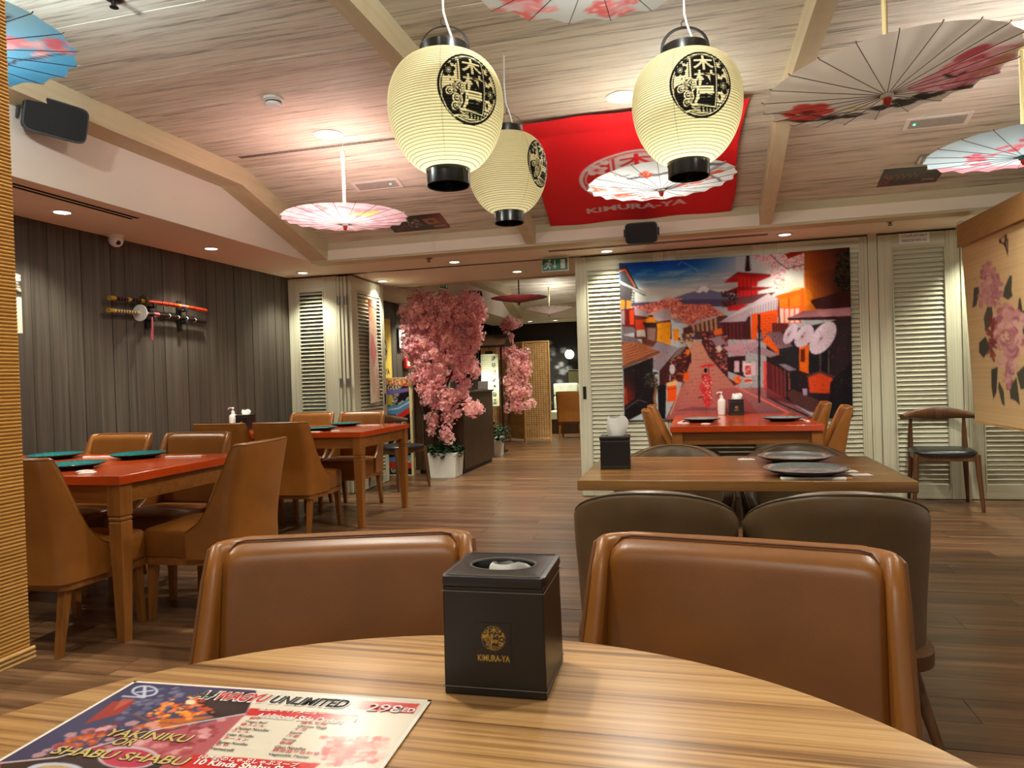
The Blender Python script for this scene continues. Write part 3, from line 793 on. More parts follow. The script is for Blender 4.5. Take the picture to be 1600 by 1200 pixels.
def make_elbow(label):
    t = thing('elbow_chair', label, 'chair', group='walnut elbow chairs')
    n = 25; pts, rr = [], []
    rings = []
    for i in range(n):
        u = -1 + 2 * i / (n - 1)
        x = 0.265 * u; y = -0.235 + 0.135 * abs(u) ** 2.2; z = 0.725 + 0.012 * (1 - u * u) - 0.012 * abs(u) ** 3
        hh = 0.052 * (1 - 0.62 * abs(u) ** 1.5); th = 0.016 + 0.006 * abs(u)
        tang = Vector((0.265, 0.135 * 2.2 * abs(u) ** 1.2 * (1 if u > 0 else -1), 0)).normalized(); nor = Vector((-tang.y, tang.x, 0))
        rings.append([Vector((x, y, z)) + nor * (th * math.cos(2 * PI * j / 12)) + Vector((0, 0, hh * math.sin(2 * PI * j / 12))) for j in range(12)])
    MB().loft(rings).build('backrest', M['walnut'], t, angle=60)
    cushion(0.225, -0.215, 0.235, 0.435, 0.462, e=0.42, dome=0.012).build('seat', M['blackleather'], t, angle=60)
    MB().box(-0.2, 0.2, 0.185, 0.208, 0.385, 0.436).build('front_rail', M['walnut'], t, bevel=0.003)
    MB().box(-0.185, 0.185, -0.208, -0.185, 0.385, 0.436).build('back_rail', M['walnut'], t, bevel=0.003)
    for s in (-1, 1):
        MB().box(s * 0.195 - 0.011, s * 0.195 + 0.011, -0.19, 0.19, 0.38, 0.432).build('side_rail', M['walnut'], t, bevel=0.003)
        MB().tube([(s * 0.232, 0.232, 0), (s * 0.212, 0.205, 0.30), (s * 0.206, 0.198, 0.437)], [0.0125, 0.020, 0.021], 12).build('leg', M['walnut'], t)
        MB().tube([(s * 0.215, -0.245, 0), (s * 0.198, -0.20, 0.30), (s * 0.196, -0.196, 0.45), (s * 0.193, -0.205, 0.60), (s * 0.190, -0.188, 0.705)], [0.0125, 0.020, 0.022, 0.017, 0.011], 12).build('leg', M['walnut'], t)
    return t
el0 = make_elbow('walnut elbow chair with black seat against the right louvred doors')
el0.location = (1.905, 6.36, 0); el0.rotation_euler.z = R_(172)
copy_tree(el0, (-3.12, 7.10, 0), R_(-112), 'walnut elbow chair with black seat half hidden behind the far left red table')

# ================================================================ TABLES
def red_table(label, x0, x1, y0, y1, H=0.76):
    t = thing('dining_table', label, 'table', ((x0 + x1) / 2, (y0 + y1) / 2, 0), group='red topped dining tables')
    a, b = (x1 - x0) / 2, (y1 - y0) / 2
    MB().box(-a, a, -b, b, H - 0.042, H).build('tabletop', M['red'], t, bevel=0.0025)
    ap = 0.04
    for s in (-1, 1):
        MB().box(-a + 0.05, a - 0.05, s * (b - ap) - 0.011, s * (b - ap) + 0.011, H - 0.13, H - 0.042).build('apron', M['oakx'], t)
        MB().box(s * (a - ap) - 0.011, s * (a - ap) + 0.011, -b + 0.05, b - 0.05, H - 0.13, H - 0.042).build('apron', M['oakx'], t)
        for q in (-1, 1):
            x, y = s * (a - 0.047), q * (b - 0.047)
            def sq(w, z): return [(x + i * w / 2, y + j * w / 2, z) for i, j in ((-1, -1), (1, -1), (1, 1), (-1, 1))]
            MB().loft([sq(0.044, 0), sq(0.068, 0.545), sq(0.060, 0.548), sq(0.060, 0.553), sq(0.070, 0.556), sq(0.070, 0.566), sq(0.061, 0.569), sq(0.061, 0.574), sq(0.072, 0.577), sq(0.072, H - 0.042)]).build('leg', M['oak'], t, bevel=0.0015, smooth=False)
    return t
red_table('red topped table with teal plates beside the dark board wall, nearest us', -4.04, -2.505, 2.635, 3.55)
red_table('red topped table in front of the folded doors, far left', -4.04, -2.525, 5.06, 6.02)
red_table('red topped table against the street tapestry', -0.175, 0.84, 5.13, 6.59)

t = thing('dining_table', 'brown wooden table with slate plates between the tub chairs', 'table', (0.137, 2.93, 0))
MB().box(-0.562, 0.562, -0.365, 0.365, 0.722, 0.76).build('tabletop', M['woodtop'], t, bevel=0.003)
for s in (-1, 1):
    MB().box(s * 0.36 - 0.04, s * 0.36 + 0.04, -0.04, 0.04, 0.03, 0.70).build('leg', M['blackgloss'], t, bevel=0.004)
    MB().box(s * 0.36 - 0.05, s * 0.36 + 0.05, -0.28, 0.28, 0.0, 0.03).build('foot', M['blackgloss'], t, bevel=0.004)
    MB().box(s * 0.36 - 0.05, s * 0.36 + 0.05, -0.28, 0.28, 0.70, 0.722).build('top_bracket', M['blackgloss'], t, bevel=0.004)

t = thing('round_table', 'round striped wood table nearest us carrying the menu and tissue box', 'table', (-0.255, 0.391, 0))
MB().lathe([(0.60, 0.733), (0.618, 0.736), (0.6205, 0.742), (0.6205, 0.755), (0.617, 0.7595), (0.612, 0.76), (0.3, 0.76), (0.001, 0.76)], 128).build('tabletop', M['round'], t, angle=30)
MB().lathe([(0.04, 0.03), (0.04, 0.72)], 24).build('pedestal', M['blackgloss'], t)
MB().lathe([(0.30, 0.0), (0.30, 0.012), (0.06, 0.032), (0.04, 0.04)], 48).build('base', M['blackgloss'], t)
MB().lathe([(0.18, 0.715), (0.18, 0.733)], 32).build('top_bracket', M['blackgloss'], t)
# ================================================================ PAPER LANTERNS
M['lanternpaper'] = printed('lantern paper', 0.7, 0.0, 0.15, translucent=0.55)
EMB = emblem(150).out()
def lantern_mesh():
    az = list(np.radians(np.concatenate([np.linspace(-36, 36, 190), np.linspace(41, 319, 54)])))
    nr, sub = 44, 6; nz = nr * sub
    H2, A = 0.205, len(az)
    vs, cols = [], []
    lum = EMB.mean(2)
    paper = np.array(rgb(238, 226, 186)); rib = np.array(rgb(92, 82, 58)); ink = np.array(rgb(18, 16, 15))
    for k in range(nz + 1):
        tt = -1 + 2 * k / nz
        r0 = 0.070 + 0.130 * ((1 - abs(tt - 0.06) ** 2.3) ** 0.5 if tt > 0.06 else (1 - (abs(tt - 0.06) / 1.06) ** 1.9) ** 0.62) if tt < 1 else 0.070
        ph = (k % sub) / sub
        r0 += 0.0022 * math.sin(PI * ph) - 0.001
        z = H2 * tt if tt < 0 else 0.176 * tt
        for a in az:
            vs.append((r0 * math.cos(a), r0 * math.sin(a), z))
            c = paper
            if min(abs(((math.degrees(a) + 65) % 72) - 36), 99) < 0.55: c = paper * 0.72
            if k % sub == 0: c = rib
            if abs(a) < 0.75:
                u = a * 0.197 / 0.112; v = (z - 0.012) / 0.116
                if u * u + v * v < 1.0:
                    i = min(149, max(0, int((u + 1.02) / 2.04 * 150))); j = min(149, max(0, int((1.02 - v) / 2.04 * 150)))
                    l = lum[j, i]; c = c * l + ink * (1 - l)
            cols.append(c)
    fs = [(k * A + i, k * A + (i + 1) % A, (k + 1) * A + (i + 1) % A, (k + 1) * A + i) for k in range(nz) for i in range(A)]
    mb = MB(); mb.add(vs, fs)
    me = mb.mesh('paper_shade', M['lanternpaper'], True, 180)
    at = me.color_attributes.new('Col', 'FLOAT_COLOR', 'POINT')
    col = np.ones((len(vs), 4), np.float32); col[:, :3] = np.array(cols); at.data.foreach_set('color', col.ravel())
    return me
LM = lantern_mesh()
def lantern(label, loc, rz, top, watts):
    t = thing('paper_lantern', label, 'lantern', loc, rz, group='cream paper lanterns')
    obj('paper_shade', LM, t)
    MB().lathe([(0.070, 0.166), (0.084, 0.166), (0.085, 0.170), (0.085, 0.222), (0.080, 0.224), (0.078, 0.174), (0.070, 0.174)], 40, cap=False).build('top_ring', M['blackgloss'], t)
    MB().lathe([(0.068, -0.200), (0.075, -0.200), (0.076, -0.204), (0.076, -0.258), (0.073, -0.260), (0.070, -0.257), (0.068, -0.215), (0.001, -0.212)], 40, cap=False).build('bottom_ring', M['blackgloss'], t)
    MB().tube([(0.0, 0.01 * math.cos(a), -0.262 + 0.012 * math.sin(a)) for a in [2 * PI * k / 16 for k in range(16)]], 0.0012, 6, closed=True).build('pull_ring', M['darkmetal'], t)
    for a in (0.5, 2.6, 4.6):
        MB().lathe([(0.0045, 0), (0.0045, 0.003), (0.001, 0.004)], 10).build('stud', M['chrome'], t, (0.0755 * math.cos(a), 0.0755 * math.sin(a), -0.214), (0, PI / 2, a))
    ha = R_(8) - rz
    arch = [(0.084 * math.cos(a), 0, 0.208 + 0.088 * max(0, math.sin(a)) ** 0.8) for a in [PI * k / 20 for k in range(21)]]
    MB().tube([(x * math.cos(ha) , x * math.sin(ha), z) for x, _, z in arch], 0.0062, 8, flat=0.2).build('handle', M['black'], t)
    MB().tube([(0.012 * math.cos(ha + a * 0), 0.012 * math.cos(a), 0.308 + 0.014 * math.sin(a)) for a in [2 * PI * k / 16 for k in range(16)]], 0.0016, 6, closed=True).build('hook', M['darkmetal'], t)
    MB().tube([(0.01, 0.03, 0.17), (0.03, 0.02, 0.24), (0.02, 0.005, 0.295), (0.004, 0, 0.345), (-0.004, 0.002, 0.45), (0.0, 0, top - loc[2])], 0.0042, 8).build('cable', M['white'], t)
    lamp('bulb', 'POINT', (0, 0, -0.13), watts, (0.93, 1.0, 0.88), t, size=0.035)
    return t
lantern('front left cream paper lantern with black crest', (-0.808, 2.351, 2.075), R_(-46), ZC, LANTERN_W)
lantern('front right cream paper lantern with black crest, overlapping the red flag', (0.004, 2.735, 2.125), R_(-74), ZC, LANTERN_W * 1.1)
lantern('smaller looking cream paper lantern behind the front left one', (-0.885, 3.499, 2.185), R_(-14), ZC, LANTERN_W * 0.35)

# ================================================================ OILED PAPER PARASOLS
M['parasolpaper'] = printed('oiled parasol paper', 0.6, 0.0, 0.2, translucent=0.085)
M['parasolpaper_unlit'] = printed('thick oiled parasol paper', 0.55, 0.0, 0.25, translucent=0.45)
def parasol(label, loc, img, R=0.42, depth=0.040, pole=0.52, n=20, watts=0.0, tilt=(0, 0, 0), capcol='redplastic', hubmat='white', polemat='bamboo', mat='parasolpaper', rib='rib', lcol=(1, 0.97, 0.93)):
    t = thing('parasol', label, 'parasol', loc, rot=tilt, group='paper parasols hung upside down')
    seg = n * 8; rings = 34; vs, uv = [], []
    for k in range(rings + 1):
        q = 0.04 + 0.96 * k / rings
        for j in range(seg):
            a = 2 * PI * j / seg; f = math.sin(PI * ((j / 8) % 1.0)) ** 2
            r = R * q * (1 - 0.030 * f * q)
            z = depth * q ** 1.12 + 0.006 * f * q * q
            vs.append((r * math.cos(a), r * math.sin(a), z)); uv.append((0.5 + 0.5 * r * math.cos(a) / R, 0.5 - 0.5 * r * math.sin(a) / R))
    fs = [(k * seg + j, (k + 1) * seg + j, (k + 1) * seg + (j + 1) % seg, k * seg + (j + 1) % seg) for k in range(rings) for j in range(seg)]
    me = MB().add(vs, fs).mesh('canopy', M[mat], True, 180); paint(me, img, uv); obj('canopy', me, t)
    rm = MB().tube([(0.012, 0, -0.003), (R * 0.5, 0, depth * 0.46 - 0.003), (R * 1.0, 0, depth - 0.003), (R * 1.022, 0, depth + 0.003)], [0.0013, 0.0013, 0.0015, 0.0022], 5).mesh('rib', M[rib])
    for k in range(n):
        obj('rib', rm, t, (0, 0, 0), (0, 0, 2 * PI * k / n))
    MB().lathe([(0.020, 0.012), (0.022, -0.004), (0.022, -0.014), (0.016, -0.016)], 20).build('hub', M[hubmat], t)
    MB().lathe([(0.014, -0.012), (0.013, -0.030), (0.006, -0.042), (0.001, -0.043)], 16).build('cap', M[capcol], t)
    # pole (handle upwards), collar, hanging wire; kept plumb when the canopy tilts
    p = MB().tube([(0, 0, 0.0), (0, 0, pole - 0.06)], 0.0095, 12).build('pole', M[polemat], t)
    MB().tube([(0, 0, pole - 0.14), (0, 0, pole - 0.07)], 0.0135, 12).build('collar', M[polemat], p)
    MB().tube([(0, 0, pole - 0.075), (0.003, 0, pole - 0.04), (0, 0, pole)], 0.0012, 6).build('wire', M['white'], p)
    if tilt != (0, 0, 0):
        p.rotation_euler = Matrix.Rotation(0, 3, 'Z').to_euler(); p.matrix_basis = (t.matrix_basis.to_3x3().inverted()).to_4x4()
    if watts:
        lamp('bulb', 'POINT', (0.035, 0.03, 0.27), watts, lcol, t, size=0.03)
    return t
def pcv(bg):
    c = Cv(150, 150, bg, 2); c.T = lambda p: ((p[0] + 1) / 2, (1 - p[1]) / 2); return c
def twig(c, pts, wd, col): c.line(pts, wd, col)
def sprig(c, x, y, n, spread, cols, r=0.05, core=(250, 230, 200)):
    for k in range(n):
        a = c.rg.rand() * 6.28; d = spread * c.rg.rand() ** 0.7
        blossom(c, x + d * math.cos(a), y + d * math.sin(a) * 0.7, r * (0.6 + 0.7 * c.rg.rand()), cols[c.rg.randint(len(cols))], core if c.rg.rand() > 0.4 else None, 0.9, a)
# pink
c = pcv((246, 214, 222))
for k in range(260):
    a = c.rg.rand() * 6.28; d = 0.45 + 0.55 * c.rg.rand()
    c.ell(d * math.cos(a), d * math.sin(a), 0.16, 0.05, (236, 150, 172), 0.16, a + 1.57)
sprig(c, 0.55, -0.35, 12, 0.3, [(232, 150, 150), (240, 190, 130), (246, 210, 120)], 0.07)
sprig(c, -0.1, -0.75, 7, 0.25, [(214, 140, 160), (150, 150, 130)], 0.06); twig(c, [(0.2, -0.9), (0.5, -0.5), (0.9, -0.3)], 2, (150, 120, 130))
parasol('pink lit parasol hanging left, by the ceiling slot diffuser', (-2.245, 4.37, 2.215), c.out(), pole=0.555, watts=UMB_W * 0.5, lcol=(1, 0.93, 0.93))
# white with orange-red blossoms
c = pcv((234, 240, 242))
for k in range(40): c.ell(c.rg.randn() * 0.4, c.rg.randn() * 0.4, 0.25, 0.06, (210, 224, 236), 0.25, c.rg.rand() * 3)
twig(c, [(-0.4, -0.5), (0.0, -0.55), (0.5, -0.62), (0.9, -0.5)], 5, (110, 112, 116)); twig(c, [(0.1, 0.1), (0.5, -0.2), (0.85, -0.55)], 6, (140, 138, 138)); twig(c, [(0.6, -0.25), (0.75, 0.1), (0.8, 0.3)], 3, (96, 92, 92))
for x, y, n, s in ((-0.55, 0.35, 18, 0.3), (-0.2, -0.6, 8, 0.15), (0.45, 0.0, 12, 0.25), (-0.1, 0.75, 8, 0.2), (0.75, -0.3, 6, 0.15), (-0.75, -0.1, 8, 0.2)):
    sprig(c, x, y, n, s, [(238, 96, 70), (242, 130, 104), (226, 84, 66)], 0.055)
for k in range(14):
    x, y = c.rg.rand(2) * 1.6 - 0.8; twig(c, [(x, y), (x + 0.12, y + 0.05), (x + 0.2, y + 0.02)], 1.2, (120, 116, 116))
parasol('lit white parasol with orange blossoms under the red flag', (-0.150, 4.17, 2.195), c.out(), pole=0.575, watts=UMB_W * 0.75, lcol=(0.93, 1.0, 1.0), tilt=(0, R_(-1.5), 0))
# blue and white with pink blossom
c = pcv((220, 232, 232)); c.grad([(-1, -1), (1, -1), (1, 1), (-1, 1)], (214, 226, 222), (92, 178, 226), (0, -0.7), (0, 0.75))
for x, y, n, s in ((0.55, 0.15, 10, 0.25), (0.7, 0.45, 10, 0.25), (0.3, -0.1, 8, 0.3), (-0.3, 0.4, 12, 0.4), (0.5, -0.45, 6, 0.25)):
    sprig(c, x, y, n, s, [(240, 150, 160), (246, 190, 196), (232, 110, 120)], 0.07)
for q in ([(0.2, 0.2), (0.5, 0.1), (0.85, -0.05)], [(0.2, -0.2), (0.45, 0.0), (0.6, -0.1)], [(-0.2, 0.6), (0.3, 0.5), (0.7, 0.6)]): twig(c, q, 2.2, (86, 66, 78))
parasol('blue and white lit parasol cut by the left bamboo blind', (-2.40, 1.80, 2.295), c.out(), R=0.42, pole=0.48, watts=UMB_W * 7, lcol=(0.93, 1.0, 1.0))
# top centre
c = pcv((214, 218, 214))
for x, y, n, s in ((0.6, 0.55, 8, 0.2), (0.1, 0.85, 8, 0.25), (-0.6, 0.6, 12, 0.3), (-0.4, -0.3, 10, 0.4), (0.4, -0.5, 10, 0.4)):
    sprig(c, x, y, n, s, [(236, 110, 112), (240, 150, 154), (238, 180, 188)], 0.085)
parasol('white parasol with pink blossom cut by the top of the picture', (-0.222, 1.855, 2.225), c.out(), pole=0.55, watts=UMB_W * 6, lcol=(0.97, 1.0, 1.0))
# big unlit peony parasol
c = pcv((224, 214, 204))
def peony(x, y, r, cols, n=34):
    for k in range(n):
        a = c.rg.rand() * 6.28; d = r * (1 - k / n) * 0.9
        c.ell(x + d * math.cos(a), y + d * math.sin(a), r * 0.34, r * 0.22, cols[c.rg.randint(len(cols))], 0.85, a + 1.57 * c.rg.rand())
for k in range(26):
    a = -0.3 + 1.4 * k / 26; d = 0.3 + 0.6 * c.rg.rand()
    c.ell(0.10 + 0.7 * k / 26 + 0.05 * c.rg.randn(), 0.35 + 0.35 * c.rg.rand() - 0.010 * k, 0.13, 0.045, (44, 40, 38), 0.9, 0.3 + 0.5 * c.rg.randn())
for k in range(20):
    c.ell(-0.75 + 0.7 * k / 20, 0.55 + 0.16 * c.rg.rand(), 0.10, 0.035, (52, 44, 42), 0.9, 0.4 * c.rg.randn())
peony(0.58, -0.12, 0.38, [(206, 96, 108), (222, 130, 138), (232, 170, 174), (190, 74, 88)]); peony(0.74, 0.16, 0.30, [(214, 130, 144), (230, 170, 178), (200, 104, 120)])
peony(0.36, -0.02, 0.18, [(216, 140, 150), (228, 176, 180)]); c.ell(0.86, -0.40, 0.10, 0.06, (236, 228, 214)); c.ell(0.80, -0.38, 0.13, 0.05, (250, 246, 238), 0.9, 0.3)
for k in range(9): c.ell(0.95 - 0.02 * k, -0.25 + 0.05 * k, 0.08, 0.02, (196, 148, 84), 0.8, 0.3)
for k in range(6): c.ell(-0.58 + 0.12 * math.cos(k * 1.047), 0.36 + 0.17 * math.sin(k * 1.047), 0.11, 0.10, (204, 66, 62), 0.95, k * 1.047)
c.ell(-0.58, 0.36, 0.07, 0.07, (120, 40, 44)); c.speck([(-0.66, 0.37), (-0.54, 0.37), (-0.54, 0.47), (-0.66, 0.47)], [(240, 214, 170)], 16, 0.8)
c.ell(-0.18, 0.34, 0.12, 0.025, (190, 170, 70), 0.9); twig(c, [(-0.95, 0.3), (-0.4, 0.52), (0.0, 0.40), (0.35, 0.32)], 2.2, (50, 44, 42)); twig(c, [(0.42, -0.1), (0.55, 0.06), (0.6, -0.02)], 3, (48, 40, 40))
parasol('large unlit beige parasol with pink peonies hanging top right', (0.693, 2.79, 2.105), c.out(), R=0.41, depth=0.046, pole=0.67, n=22, tilt=(R_(-0.6), R_(-3.5), R_(0)), mat='parasolpaper_unlit', hubmat='white', polemat='bamboo')
# right pale blue
c = pcv((206, 228, 242))
c.ell(-0.3, 0.85, 0.8, 0.28, (240, 130, 150), 0.9); c.ell(-0.5, 0.7, 0.5, 0.15, (244, 170, 184), 0.6)
for x, y, n, s in ((-0.4, 0.05, 16, 0.22), (-0.15, -0.35, 16, 0.25), (-0.3, 0.4, 10, 0.25), (0.2, -0.5, 10, 0.25), (0.5, 0.2, 14, 0.35)):
    sprig(c, x, y, n, s, [(240, 90, 116), (244, 130, 150), (246, 170, 184)], 0.05, None)
twig(c, [(-0.5, 0.35), (-0.4, 0.0), (-0.1, -0.4), (0.3, -0.6)], 2.5, (226, 130, 146))
parasol('pale blue lit parasol with pink blossom at the right edge', (1.565, 3.93, 2.125), c.out(), pole=0.645, watts=UMB_W * 0.8, hubmat='teal', lcol=(0.93, 0.98, 1.0))
# far room
c = pcv((120, 44, 50)); c.speck([(-1, -1), (1, -1), (1, 1), (-1, 1)], [(150, 70, 74)], 120, 1.5)
parasol('dark red parasol in the far room', (-2.473, 10.215, 2.255), c.out(), pole=0.53, watts=0, depth=0.07, capcol='rib', hubmat='rib', polemat='walnut', n=18, mat='parasolpaper_unlit')
c = pcv((250, 238, 240)); c.speck([(-1, -1), (1, -1), (1, 1), (-1, 1)], [(244, 214, 222)], 80, 2.5)
parasol('white lit parasol hanging in the far room by the door edge', (-2.438, 12.30, 2.245), c.out(), depth=0.105, pole=0.545, watts=UMB_W, n=18)

# ================================================================ CEILING AND WALL FITTINGS
AS = math.atan(SL)
def cz(y): return ZC if y < YK else ZC - SL * (y - YK)
# red flag under the ceiling
M['flagcloth'] = printed('red flag cloth', 0.7, 0.1, 0.2)
c = Cv(230, 250, (206, 24, 30))
e = emblem(150, (226, 214, 210), (206, 24, 30)).a
eh = e.shape[0]
cx0, cy0, rx, ry = 0.50, 0.545, 0.285, 0.205
for yy in range(c.h):
    vv = (yy / c.h - cy0) / ry
    if abs(vv) >= 1: continue
    for xx in range(c.w):
        uu = (xx / c.w - cx0) / rx
        if uu * uu + vv * vv < 1:
            c.a[yy, xx] = e[min(eh - 1, int((vv / 2.04 + 0.5) * eh)), min(eh - 1, int((uu / 2.04 + 0.5) * eh))]
c.text('KIMURA-YA', 0.225, 0.805, 0.075, (214, 196, 190), 0.03, 1.35)
def flagf(u, v):
    yy = 4.41 + 1.505 * v
    x = (-1.03 - 0.10 * v) + (1.386 + 0.065 * v) * u + 0.012 * math.sin(9 * v + 1) * (1 if u > 0.5 else 0) * u
    e = abs(u - 0.5) * 2
    sag = 0.022 + 0.016 * math.sin(PI * v) + 0.006 * math.sin(u * 17 + v * 5) * (1 - e * 0.4) + 0.02 * max(0, 1 - v * 9) * (0 if u < 0.93 else 1)
    return (x, yy, cz(yy) - sag)
fl = print_sheet('wall_flag', c.out(), 230, 250, flagf, M['flagcloth'], thick=0.0015)
tag(fl, 'red cloth flag with white crest and KIMURA-YA lettering under the ceiling', 'flag')
# ceiling posters
M['poster'] = printed('glossy poster', 0.3, 0, 0.5)
def slope_sheet(name, img, pts, nu, nv, lab, cat):
    (ax, ay), (bx, by), (dx, dy), (ex, ey) = pts
    def f(u, v):
        x = (ax + (bx - ax) * u) * (1 - v) + (ex + (dx - ex) * u) * v; yy = (ay + (by - ay) * u) * (1 - v) + (ey + (dy - ey) * u) * v
        return (x, yy, cz(yy) - 0.004)
    return tag(print_sheet(name, img, nu, nv, f, M['poster'], thick=0.001), lab, cat)
c = Cv(80, 50, (36, 20, 18)); c.grad([(0.7, 0), (1, 0), (1, 1), (0.6, 1)], (40, 18, 14), (120, 50, 34), (0.6, 0.5), (1, 0.5))
c.speck([(0.3, 0.2), (0.55, 0.15), (0.6, 0.7), (0.35, 0.8)], [(150, 120, 110), (90, 60, 60), (190, 180, 170)], 60, 1.4); c.speck([(0.05, 0.4), (0.3, 0.4), (0.3, 0.9), (0.05, 0.9)], [(140, 60, 40), (90, 40, 30)], 40, 1.6)
c.poly([(0.63, 0.28), (0.86, 0.24), (0.9, 0.62), (0.68, 0.66)], (150, 96, 66)); c.ell(0.76, 0.46, 0.05, 0.09, (60, 30, 24)); c.text('300', 0.74, 0.75, 0.14, (200, 170, 150), 0.01)
slope_sheet('ceiling_poster', c.out(), ((-2.50, 5.55), (-1.99, 5.54), (-1.985, 5.79), (-2.50, 5.79)), 80, 50, 'dark food poster on the sloping ceiling beside the pink parasol', 'poster')
c = Cv(100, 50, (34, 16, 14)); c.speck([(0.02, 0.3), (0.15, 0.2), (0.2, 0.9), (0.02, 0.95)], [(150, 50, 30), (110, 40, 28)], 40, 2)
for k in range(5):
    c.line([(0.15 + 0.1 * k, 0.35), (0.2 + 0.1 * k, 0.6), (0.24 + 0.1 * k, 0.3), (0.17 + 0.1 * k, 0.7)], 1.6, (120, 66, 48))
c.speck([(0.68, 0.2), (0.95, 0.2), (0.95, 0.7), (0.68, 0.7)], [(110, 70, 40), (140, 90, 50)], 30, 1.2); c.text('300 AED', 0.72, 0.72, 0.14, (190, 160, 150), 0.01); c.poly([(0, 0.9), (1, 0.85), (1, 1), (0, 1)], (120, 50, 40), 0.6)
slope_sheet('ceiling_poster', c.out(), ((1.345, 5.53), (1.75, 5.545), (1.735, 5.755), (1.345, 5.755)), 100, 50, 'dark food poster on the sloping ceiling below the pale blue parasol', 'poster')
pl = thing('ceiling_plate', 'small grey metal plate on the sloping ceiling by the right poster', 'plate', (1.562, 5.45, cz(5.45)), rot=(-AS, 0, 0))
MB().box(-0.032, 0.032, -0.058, 0.058, -0.008, 0).build('cover', M['steel'], pl, bevel=0.002)
MB().box(-0.022, -0.008, -0.04, 0.04, -0.010, -0.008).box(0.006, 0.022, -0.02, 0.02, -0.010, -0.008).build('slot', M['white'], pl)
# slot diffusers
def diffuser(lab, loc, L, rz, wd=0.07, mat='white'):
    t = thing('slot_diffuser', lab, 'air vent', loc, rz)
    MB().box(0, L, -wd / 2, wd / 2, -0.003, 0.0).build('frame', M[mat], t, bevel=0.001)
    for k in (-1, 1):
        MB().box(0.02, L - 0.02, k * wd * 0.2 - wd * 0.11, k * wd * 0.2 + wd * 0.11, -0.0045, -0.003).build('slot', M['darkgap'], t)
diffuser('long black slot diffuser in the ceiling boards left of the front lantern', (-3.10, 4.43, ZC - 0.001), 1.745, R_(0.4), 0.055, 'ceil')
diffuser('slot diffuser in the left soffit near the bamboo blind', (-3.516, 1.9, ZS), 2.03, R_(90), 0.12, 'soffit')
diffuser('slot diffuser in the back soffit under the black speaker', (-1.25, 6.27, ZS), 1.9, 0, 0.10, 'soffit')
# smoke detector
t = thing('smoke_detector', 'round white smoke detector on the ceiling boards', 'smoke detector', (-2.27, 3.60, ZC))
MB().lathe([(0.058, 0), (0.058, -0.012), (0.05, -0.016)], 32).build('base', M['white'], t)
MB().lathe([(0.044, -0.014), (0.044, -0.028), (0.046, -0.030), (0.046, -0.040), (0.038, -0.048), (0.001, -0.050)], 32).build('head', M['white'], t)
MB().lathe([(0.0445, -0.020), (0.0450, -0.021), (0.0450, -0.026), (0.0445, -0.027)], 32).build('vent', M['black'], t)
# sprinklers
def sprinkler(loc, lab):
    t = thing('sprinkler', lab, 'sprinkler', loc, group='ceiling sprinklers')
    MB().lathe([(0.034, 0), (0.036, -0.002), (0.030, -0.006), (0.012, -0.008)], 24).build('escutcheon', M['darkmetal'], t)
    MB().tube([(0, 0, -0.006), (0, 0, -0.026)], 0.006, 8).tube([(-0.012, 0, -0.012), (-0.011, 0, -0.028), (0, 0, -0.034)], 0.0025, 6).tube([(0.012, 0, -0.012), (0.011, 0, -0.028), (0, 0, -0.034)], 0.0025, 6).build('frame', M['darkmetal'], t)
    MB().lathe([(0.018, -0.034), (0.018, -0.036), (0.004, -0.037)], 16).build('deflector', M['darkmetal'], t)
sprinkler((-2.295, 2.48, ZC), 'sprinkler head at the top left of the ceiling boards')
sprinkler((-2.33, 6.15, ZS), 'sprinkler head in the soffit left of the smaller lantern')
sprinkler((1.517, 6.12, ZS), 'sprinkler head in the soffit near the Arabic sign')
# emergency lights
M['ledgreen'] = emit('green led', (0.05, 1.0, 0.55), 4.0)
def emerg(lab, x0, x1, y0, y1, led):
    xm, ym = (x0 + x1) / 2, (y0 + y1) / 2; a, b = (x1 - x0) / 2, (y1 - y0) / 2
    t = thing('emergency_light', lab, 'emergency light', (xm, ym, cz(ym) - 0.0015), rot=(-AS, 0, 0))
    MB().box(-a, a, -b, b, -0.008, 0).build('frame', M['white'], t, bevel=0.006, seg=3)
    MB().box(-a + 0.03, a - 0.03, -b + 0.022, b - 0.022, -0.0095, -0.008).build('diffuser', plain('grey diffuser ' + lab[:5], rgb(150, 146, 132), 0.4), t)
    MB().lathe([(0.007, -0.012), (0.007, -0.0095)], 12, (led, 0)).build('indicator', M['ledgreen'], t)
emerg('recessed emergency light with green dot beside the pink parasol', -2.51, -2.12, 4.99, 5.12, 0.11)
emerg('recessed emergency light with green dot below the peony parasol', 1.34, 1.72, 4.96, 5.09, -0.13)
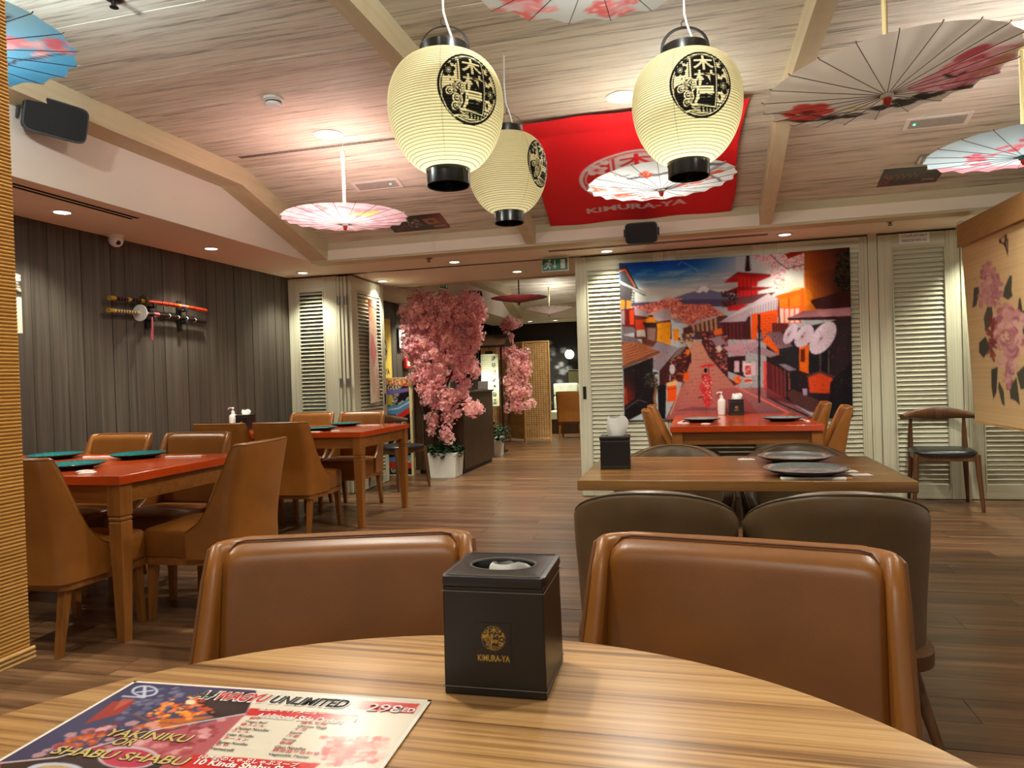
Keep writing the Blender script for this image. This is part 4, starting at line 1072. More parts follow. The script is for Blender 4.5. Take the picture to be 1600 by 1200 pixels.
# loudspeakers
def speaker(lab, loc, rot, w_, h_, d_):
    t = thing('loudspeaker', lab, 'loudspeaker', loc, rot=rot)
    rings = []
    for yy, sc in ((0.0, 0.72), (0.04, 0.86), (d_ - 0.03, 1.0), (d_, 0.97)):
        r = []
        for j in range(28):
            a = 2 * PI * j / 28; ca, sa = math.cos(a), math.sin(a)
            r.append((w_ / 2 * sc * math.copysign(abs(ca) ** 0.3, ca), -yy, h_ / 2 * sc * math.copysign(abs(sa) ** 0.3, sa)))
        rings.append(r)
    MB().loft(rings).build('cabinet', M['black'], t, angle=50)
    g = [(x * 0.94, -d_ - 0.004, z * 0.92) for x, _, z in rings[-1]]
    MB().loft([[(x * 0.96, -d_ + 0.001, z * 0.94) for x, _, z in rings[-1]], g]).build('grille', plain('speaker grille ' + lab[:4], rgb(14, 14, 14), 0.8, bump=0.4, scale=600), t)
    MB().box(-w_ / 2 - 0.012, -w_ / 2 - 0.004, -0.08, -0.02, -0.03, 0.03).box(w_ / 2 + 0.004, w_ / 2 + 0.012, -0.08, -0.02, -0.03, 0.03).box(-w_ / 2 - 0.012, w_ / 2 + 0.012, 0.006, 0.012, -0.03, 0.03).box(-w_ / 2 - 0.012, -w_ / 2 - 0.005, -0.03, 0.01, -0.03, 0.03).box(w_ / 2 + 0.005, w_ / 2 + 0.012, -0.03, 0.01, -0.03, 0.03).build('bracket', M['black'], t)
    MB().box(-0.04, 0.04, 0.012, 0.05, -0.05, 0.05).build('wall_mount', M['black'], t)
speaker('black loudspeaker on the white left bulkhead, by the bamboo blind', (-3.33, 3.12, 2.605), (R_(10), R_(6), R_(58)), 0.30, 0.19, 0.17)
speaker('black loudspeaker on the back beam under the red flag', (-0.375, 5.83, 2.285), (R_(14), 0, R_(2)), 0.255, 0.165, 0.15)
# dome camera
t = thing('security_camera', 'white dome security camera at the top of the dark board wall', 'camera', (-4.03, 4.29, ZS))
MB().lathe([(0.055, 0), (0.055, -0.012), (0.05, -0.016)], 32).build('base', M['white'], t)
MB().lathe([(0.045, -0.014), (0.050, -0.030), (0.047, -0.052), (0.036, -0.070), (0.018, -0.082), (0.001, -0.085)], 32).build('ball', M['white'], t)
MB().lathe([(0.017, 0), (0.017, 0.004), (0.012, 0.006), (0.001, 0.006)], 20).build('lens', M['black'], t, (0.035, -0.018, -0.058), (R_(20), R_(115), R_(-25)))
# exit signs
M['exitgreen'] = plain('exit sign green', rgb(20, 120, 84), 0.35, noise=0.02)
M['exitwhite'] = plain('exit sign white', rgb(220, 236, 226), 0.4, noise=0.01)
def exit_sign(lab, loc, W, Hh, rz=0):
    t = thing('exit_sign', lab, 'exit sign', loc, rz)
    MB().box(-W / 2, W / 2, 0, 0.03, 0, Hh).build('housing', M['white'], t, bevel=0.003)
    MB().box(-W / 2 + 0.008, W / 2 - 0.008, -0.003, 0, 0.008, Hh - 0.008).build('face', M['exitgreen'], t)
    q = Hh / 0.13
    def P(name, polys):
        mb = MB()
        for p in polys:
            n = len(p)
            mb.add([(x * q, -0.003, z * q) for x, z in p] + [(x * q, -0.0045, z * q) for x, z in p], [tuple(range(2 * n - 1, n - 1, -1))] + [(i, (i + 1) % n, (i + 1) % n + n, i + n) for i in range(n)])
        mb.build(name, M['exitwhite'], t, smooth=False)
    cir = [(-0.050 + 0.010 * math.cos(a), 0.103 + 0.010 * math.sin(a)) for a in [2 * PI * k / 14 for k in range(14)]]
    P('running_figure', [cir, [(-0.072, 0.085), (-0.052, 0.090), (-0.046, 0.078), (-0.058, 0.050), (-0.074, 0.056)], [(-0.100, 0.072), (-0.094, 0.078), (-0.068, 0.090), (-0.062, 0.082), (-0.090, 0.068)],
                         [(-0.050, 0.086), (-0.028, 0.070), (-0.032, 0.063), (-0.056, 0.076)], [(-0.072, 0.058), (-0.058, 0.052), (-0.040, 0.044), (-0.048, 0.018), (-0.056, 0.020), (-0.052, 0.038), (-0.070, 0.044)], [(-0.074, 0.060), (-0.062, 0.054), (-0.082, 0.028), (-0.108, 0.026), (-0.108, 0.034), (-0.088, 0.036)]])
    P('arrow', [[(-0.006, 0.105), (0.004, 0.105), (0.004, 0.045), (0.016, 0.056), (0.016, 0.043), (-0.001, 0.025), (-0.018, 0.043), (-0.018, 0.056), (-0.006, 0.045)]])
    P('door_mark', [[(0.055, 0.108), (0.098, 0.108), (0.098, 0.022), (0.055, 0.022)]])
    MB().box(-0.02, 0.02, 0.005, 0.025, Hh, Hh + 0.03).build('hanger', M['white'], t)
exit_sign('green exit sign with running figure above the doorway', (-1.236, 6.585, 2.132), 0.255, 0.130)
exit_sign('small green exit sign seen in the far room', (-3.30, 9.25, 2.40), 0.22, 0.12, R_(78))
# control valve sign
t = thing('wall_sign', 'white bilingual sprinkler control valve sign above the right louvred door', 'sign', (1.828, 6.652, 2.165))
MB().box(-0.117, 0.117, -0.004, 0.0, 0, 0.088).build('plate', M['paperwhite'], t)
M['inkblack'] = plain('black ink', rgb(24, 22, 22), 0.6)
def print_text(name, body, parent, loc, rot, width, height, mat, offset=0.0, shear=0.0, th=0.0004):
    """flat lettering fitted to width x height, lower left at loc, in the local xy plane turned by rot"""
    v, tr = text_tris(body, offset, shear)
    mb = MB(); mx = v.max(0)
    mb.add([(p[0] / mx[0] * width, p[1] / mx[1] * height, th) for p in v], [tuple(x) for x in tr])
    return mb.build(name, mat, parent, loc, rot, smooth=False)
AR = ['\ufebb\ufee4\ufe8e\ufee1', '\ufe97\ufea4\ufedc\ufee2', '\ufe8d\ufedf\ufee4\ufeae\ufeb7\ufe8e\ufe95']
print_text('lettering', ' '.join(AR)[::-1], t, (-0.095, -0.0041, 0.046), (PI / 2, 0, 0), 0.19, 0.036, M['inkblack'], 0.01)
print_text('lettering', 'SPRINKLER ZONE CONTROL VALVE', t, (-0.095, -0.0041, 0.014), (PI / 2, 0, 0), 0.19, 0.022, M['inkblack'], 0.015)
# swords on the dark wall
def sword(lab, z, y0, y1, yg, cols, guard, slope):
    t = thing('display_sword', lab, 'sword', (-4.045, y0, z))
    L = y1 - y0; g = yg - y0
    f = lambda s: (0, s, slope * s + 0.018 * math.sin(PI * s / L) * 0.6)
    def seg(name, a, b, r, mat, fl=0.75, parent=None):
        return MB().tube([f(a + (b - a) * k / 8) for k in range(9)], r, 10, flat=fl).build(name, mat, parent or t)
    seg('pommel', 0, 0.045, 0.0225, cols['pommel']); hd = seg('handle', 0.04, g, 0.0185, cols['handle'])
    for k in range(8): seg('wrap', 0.065 + k * (g - 0.09) / 8, 0.078 + k * (g - 0.09) / 8, 0.0197, cols['wrap'], parent=hd)
    if cols.get('band'): seg('band', g * 0.5, g * 0.5 + 0.03, 0.0212, cols['band'], parent=hd); seg('band', g - 0.03, g, 0.0212, cols['band'], parent=hd)
    MB().lathe([(0.016, -0.008), (guard, -0.006), (guard * 1.03, 0), (guard, 0.006), (0.016, 0.008)], 28).build('guard', cols['guard'], t, f(g + 0.008), (PI / 2, 0, 0))
    sh = seg('sheath', g + 0.015, L, 0.0215, cols['sheath'])
    for a, b, m_ in cols['marks']: seg('sheath_band', a, b, 0.0228, m_, parent=sh)
    return t, f
M['swred'] = plain('red lacquer sheath', rgb(196, 52, 24), 0.3); M['swmaroon'] = plain('maroon wrap', rgb(88, 30, 34), 0.6); M['swgold'] = plain('gold brass', rgb(196, 164, 60), 0.35, metal=0.5)
M['swcream'] = plain('cream wrap', rgb(226, 210, 150), 0.5); M['swpink'] = plain('pink cord', rgb(170, 70, 84), 0.7); M['swbronze'] = plain('bronze guard', rgb(92, 80, 34), 0.4, metal=0.5); M['swfur'] = plain('white fur ring', rgb(222, 222, 216), 0.9)
dot = M['paperwhite']
sword('upper display sword with red sheath on the dark wall', 1.812, 4.225, 5.258, 4.545, dict(pommel=M['swgold'], handle=M['swmaroon'], wrap=M['darkgap'], band=M['swgold'], guard=M['swbronze'], sheath=M['swred'], marks=[(0.69, 0.72, M['swgold']), (0.725, 0.775, M['swpink']), (0.78, 0.80, M['swgold']), (0.50, 0.506, M['darkgap']), (0.57, 0.575, M['darkgap']), (0.63, 0.635, M['darkgap']), (0.88, 0.885, M['darkgap'])]), 0.045, -0.005)
ts, ff = sword('lower display sword with cream handle and black sheath on the dark wall', 1.722, 4.209, 5.252, 4.505, dict(pommel=M['swgold'], handle=M['swcream'], wrap=M['rib'], guard=M['swfur'], sheath=M['blackgloss'], marks=[(0.43, 0.49, M['swpink']), (0.36, 0.366, dot), (0.60, 0.606, dot), (0.70, 0.706, dot), (0.80, 0.806, dot), (0.90, 0.906, dot)]), 0.062, -0.012)
MB().tube([(0.02, 0.40, -0.02), (0.022, 0.395, -0.09), (0.02, 0.385, -0.17), (0.022, 0.39, -0.205), (0.02, 0.40, -0.18), (0.02, 0.405, -0.10), (0.02, 0.405, -0.02)], 0.005, 6).build('tassel', M['swpink'], ts)
t = thing('sword_rack', 'black wall rack holding the two display swords', 'rack', (-4.10, 4.6, 1.60))
for yy in (0.05, 0.40):
    MB().box(-0.004, 0.012, yy - 0.02, yy + 0.02, 0.02, 0.27).build('upright', M['black'], t, bevel=0.003)
    for zz in (0.075, 0.175):
        MB().box(0.0, 0.075, yy - 0.016, yy + 0.016, zz, zz + 0.012).box(0.063, 0.078, yy - 0.016, yy + 0.016, zz, zz + 0.035).build('arm', M['black'], t, bevel=0.003)
# framed print cut by the blind
c = Cv(40, 90, (196, 186, 166)); c.poly([(0, 0), (1, 0), (1, 0.42), (0, 0.42)], (60, 50, 44)); c.speck([(0, 0), (1, 0), (1, 0.4), (0, 0.4)], [(226, 218, 200), (30, 26, 26)], 160, 2.4)
t = print_sheet('wall_scroll', c.out(), 40, 90, lambda u, v: (-4.085, 3.06 + 0.50 * u, 1.915 - 0.395 * v), M['poster'], thick=0.012)
tag(t, 'black and cream printed hanging on the dark wall, mostly behind the bamboo blind', 'wall hanging')
# ================================================================ STREET TAPESTRY (flat print on cloth)
def tapestry_print():
    c = Cv(330, 245, (200, 200, 200), 2)
    c.T = homography([(967, 411), (1328, 386), (1333, 652), (975, 657)], [(0, 0), (1, 0), (1, 1), (0, 1)])
    A = lambda *p: [(960 + x / 8, 380 + y / 8) for x, y in p]
    B = lambda *p: [(1150 + x / 8, 380 + y / 8) for x, y in p]
    D = lambda *p: [(960 + x / 8, 510 + y / 8) for x, y in p]
    E = lambda *p: [(1150 + x / 8, 510 + y / 8) for x, y in p]
    # sky
    uu, vv = np.meshgrid((np.arange(c.w) + 0.5) / c.w, (np.arange(c.h) + 0.5) / c.h)
    sm = lambda a, b_, x: (lambda q: q * q * (3 - 2 * q))(np.clip((x - a) / (b_ - a), 0, 1))[..., None]
    sky = np.array((14, 84, 160.)) * (1 - sm(0.02, 0.20, vv)) + np.array((196, 206, 208.)) * sm(0.02, 0.20, vv)
    f_ = sm(0.28, 0.62, uu + 0.3 * vv); c.a[:] = sky * (1 - f_) + np.array((178, 180, 186.)) * f_
    for k in range(60):
        x = 960 + c.rg.rand() * 190; y = 420 + c.rg.rand() * 45
        c.ell(x, y, 8 + 16 * c.rg.rand(), 1 + 1.6 * c.rg.rand(), (232, 228, 220), 0.22, -0.1)
    for k in range(16): c.ell(1010 + 90 * c.rg.rand(), 418 + 12 * c.rg.rand(), 10, 1.3, (150, 178, 206), 0.25, -0.2)
    c.line(A((790, 270), (840, 215), (1000, 300), (1060, 350)), 2, (120, 156, 200), 0.6)
    c.grad(A((0, 560), (1500, 560), (1500, 760), (0, 760)), (222, 224, 214), (214, 208, 200), (980, 450), (980, 475), 0.6)
    # mountain, hills
    c.poly(A((680, 700), (900, 620), (1010, 590), (1090, 525), (1140, 520), (1180, 565), (1260, 590), (1450, 620), (1500, 720), (680, 740)), (120, 122, 148))
    c.poly(A((1010, 600), (1090, 525), (1140, 520), (1185, 568), (1150, 610), (1110, 585), (1070, 612)), (232, 232, 238))
    c.poly(A((200, 745), (640, 720), (1000, 690), (1500, 690), (1500, 780), (200, 790)), (98, 88, 118))
    # blossom belt
    bel = A((220, 800), (420, 760), (640, 690), (720, 690), (900, 760), (1180, 750), (1330, 860), (1400, 900), (1200, 960), (980, 1040), (880, 1000), (700, 880), (260, 880))
    c.poly(bel, (196, 116, 104)); c.speck(bel, [(228, 148, 124), (240, 176, 150), (170, 92, 92), (214, 128, 110), (146, 78, 84)], 900, 1.2)
    c.speck(A((650, 680), (860, 690), (800, 730), (640, 740)), [(236, 160, 140)], 60, 1.1)
    # right sky and branches
    c.grad(B((0, 60), (850, 60), (850, 560), (400, 700), (0, 700)), (178, 180, 188), (232, 230, 224), (1160, 400), (1225, 450))
    c.speck(B((150, 130), (500, 70), (850, 80), (850, 330), (640, 330), (600, 560), (500, 560), (430, 300), (330, 220)), [(226, 160, 164), (236, 190, 190), (206, 128, 140)], 420, 1.3)
    c.line(B((410, 60), (440, 130), (520, 220), (640, 310), (850, 260)), 1.2, (96, 66, 76))
    # pagoda
    c.poly(B((130, 110), (165, 110), (168, 200), (180, 340), (110, 340), (125, 200)), (52, 22, 30))
    for k in range(6): c.line(B((120 - k * 3, 160 + k * 30), (178 + k * 3, 160 + k * 30)), 1.2, (52, 22, 30))
    red, dred = (206, 52, 48), (120, 22, 32)
    c.poly(B((-140, 470), (20, 350), (440, 380), (430, 410), (280, 470), (-140, 480)), (170, 40, 44)); c.poly(B((-140, 462), (20, 345), (440, 378), (420, 392), (30, 366)), dred)
    c.poly(B((20, 400), (270, 420), (270, 530), (20, 540)), red)
    c.poly(B((-150, 600), (30, 530), (460, 540), (280, 590), (-150, 620)), (150, 40, 46)); c.poly(B((20, 580), (270, 575), (280, 690), (20, 690)), red)
    for k in range(5): c.line(B((40 + 50 * k, 410), (40 + 50 * k, 690)), 0.9, (140, 26, 34))
    c.poly(B((-170, 730), (30, 660), (500, 600), (380, 700), (0, 780), (-180, 780)), (120, 70, 76)); c.poly(B((-120, 770), (150, 760), (40, 830), (-100, 840)), (190, 46, 48))
    c.speck(B((-180, 600), (20, 560), (20, 760), (-180, 800)), [(58, 40, 40), (90, 60, 50)], 90, 1.5)
    # tall building, top right
    c.grad(B((850, 50), (1440, 30), (1470, 900), (850, 880)), (206, 120, 40), (46, 26, 24), (1256, 440), (1320, 430))
    c.grad(B((850, 50), (1440, 30), (1445, 330), (850, 330)), (110, 50, 30), (150, 80, 34), (1290, 390), (1270, 420), 0.5)
    c.poly(B((610, 120), (850, 50), (900, 60), (850, 110), (650, 190)), (150, 50, 32))
    for k in range(12): c.line(B((880 + k * 45, 380 - k * 8), (900 + k * 44, 700 - k * 12)), 0.7, (110, 52, 28), 0.5)
    for k in range(12): c.line(B((870, 420 + k * 24), (1400, 300 + k * 32)), 0.6, (96, 46, 28), 0.35)
    c.speck(B((1270, 130), (1440, 60), (1445, 620), (1330, 640), (1240, 480)), [(40, 40, 28), (70, 70, 44), (26, 24, 20)], 260, 1.6)
    c.poly(B((920, 710), (1440, 580), (1470, 820), (1000, 820)), (66, 26, 24))
    c.ell(1236, 450, 22, 14, (250, 214, 170), 0.35); c.ell(1250, 464, 20, 16, (244, 150, 50), 0.4)
    # sunlit upper houses
    c.poly(B((380, 720), (520, 640), (850, 560), (860, 860), (380, 860)), (238, 118, 36))
    c.poly(B((530, 700), (800, 640), (800, 790), (530, 800)), (244, 132, 46)); c.poly(B((540, 810), (800, 800), (820, 1000), (540, 1000)), (220, 110, 84))
    for k in range(4): c.poly(B((550 + 64 * k, 815), (595 + 64 * k, 812), (595 + 64 * k, 990), (550 + 64 * k, 990)), (246, 206, 196))
    c.line(B((530, 700), (540, 1000)), 2.5, (110, 40, 24)); c.line(B((660, 680), (660, 790)), 1.5, (150, 60, 24)); c.line(B((830, 560), (830, 860)), 3, (220, 110, 40))
    def roof(pts, base, dark, n, i0, i1, j0, j1, wd=1.0):
        c.poly(pts, base)
        a, b, d, e = pts[i0], pts[i1], pts[j0], pts[j1]
        for k in range(n):
            t = (k + 0.5) / n
            c.line([(a[0] + (b[0] - a[0]) * t, a[1] + (b[1] - a[1]) * t), (d[0] + (e[0] - d[0]) * t, d[1] + (e[1] - d[1]) * t)], wd, dark, 0.75)
    roof(B((-20, 980), (-20, 880), (400, 620), (530, 690), (520, 820), (180, 880)), (206, 190, 198), (126, 104, 118), 16, 1, 3, 0, 4)
    roof(B((660, 930), (830, 850), (1470, 800), (1470, 920), (700, 940)), (196, 150, 156), (110, 62, 72), 26, 1, 2, 0, 3)
    c.poly(B((640, 930), (1470, 910), (1480, 960), (650, 960)), (70, 36, 40))
    c.poly(B((0, 990), (180, 900), (190, 1200), (0, 1200)), (80, 40, 40)); c.poly(B((190, 880), (520, 830), (520, 1200), (190, 1200)), (224, 100, 40))
    for k in range(9): c.line(B((310, 910 + k * 32), (510, 890 + k * 32)), 0.8, (180, 72, 30))
    c.line(B((285, 890), (290, 1200)), 4, (70, 36, 36)); c.poly(B((450, 990), (660, 1000), (660, 1100), (450, 1110)), (120, 60, 56))
    for k in range(6): c.line(B((470 + k * 32, 1000), (470 + k * 32, 1100)), 1.0, (60, 26, 26))
    # dark right houses
    c.poly(E((380, 100), (1470, -120), (1470, 1150), (380, 900)), (58, 44, 50))
    roof(E((300, 180), (400, 70), (560, 60), (720, 260), (540, 280)), (150, 120, 128), (70, 50, 60), 9, 1, 2, 0, 3)
    roof(E((0, 360), (0, 230), (200, 160), (280, 190), (250, 300)), (206, 176, 188), (130, 96, 112), 10, 1, 3, 0, 4)
    c.poly(E((320, 180), (400, 100), (560, 330), (540, 360)), (230, 110, 48)); roof(E((150, 320), (290, 240), (540, 350), (430, 385), (240, 330)), (186, 160, 168), (110, 90, 100), 7, 1, 2, 0, 3)
    c.poly(E((540, 280), (790, 230), (800, 560), (620, 520), (540, 460)), (52, 50, 56)); c.poly(E((790, 260), (910, 220), (905, 590), (790, 550)), (232, 122, 40)); c.poly(E((805, 290), (860, 280), (860, 450), (805, 440)), (110, 50, 34))
    c.poly(E((910, 300), (1180, 280), (1180, 580), (910, 580)), (38, 38, 44)); c.line(E((1052, 300), (1052, 560)), 1.4, (110, 96, 84)); c.line(E((1160, 300), (1160, 600)), 1.4, (120, 104, 88))
    c.poly(E((530, 470), (620, 470), (760, 540), (660, 560)), (150, 140, 150))
    c.poly(E((340, 440), (400, 440), (600, 560), (620, 900), (420, 860), (350, 740)), (104, 52, 56))
    for k in range(4): c.line(E((460 + 50 * k, 480 + 20 * k), (470 + 50 * k, 880)), 1.0, (150, 84, 84))
    c.poly(E((340, 430), (380, 430), (385, 830), (345, 760)), (222, 100, 90)); c.poly(E((620, 560), (760, 550), (770, 800), (630, 800)), (46, 44, 52))
    c.line(E((660, 580), (670, 790)), 1.4, (180, 100, 90))
    # parasols in the print
    for cx, cy, rx, ry, ro in ((680, 120, 70, 140, 0.5), (850, 150, 100, 160, 0.62), (1085, 175, 130, 235, 0.62)):
        cx2, cy2 = 1150 + cx / 8, 510 + (cy - 30) / 8
        c.ell(cx2, cy2, rx / 8, ry / 8, (226, 210, 224), 1, ro)
        for k in range(18):
            a = k * PI / 9; x1 = rx / 8 * math.cos(a); y1 = ry / 8 * math.sin(a)
            c.line([(cx2 - 3, cy2 + 1), (cx2 + x1 * math.cos(ro) - y1 * math.sin(ro), cy2 + x1 * math.sin(ro) + y1 * math.cos(ro))], 0.5, (160, 130, 150), 0.7)
        c.ell(cx2 - 3, cy2 + 1, 1.5, 1.5, (150, 70, 40))
    c.poly(E((870, 620), (1050, 555), (1240, 630), (1210, 640), (1050, 585), (880, 632)), (106, 70, 74)); c.poly(E((900, 635), (1050, 585), (1210, 650), (1190, 840), (920, 830)), (206, 88, 52))
    c.poly(E((630, 820), (720, 790), (960, 900), (1230, 1000), (1200, 1150), (900, 1060), (700, 960)), (96, 66, 66)); c.poly(E((1180, 700), (1470, 420), (1480, 1150), (1150, 1150)), (36, 30, 36))
    c.poly(E((830, 780), (890, 780), (890, 860), (840, 860)), (180, 160, 190))
    # centre: far street houses
    c.poly(A((860, 1060), (1000, 1000), (1250, 900), (1420, 900), (1420, 1200), (860, 1200)), (96, 66, 66))
    for k in range(6): c.poly(A((970 + 55 * k, 1030 - 20 * k), (1000 + 55 * k, 1010 - 20 * k), (1010 + 55 * k, 1090), (985 + 55 * k, 1100)), (190, 150, 120)); c.line(A((960 + 50 * k, 1030 - 18 * k), (1060 + 50 * k, 950 - 12 * k)), 1.6, (190, 172, 180))
    roof(A((1310, 980), (1330, 970), (1600, 800), (1720, 800), (1640, 970)), (206, 190, 200), (130, 106, 120), 12, 1, 3, 0, 4)
    c.poly(A((1330, 985), (1600, 970), (1600, 1200), (1360, 1200)), (104, 50, 56))
    for k in range(5): c.line(A((1380 + 45 * k, 990), (1385 + 45 * k, 1200)), 1.4, (60, 30, 36))
    c.poly(A((1240, 1090), (1340, 1050), (1350, 1130), (1250, 1150)), (226, 116, 46))
    # street
    c.grad(D((960, 190), (1090, 180), (1240, 420), (1560, 800), (1900, 1200), (640, 1200), (780, 900), (900, 560)), (206, 158, 138), (176, 110, 108), (1085, 540), (1085, 650))
    c.grad(D((1300, 780), (1900, 760), (2600, 1200), (1250, 1200)), (172, 100, 100), (130, 70, 76), (1150, 610), (1200, 655), 0.7)
    for k in range(16): c.line(D((900 - 14 * k, 420 + 48 * k), (1300 + 30 * k, 400 + 46 * k)), 0.7, (150, 96, 92), 0.45)
    c.line(D((870, 690), (640, 1180)), 1.6, (120, 76, 70)); c.line(D((830, 760), (700, 1100)), 1.6, (214, 170, 140)); c.line(E((0, 750), (300, 900), (700, 1100)), 2.5, (230, 130, 110))
    c.line(E((430, 900), (560, 970), (760, 1060), (900, 1120)), 2.5, (70, 52, 56))
    # right mid shops
    c.poly(D((1090, 80), (1420, 120), (1420, 640), (1560, 720), (1500, 740), (1180, 380), (1090, 200)), (92, 58, 62)); c.speck(D((1090, 80), (1420, 120), (1420, 640), (1180, 380)), [(170, 120, 110), (60, 36, 40), (200, 150, 140), (210, 96, 70)], 150, 1.3)
    roof(D((1200, 150), (1320, 110), (1390, 200), (1290, 260)), (180, 160, 172), (120, 96, 108), 6, 0, 1, 3, 2); c.poly(D((1260, 260), (1320, 230), (1350, 280), (1310, 325)), (226, 214, 200))
    roof(D((1350, 260), (1600, 180), (1660, 340), (1510, 370)), (214, 180, 192), (150, 110, 124), 9, 0, 1, 3, 2)
    c.poly(D((1400, 380), (1640, 360), (1640, 640), (1420, 560)), (66, 36, 42)); c.poly(D((1500, 430), (1560, 430), (1560, 570), (1500, 570)), (224, 196, 206)); c.poly(D((1600, 430), (1640, 430), (1640, 570), (1600, 570)), (224, 196, 206))
    c.poly(E((90, 460), (195, 460), (195, 620), (100, 620)), (238, 230, 232)); c.poly(E((195, 440), (245, 440), (245, 610), (200, 610)), (226, 200, 212)); c.poly(E((100, 640), (200, 640), (200, 710), (105, 710)), (226, 190, 180))
    for k in range(5): c.line(E((115, 500 + 24 * k), (185, 495 + 24 * k)), 2.2, (200, 50, 52))
    c.line(E((110, 680), (190, 675)), 3, (206, 60, 50)); c.speck(D((1500, 640), (1580, 620), (1580, 710), (1500, 710)), [(240, 130, 50), (226, 96, 40)], 40, 1.4)
    c.poly(E((270, 40), (320, 40), (330, 170), (255, 170)), (90, 80, 96)); c.poly(E((265, 70), (315, 70), (315, 150), (265, 150)), (196, 190, 210)); c.line(E((290, 0), (290, 950)), 3.2, (40, 36, 44))
    # yellow houses
    c.poly(A((250, 900), (700, 880), (720, 1200), (250, 1200)), (110, 60, 40)); c.poly(A((530, 1000), (700, 980), (700, 1350), (600, 1360), (530, 1320)), (234, 164, 24)); c.poly(A((730, 1070), (805, 1070), (805, 1220), (740, 1220)), (230, 152, 30))
    roof(A((245, 900), (260, 810), (400, 850), (430, 920)), (196, 180, 186), (120, 100, 110), 7, 1, 2, 0, 3); roof(A((480, 920), (500, 850), (690, 815), (720, 950), (540, 980)), (200, 184, 190), (120, 102, 112), 9, 1, 2, 0, 3)
    roof(A((710, 930), (780, 920), (880, 1000), (760, 990)), (190, 176, 184), (120, 102, 112), 5, 0, 1, 3, 2); c.poly(A((700, 880), (780, 880), (790, 930), (720, 930)), (226, 170, 140))
    c.poly(A((260, 960), (380, 950), (380, 1090), (270, 1090)), (190, 74, 40)); c.poly(A((390, 950), (440, 920), (500, 930), (530, 990), (390, 990)), (228, 150, 50)); c.poly(A((350, 990), (540, 990), (520, 1050), (380, 1050)), (60, 44, 40))
    c.poly(A((390, 1060), (530, 1060), (520, 1200), (510, 1340), (420, 1340), (400, 1200)), (156, 124, 116)); c.line(A((395, 1050), (415, 1340)), 2, (70, 50, 46)); c.line(A((530, 1050), (515, 1340)), 2, (70, 50, 46))
    # left foreground houses
    c.poly(A((60, 260), (150, 270), (300, 570), (410, 630), (380, 660), (80, 500)), (66, 66, 70)); c.poly(A((70, 340), (140, 320), (270, 560), (80, 480)), (84, 82, 84)); c.line(A((70, 350), (135, 330), (260, 545)), 2.2, (214, 120, 84))
    c.line(A((80, 490), (230, 560), (400, 640)), 3, (196, 196, 196)); c.poly(A((60, 500), (230, 580), (210, 720), (60, 720)), (96, 92, 94)); c.poly(A((75, 710), (210, 720), (210, 810), (75, 820)), (220, 160, 84)); c.line(A((140, 710), (140, 820)), 2, (90, 60, 50))
    for k in range(4): c.line(A((205, 620 + 34 * k), (245, 622 + 34 * k)), 1.4, (60, 56, 56))
    c.line(A((245, 610), (245, 750)), 1.2, (60, 56, 56)); c.poly(A((80, 830), (250, 810), (250, 1060), (90, 1040)), (120, 40, 30)); c.poly(A((190, 840), (245, 830), (245, 1020), (195, 1020)), (226, 84, 40)); c.poly(A((85, 840), (130, 840), (130, 1020), (90, 1020)), (190, 160, 166))
    roof(A((95, 1040), (240, 1050), (280, 1110), (95, 1150)), (160, 146, 152), (80, 70, 76), 8, 0, 1, 3, 2); roof(D((95, 110), (260, 140), (330, 200), (95, 230)), (150, 140, 146), (70, 60, 66), 8, 0, 1, 3, 2); c.poly(D((280, 50), (380, 40), (390, 130), (280, 130)), (206, 200, 192))
    c.poly(D((340, 140), (520, 190), (520, 260), (350, 230)), (110, 70, 56))
    roof(D((320, 480), (540, 180), (790, 260), (560, 560)), (206, 196, 204), (96, 84, 92), 20, 0, 1, 3, 2, 1.3)
    roof(D((90, 200), (330, 200), (560, 320), (110, 500)), (176, 116, 84), (84, 44, 34), 9, 0, 2, 0, 3, 1.2)
    for k in range(8): c.line(D((100, 250 + 34 * k), (190 + 60 * k, 220 + 20 * k)), 2.2, (196, 132, 98), 0.8)
    c.line(D((110, 510), (400, 390), (560, 320)), 4, (128, 92, 74))
    c.poly(D((110, 530), (470, 390), (460, 560), (520, 640), (520, 1000), (130, 1200)), (40, 30, 34)); c.grad(D((120, 560), (260, 520), (260, 900), (130, 1000)), (110, 46, 34), (50, 34, 36), (978, 610), (992, 600))
    c.poly(D((120, 780), (150, 760), (170, 960), (130, 980)), (160, 70, 40)); c.line(D((470, 400), (465, 640)), 4, (44, 40, 44))
    c.poly(D((560, 560), (790, 280), (910, 240), (950, 300), (950, 450), (880, 640), (700, 720), (560, 740)), (80, 44, 44)); c.speck(D((700, 420), (940, 300), (900, 640), (720, 700)), [(110, 60, 56), (60, 30, 34), (190, 120, 90)], 120, 1.5)
    roof(D((700, 420), (800, 270), (910, 240), (830, 340)), (170, 150, 152), (110, 90, 94), 5, 1, 2, 0, 3); c.poly(D((890, 290), (945, 280), (940, 350), (895, 350)), (232, 140, 40)); c.line(D((955, 330), (955, 450)), 1.6, (40, 30, 34))
    c.speck(D((800, 100), (1000, 80), (960, 240), (820, 220)), [(70, 46, 46), (210, 196, 196), (150, 110, 96), (230, 170, 80)], 120, 1.3)
    c.ell(960 + 724 / 8, 510 + 535 / 8, 4.4, 7.6, (206, 196, 200)); c.line(D((700, 600), (695, 680)), 1.2, (206, 190, 190))
    c.poly(D((860, 590), (935, 560), (930, 680), (870, 680)), (220, 110, 40)); c.poly(D((780, 640), (860, 620), (860, 700), (790, 690)), (110, 40, 40))
    c.poly(D((650, 710), (780, 670), (780, 740), (660, 750)), (230, 190, 140)); c.poly(D((660, 750), (780, 735), (770, 930), (660, 945)), (228, 100, 28)); c.line(D((660, 790), (775, 770)), 1.2, (170, 60, 20))
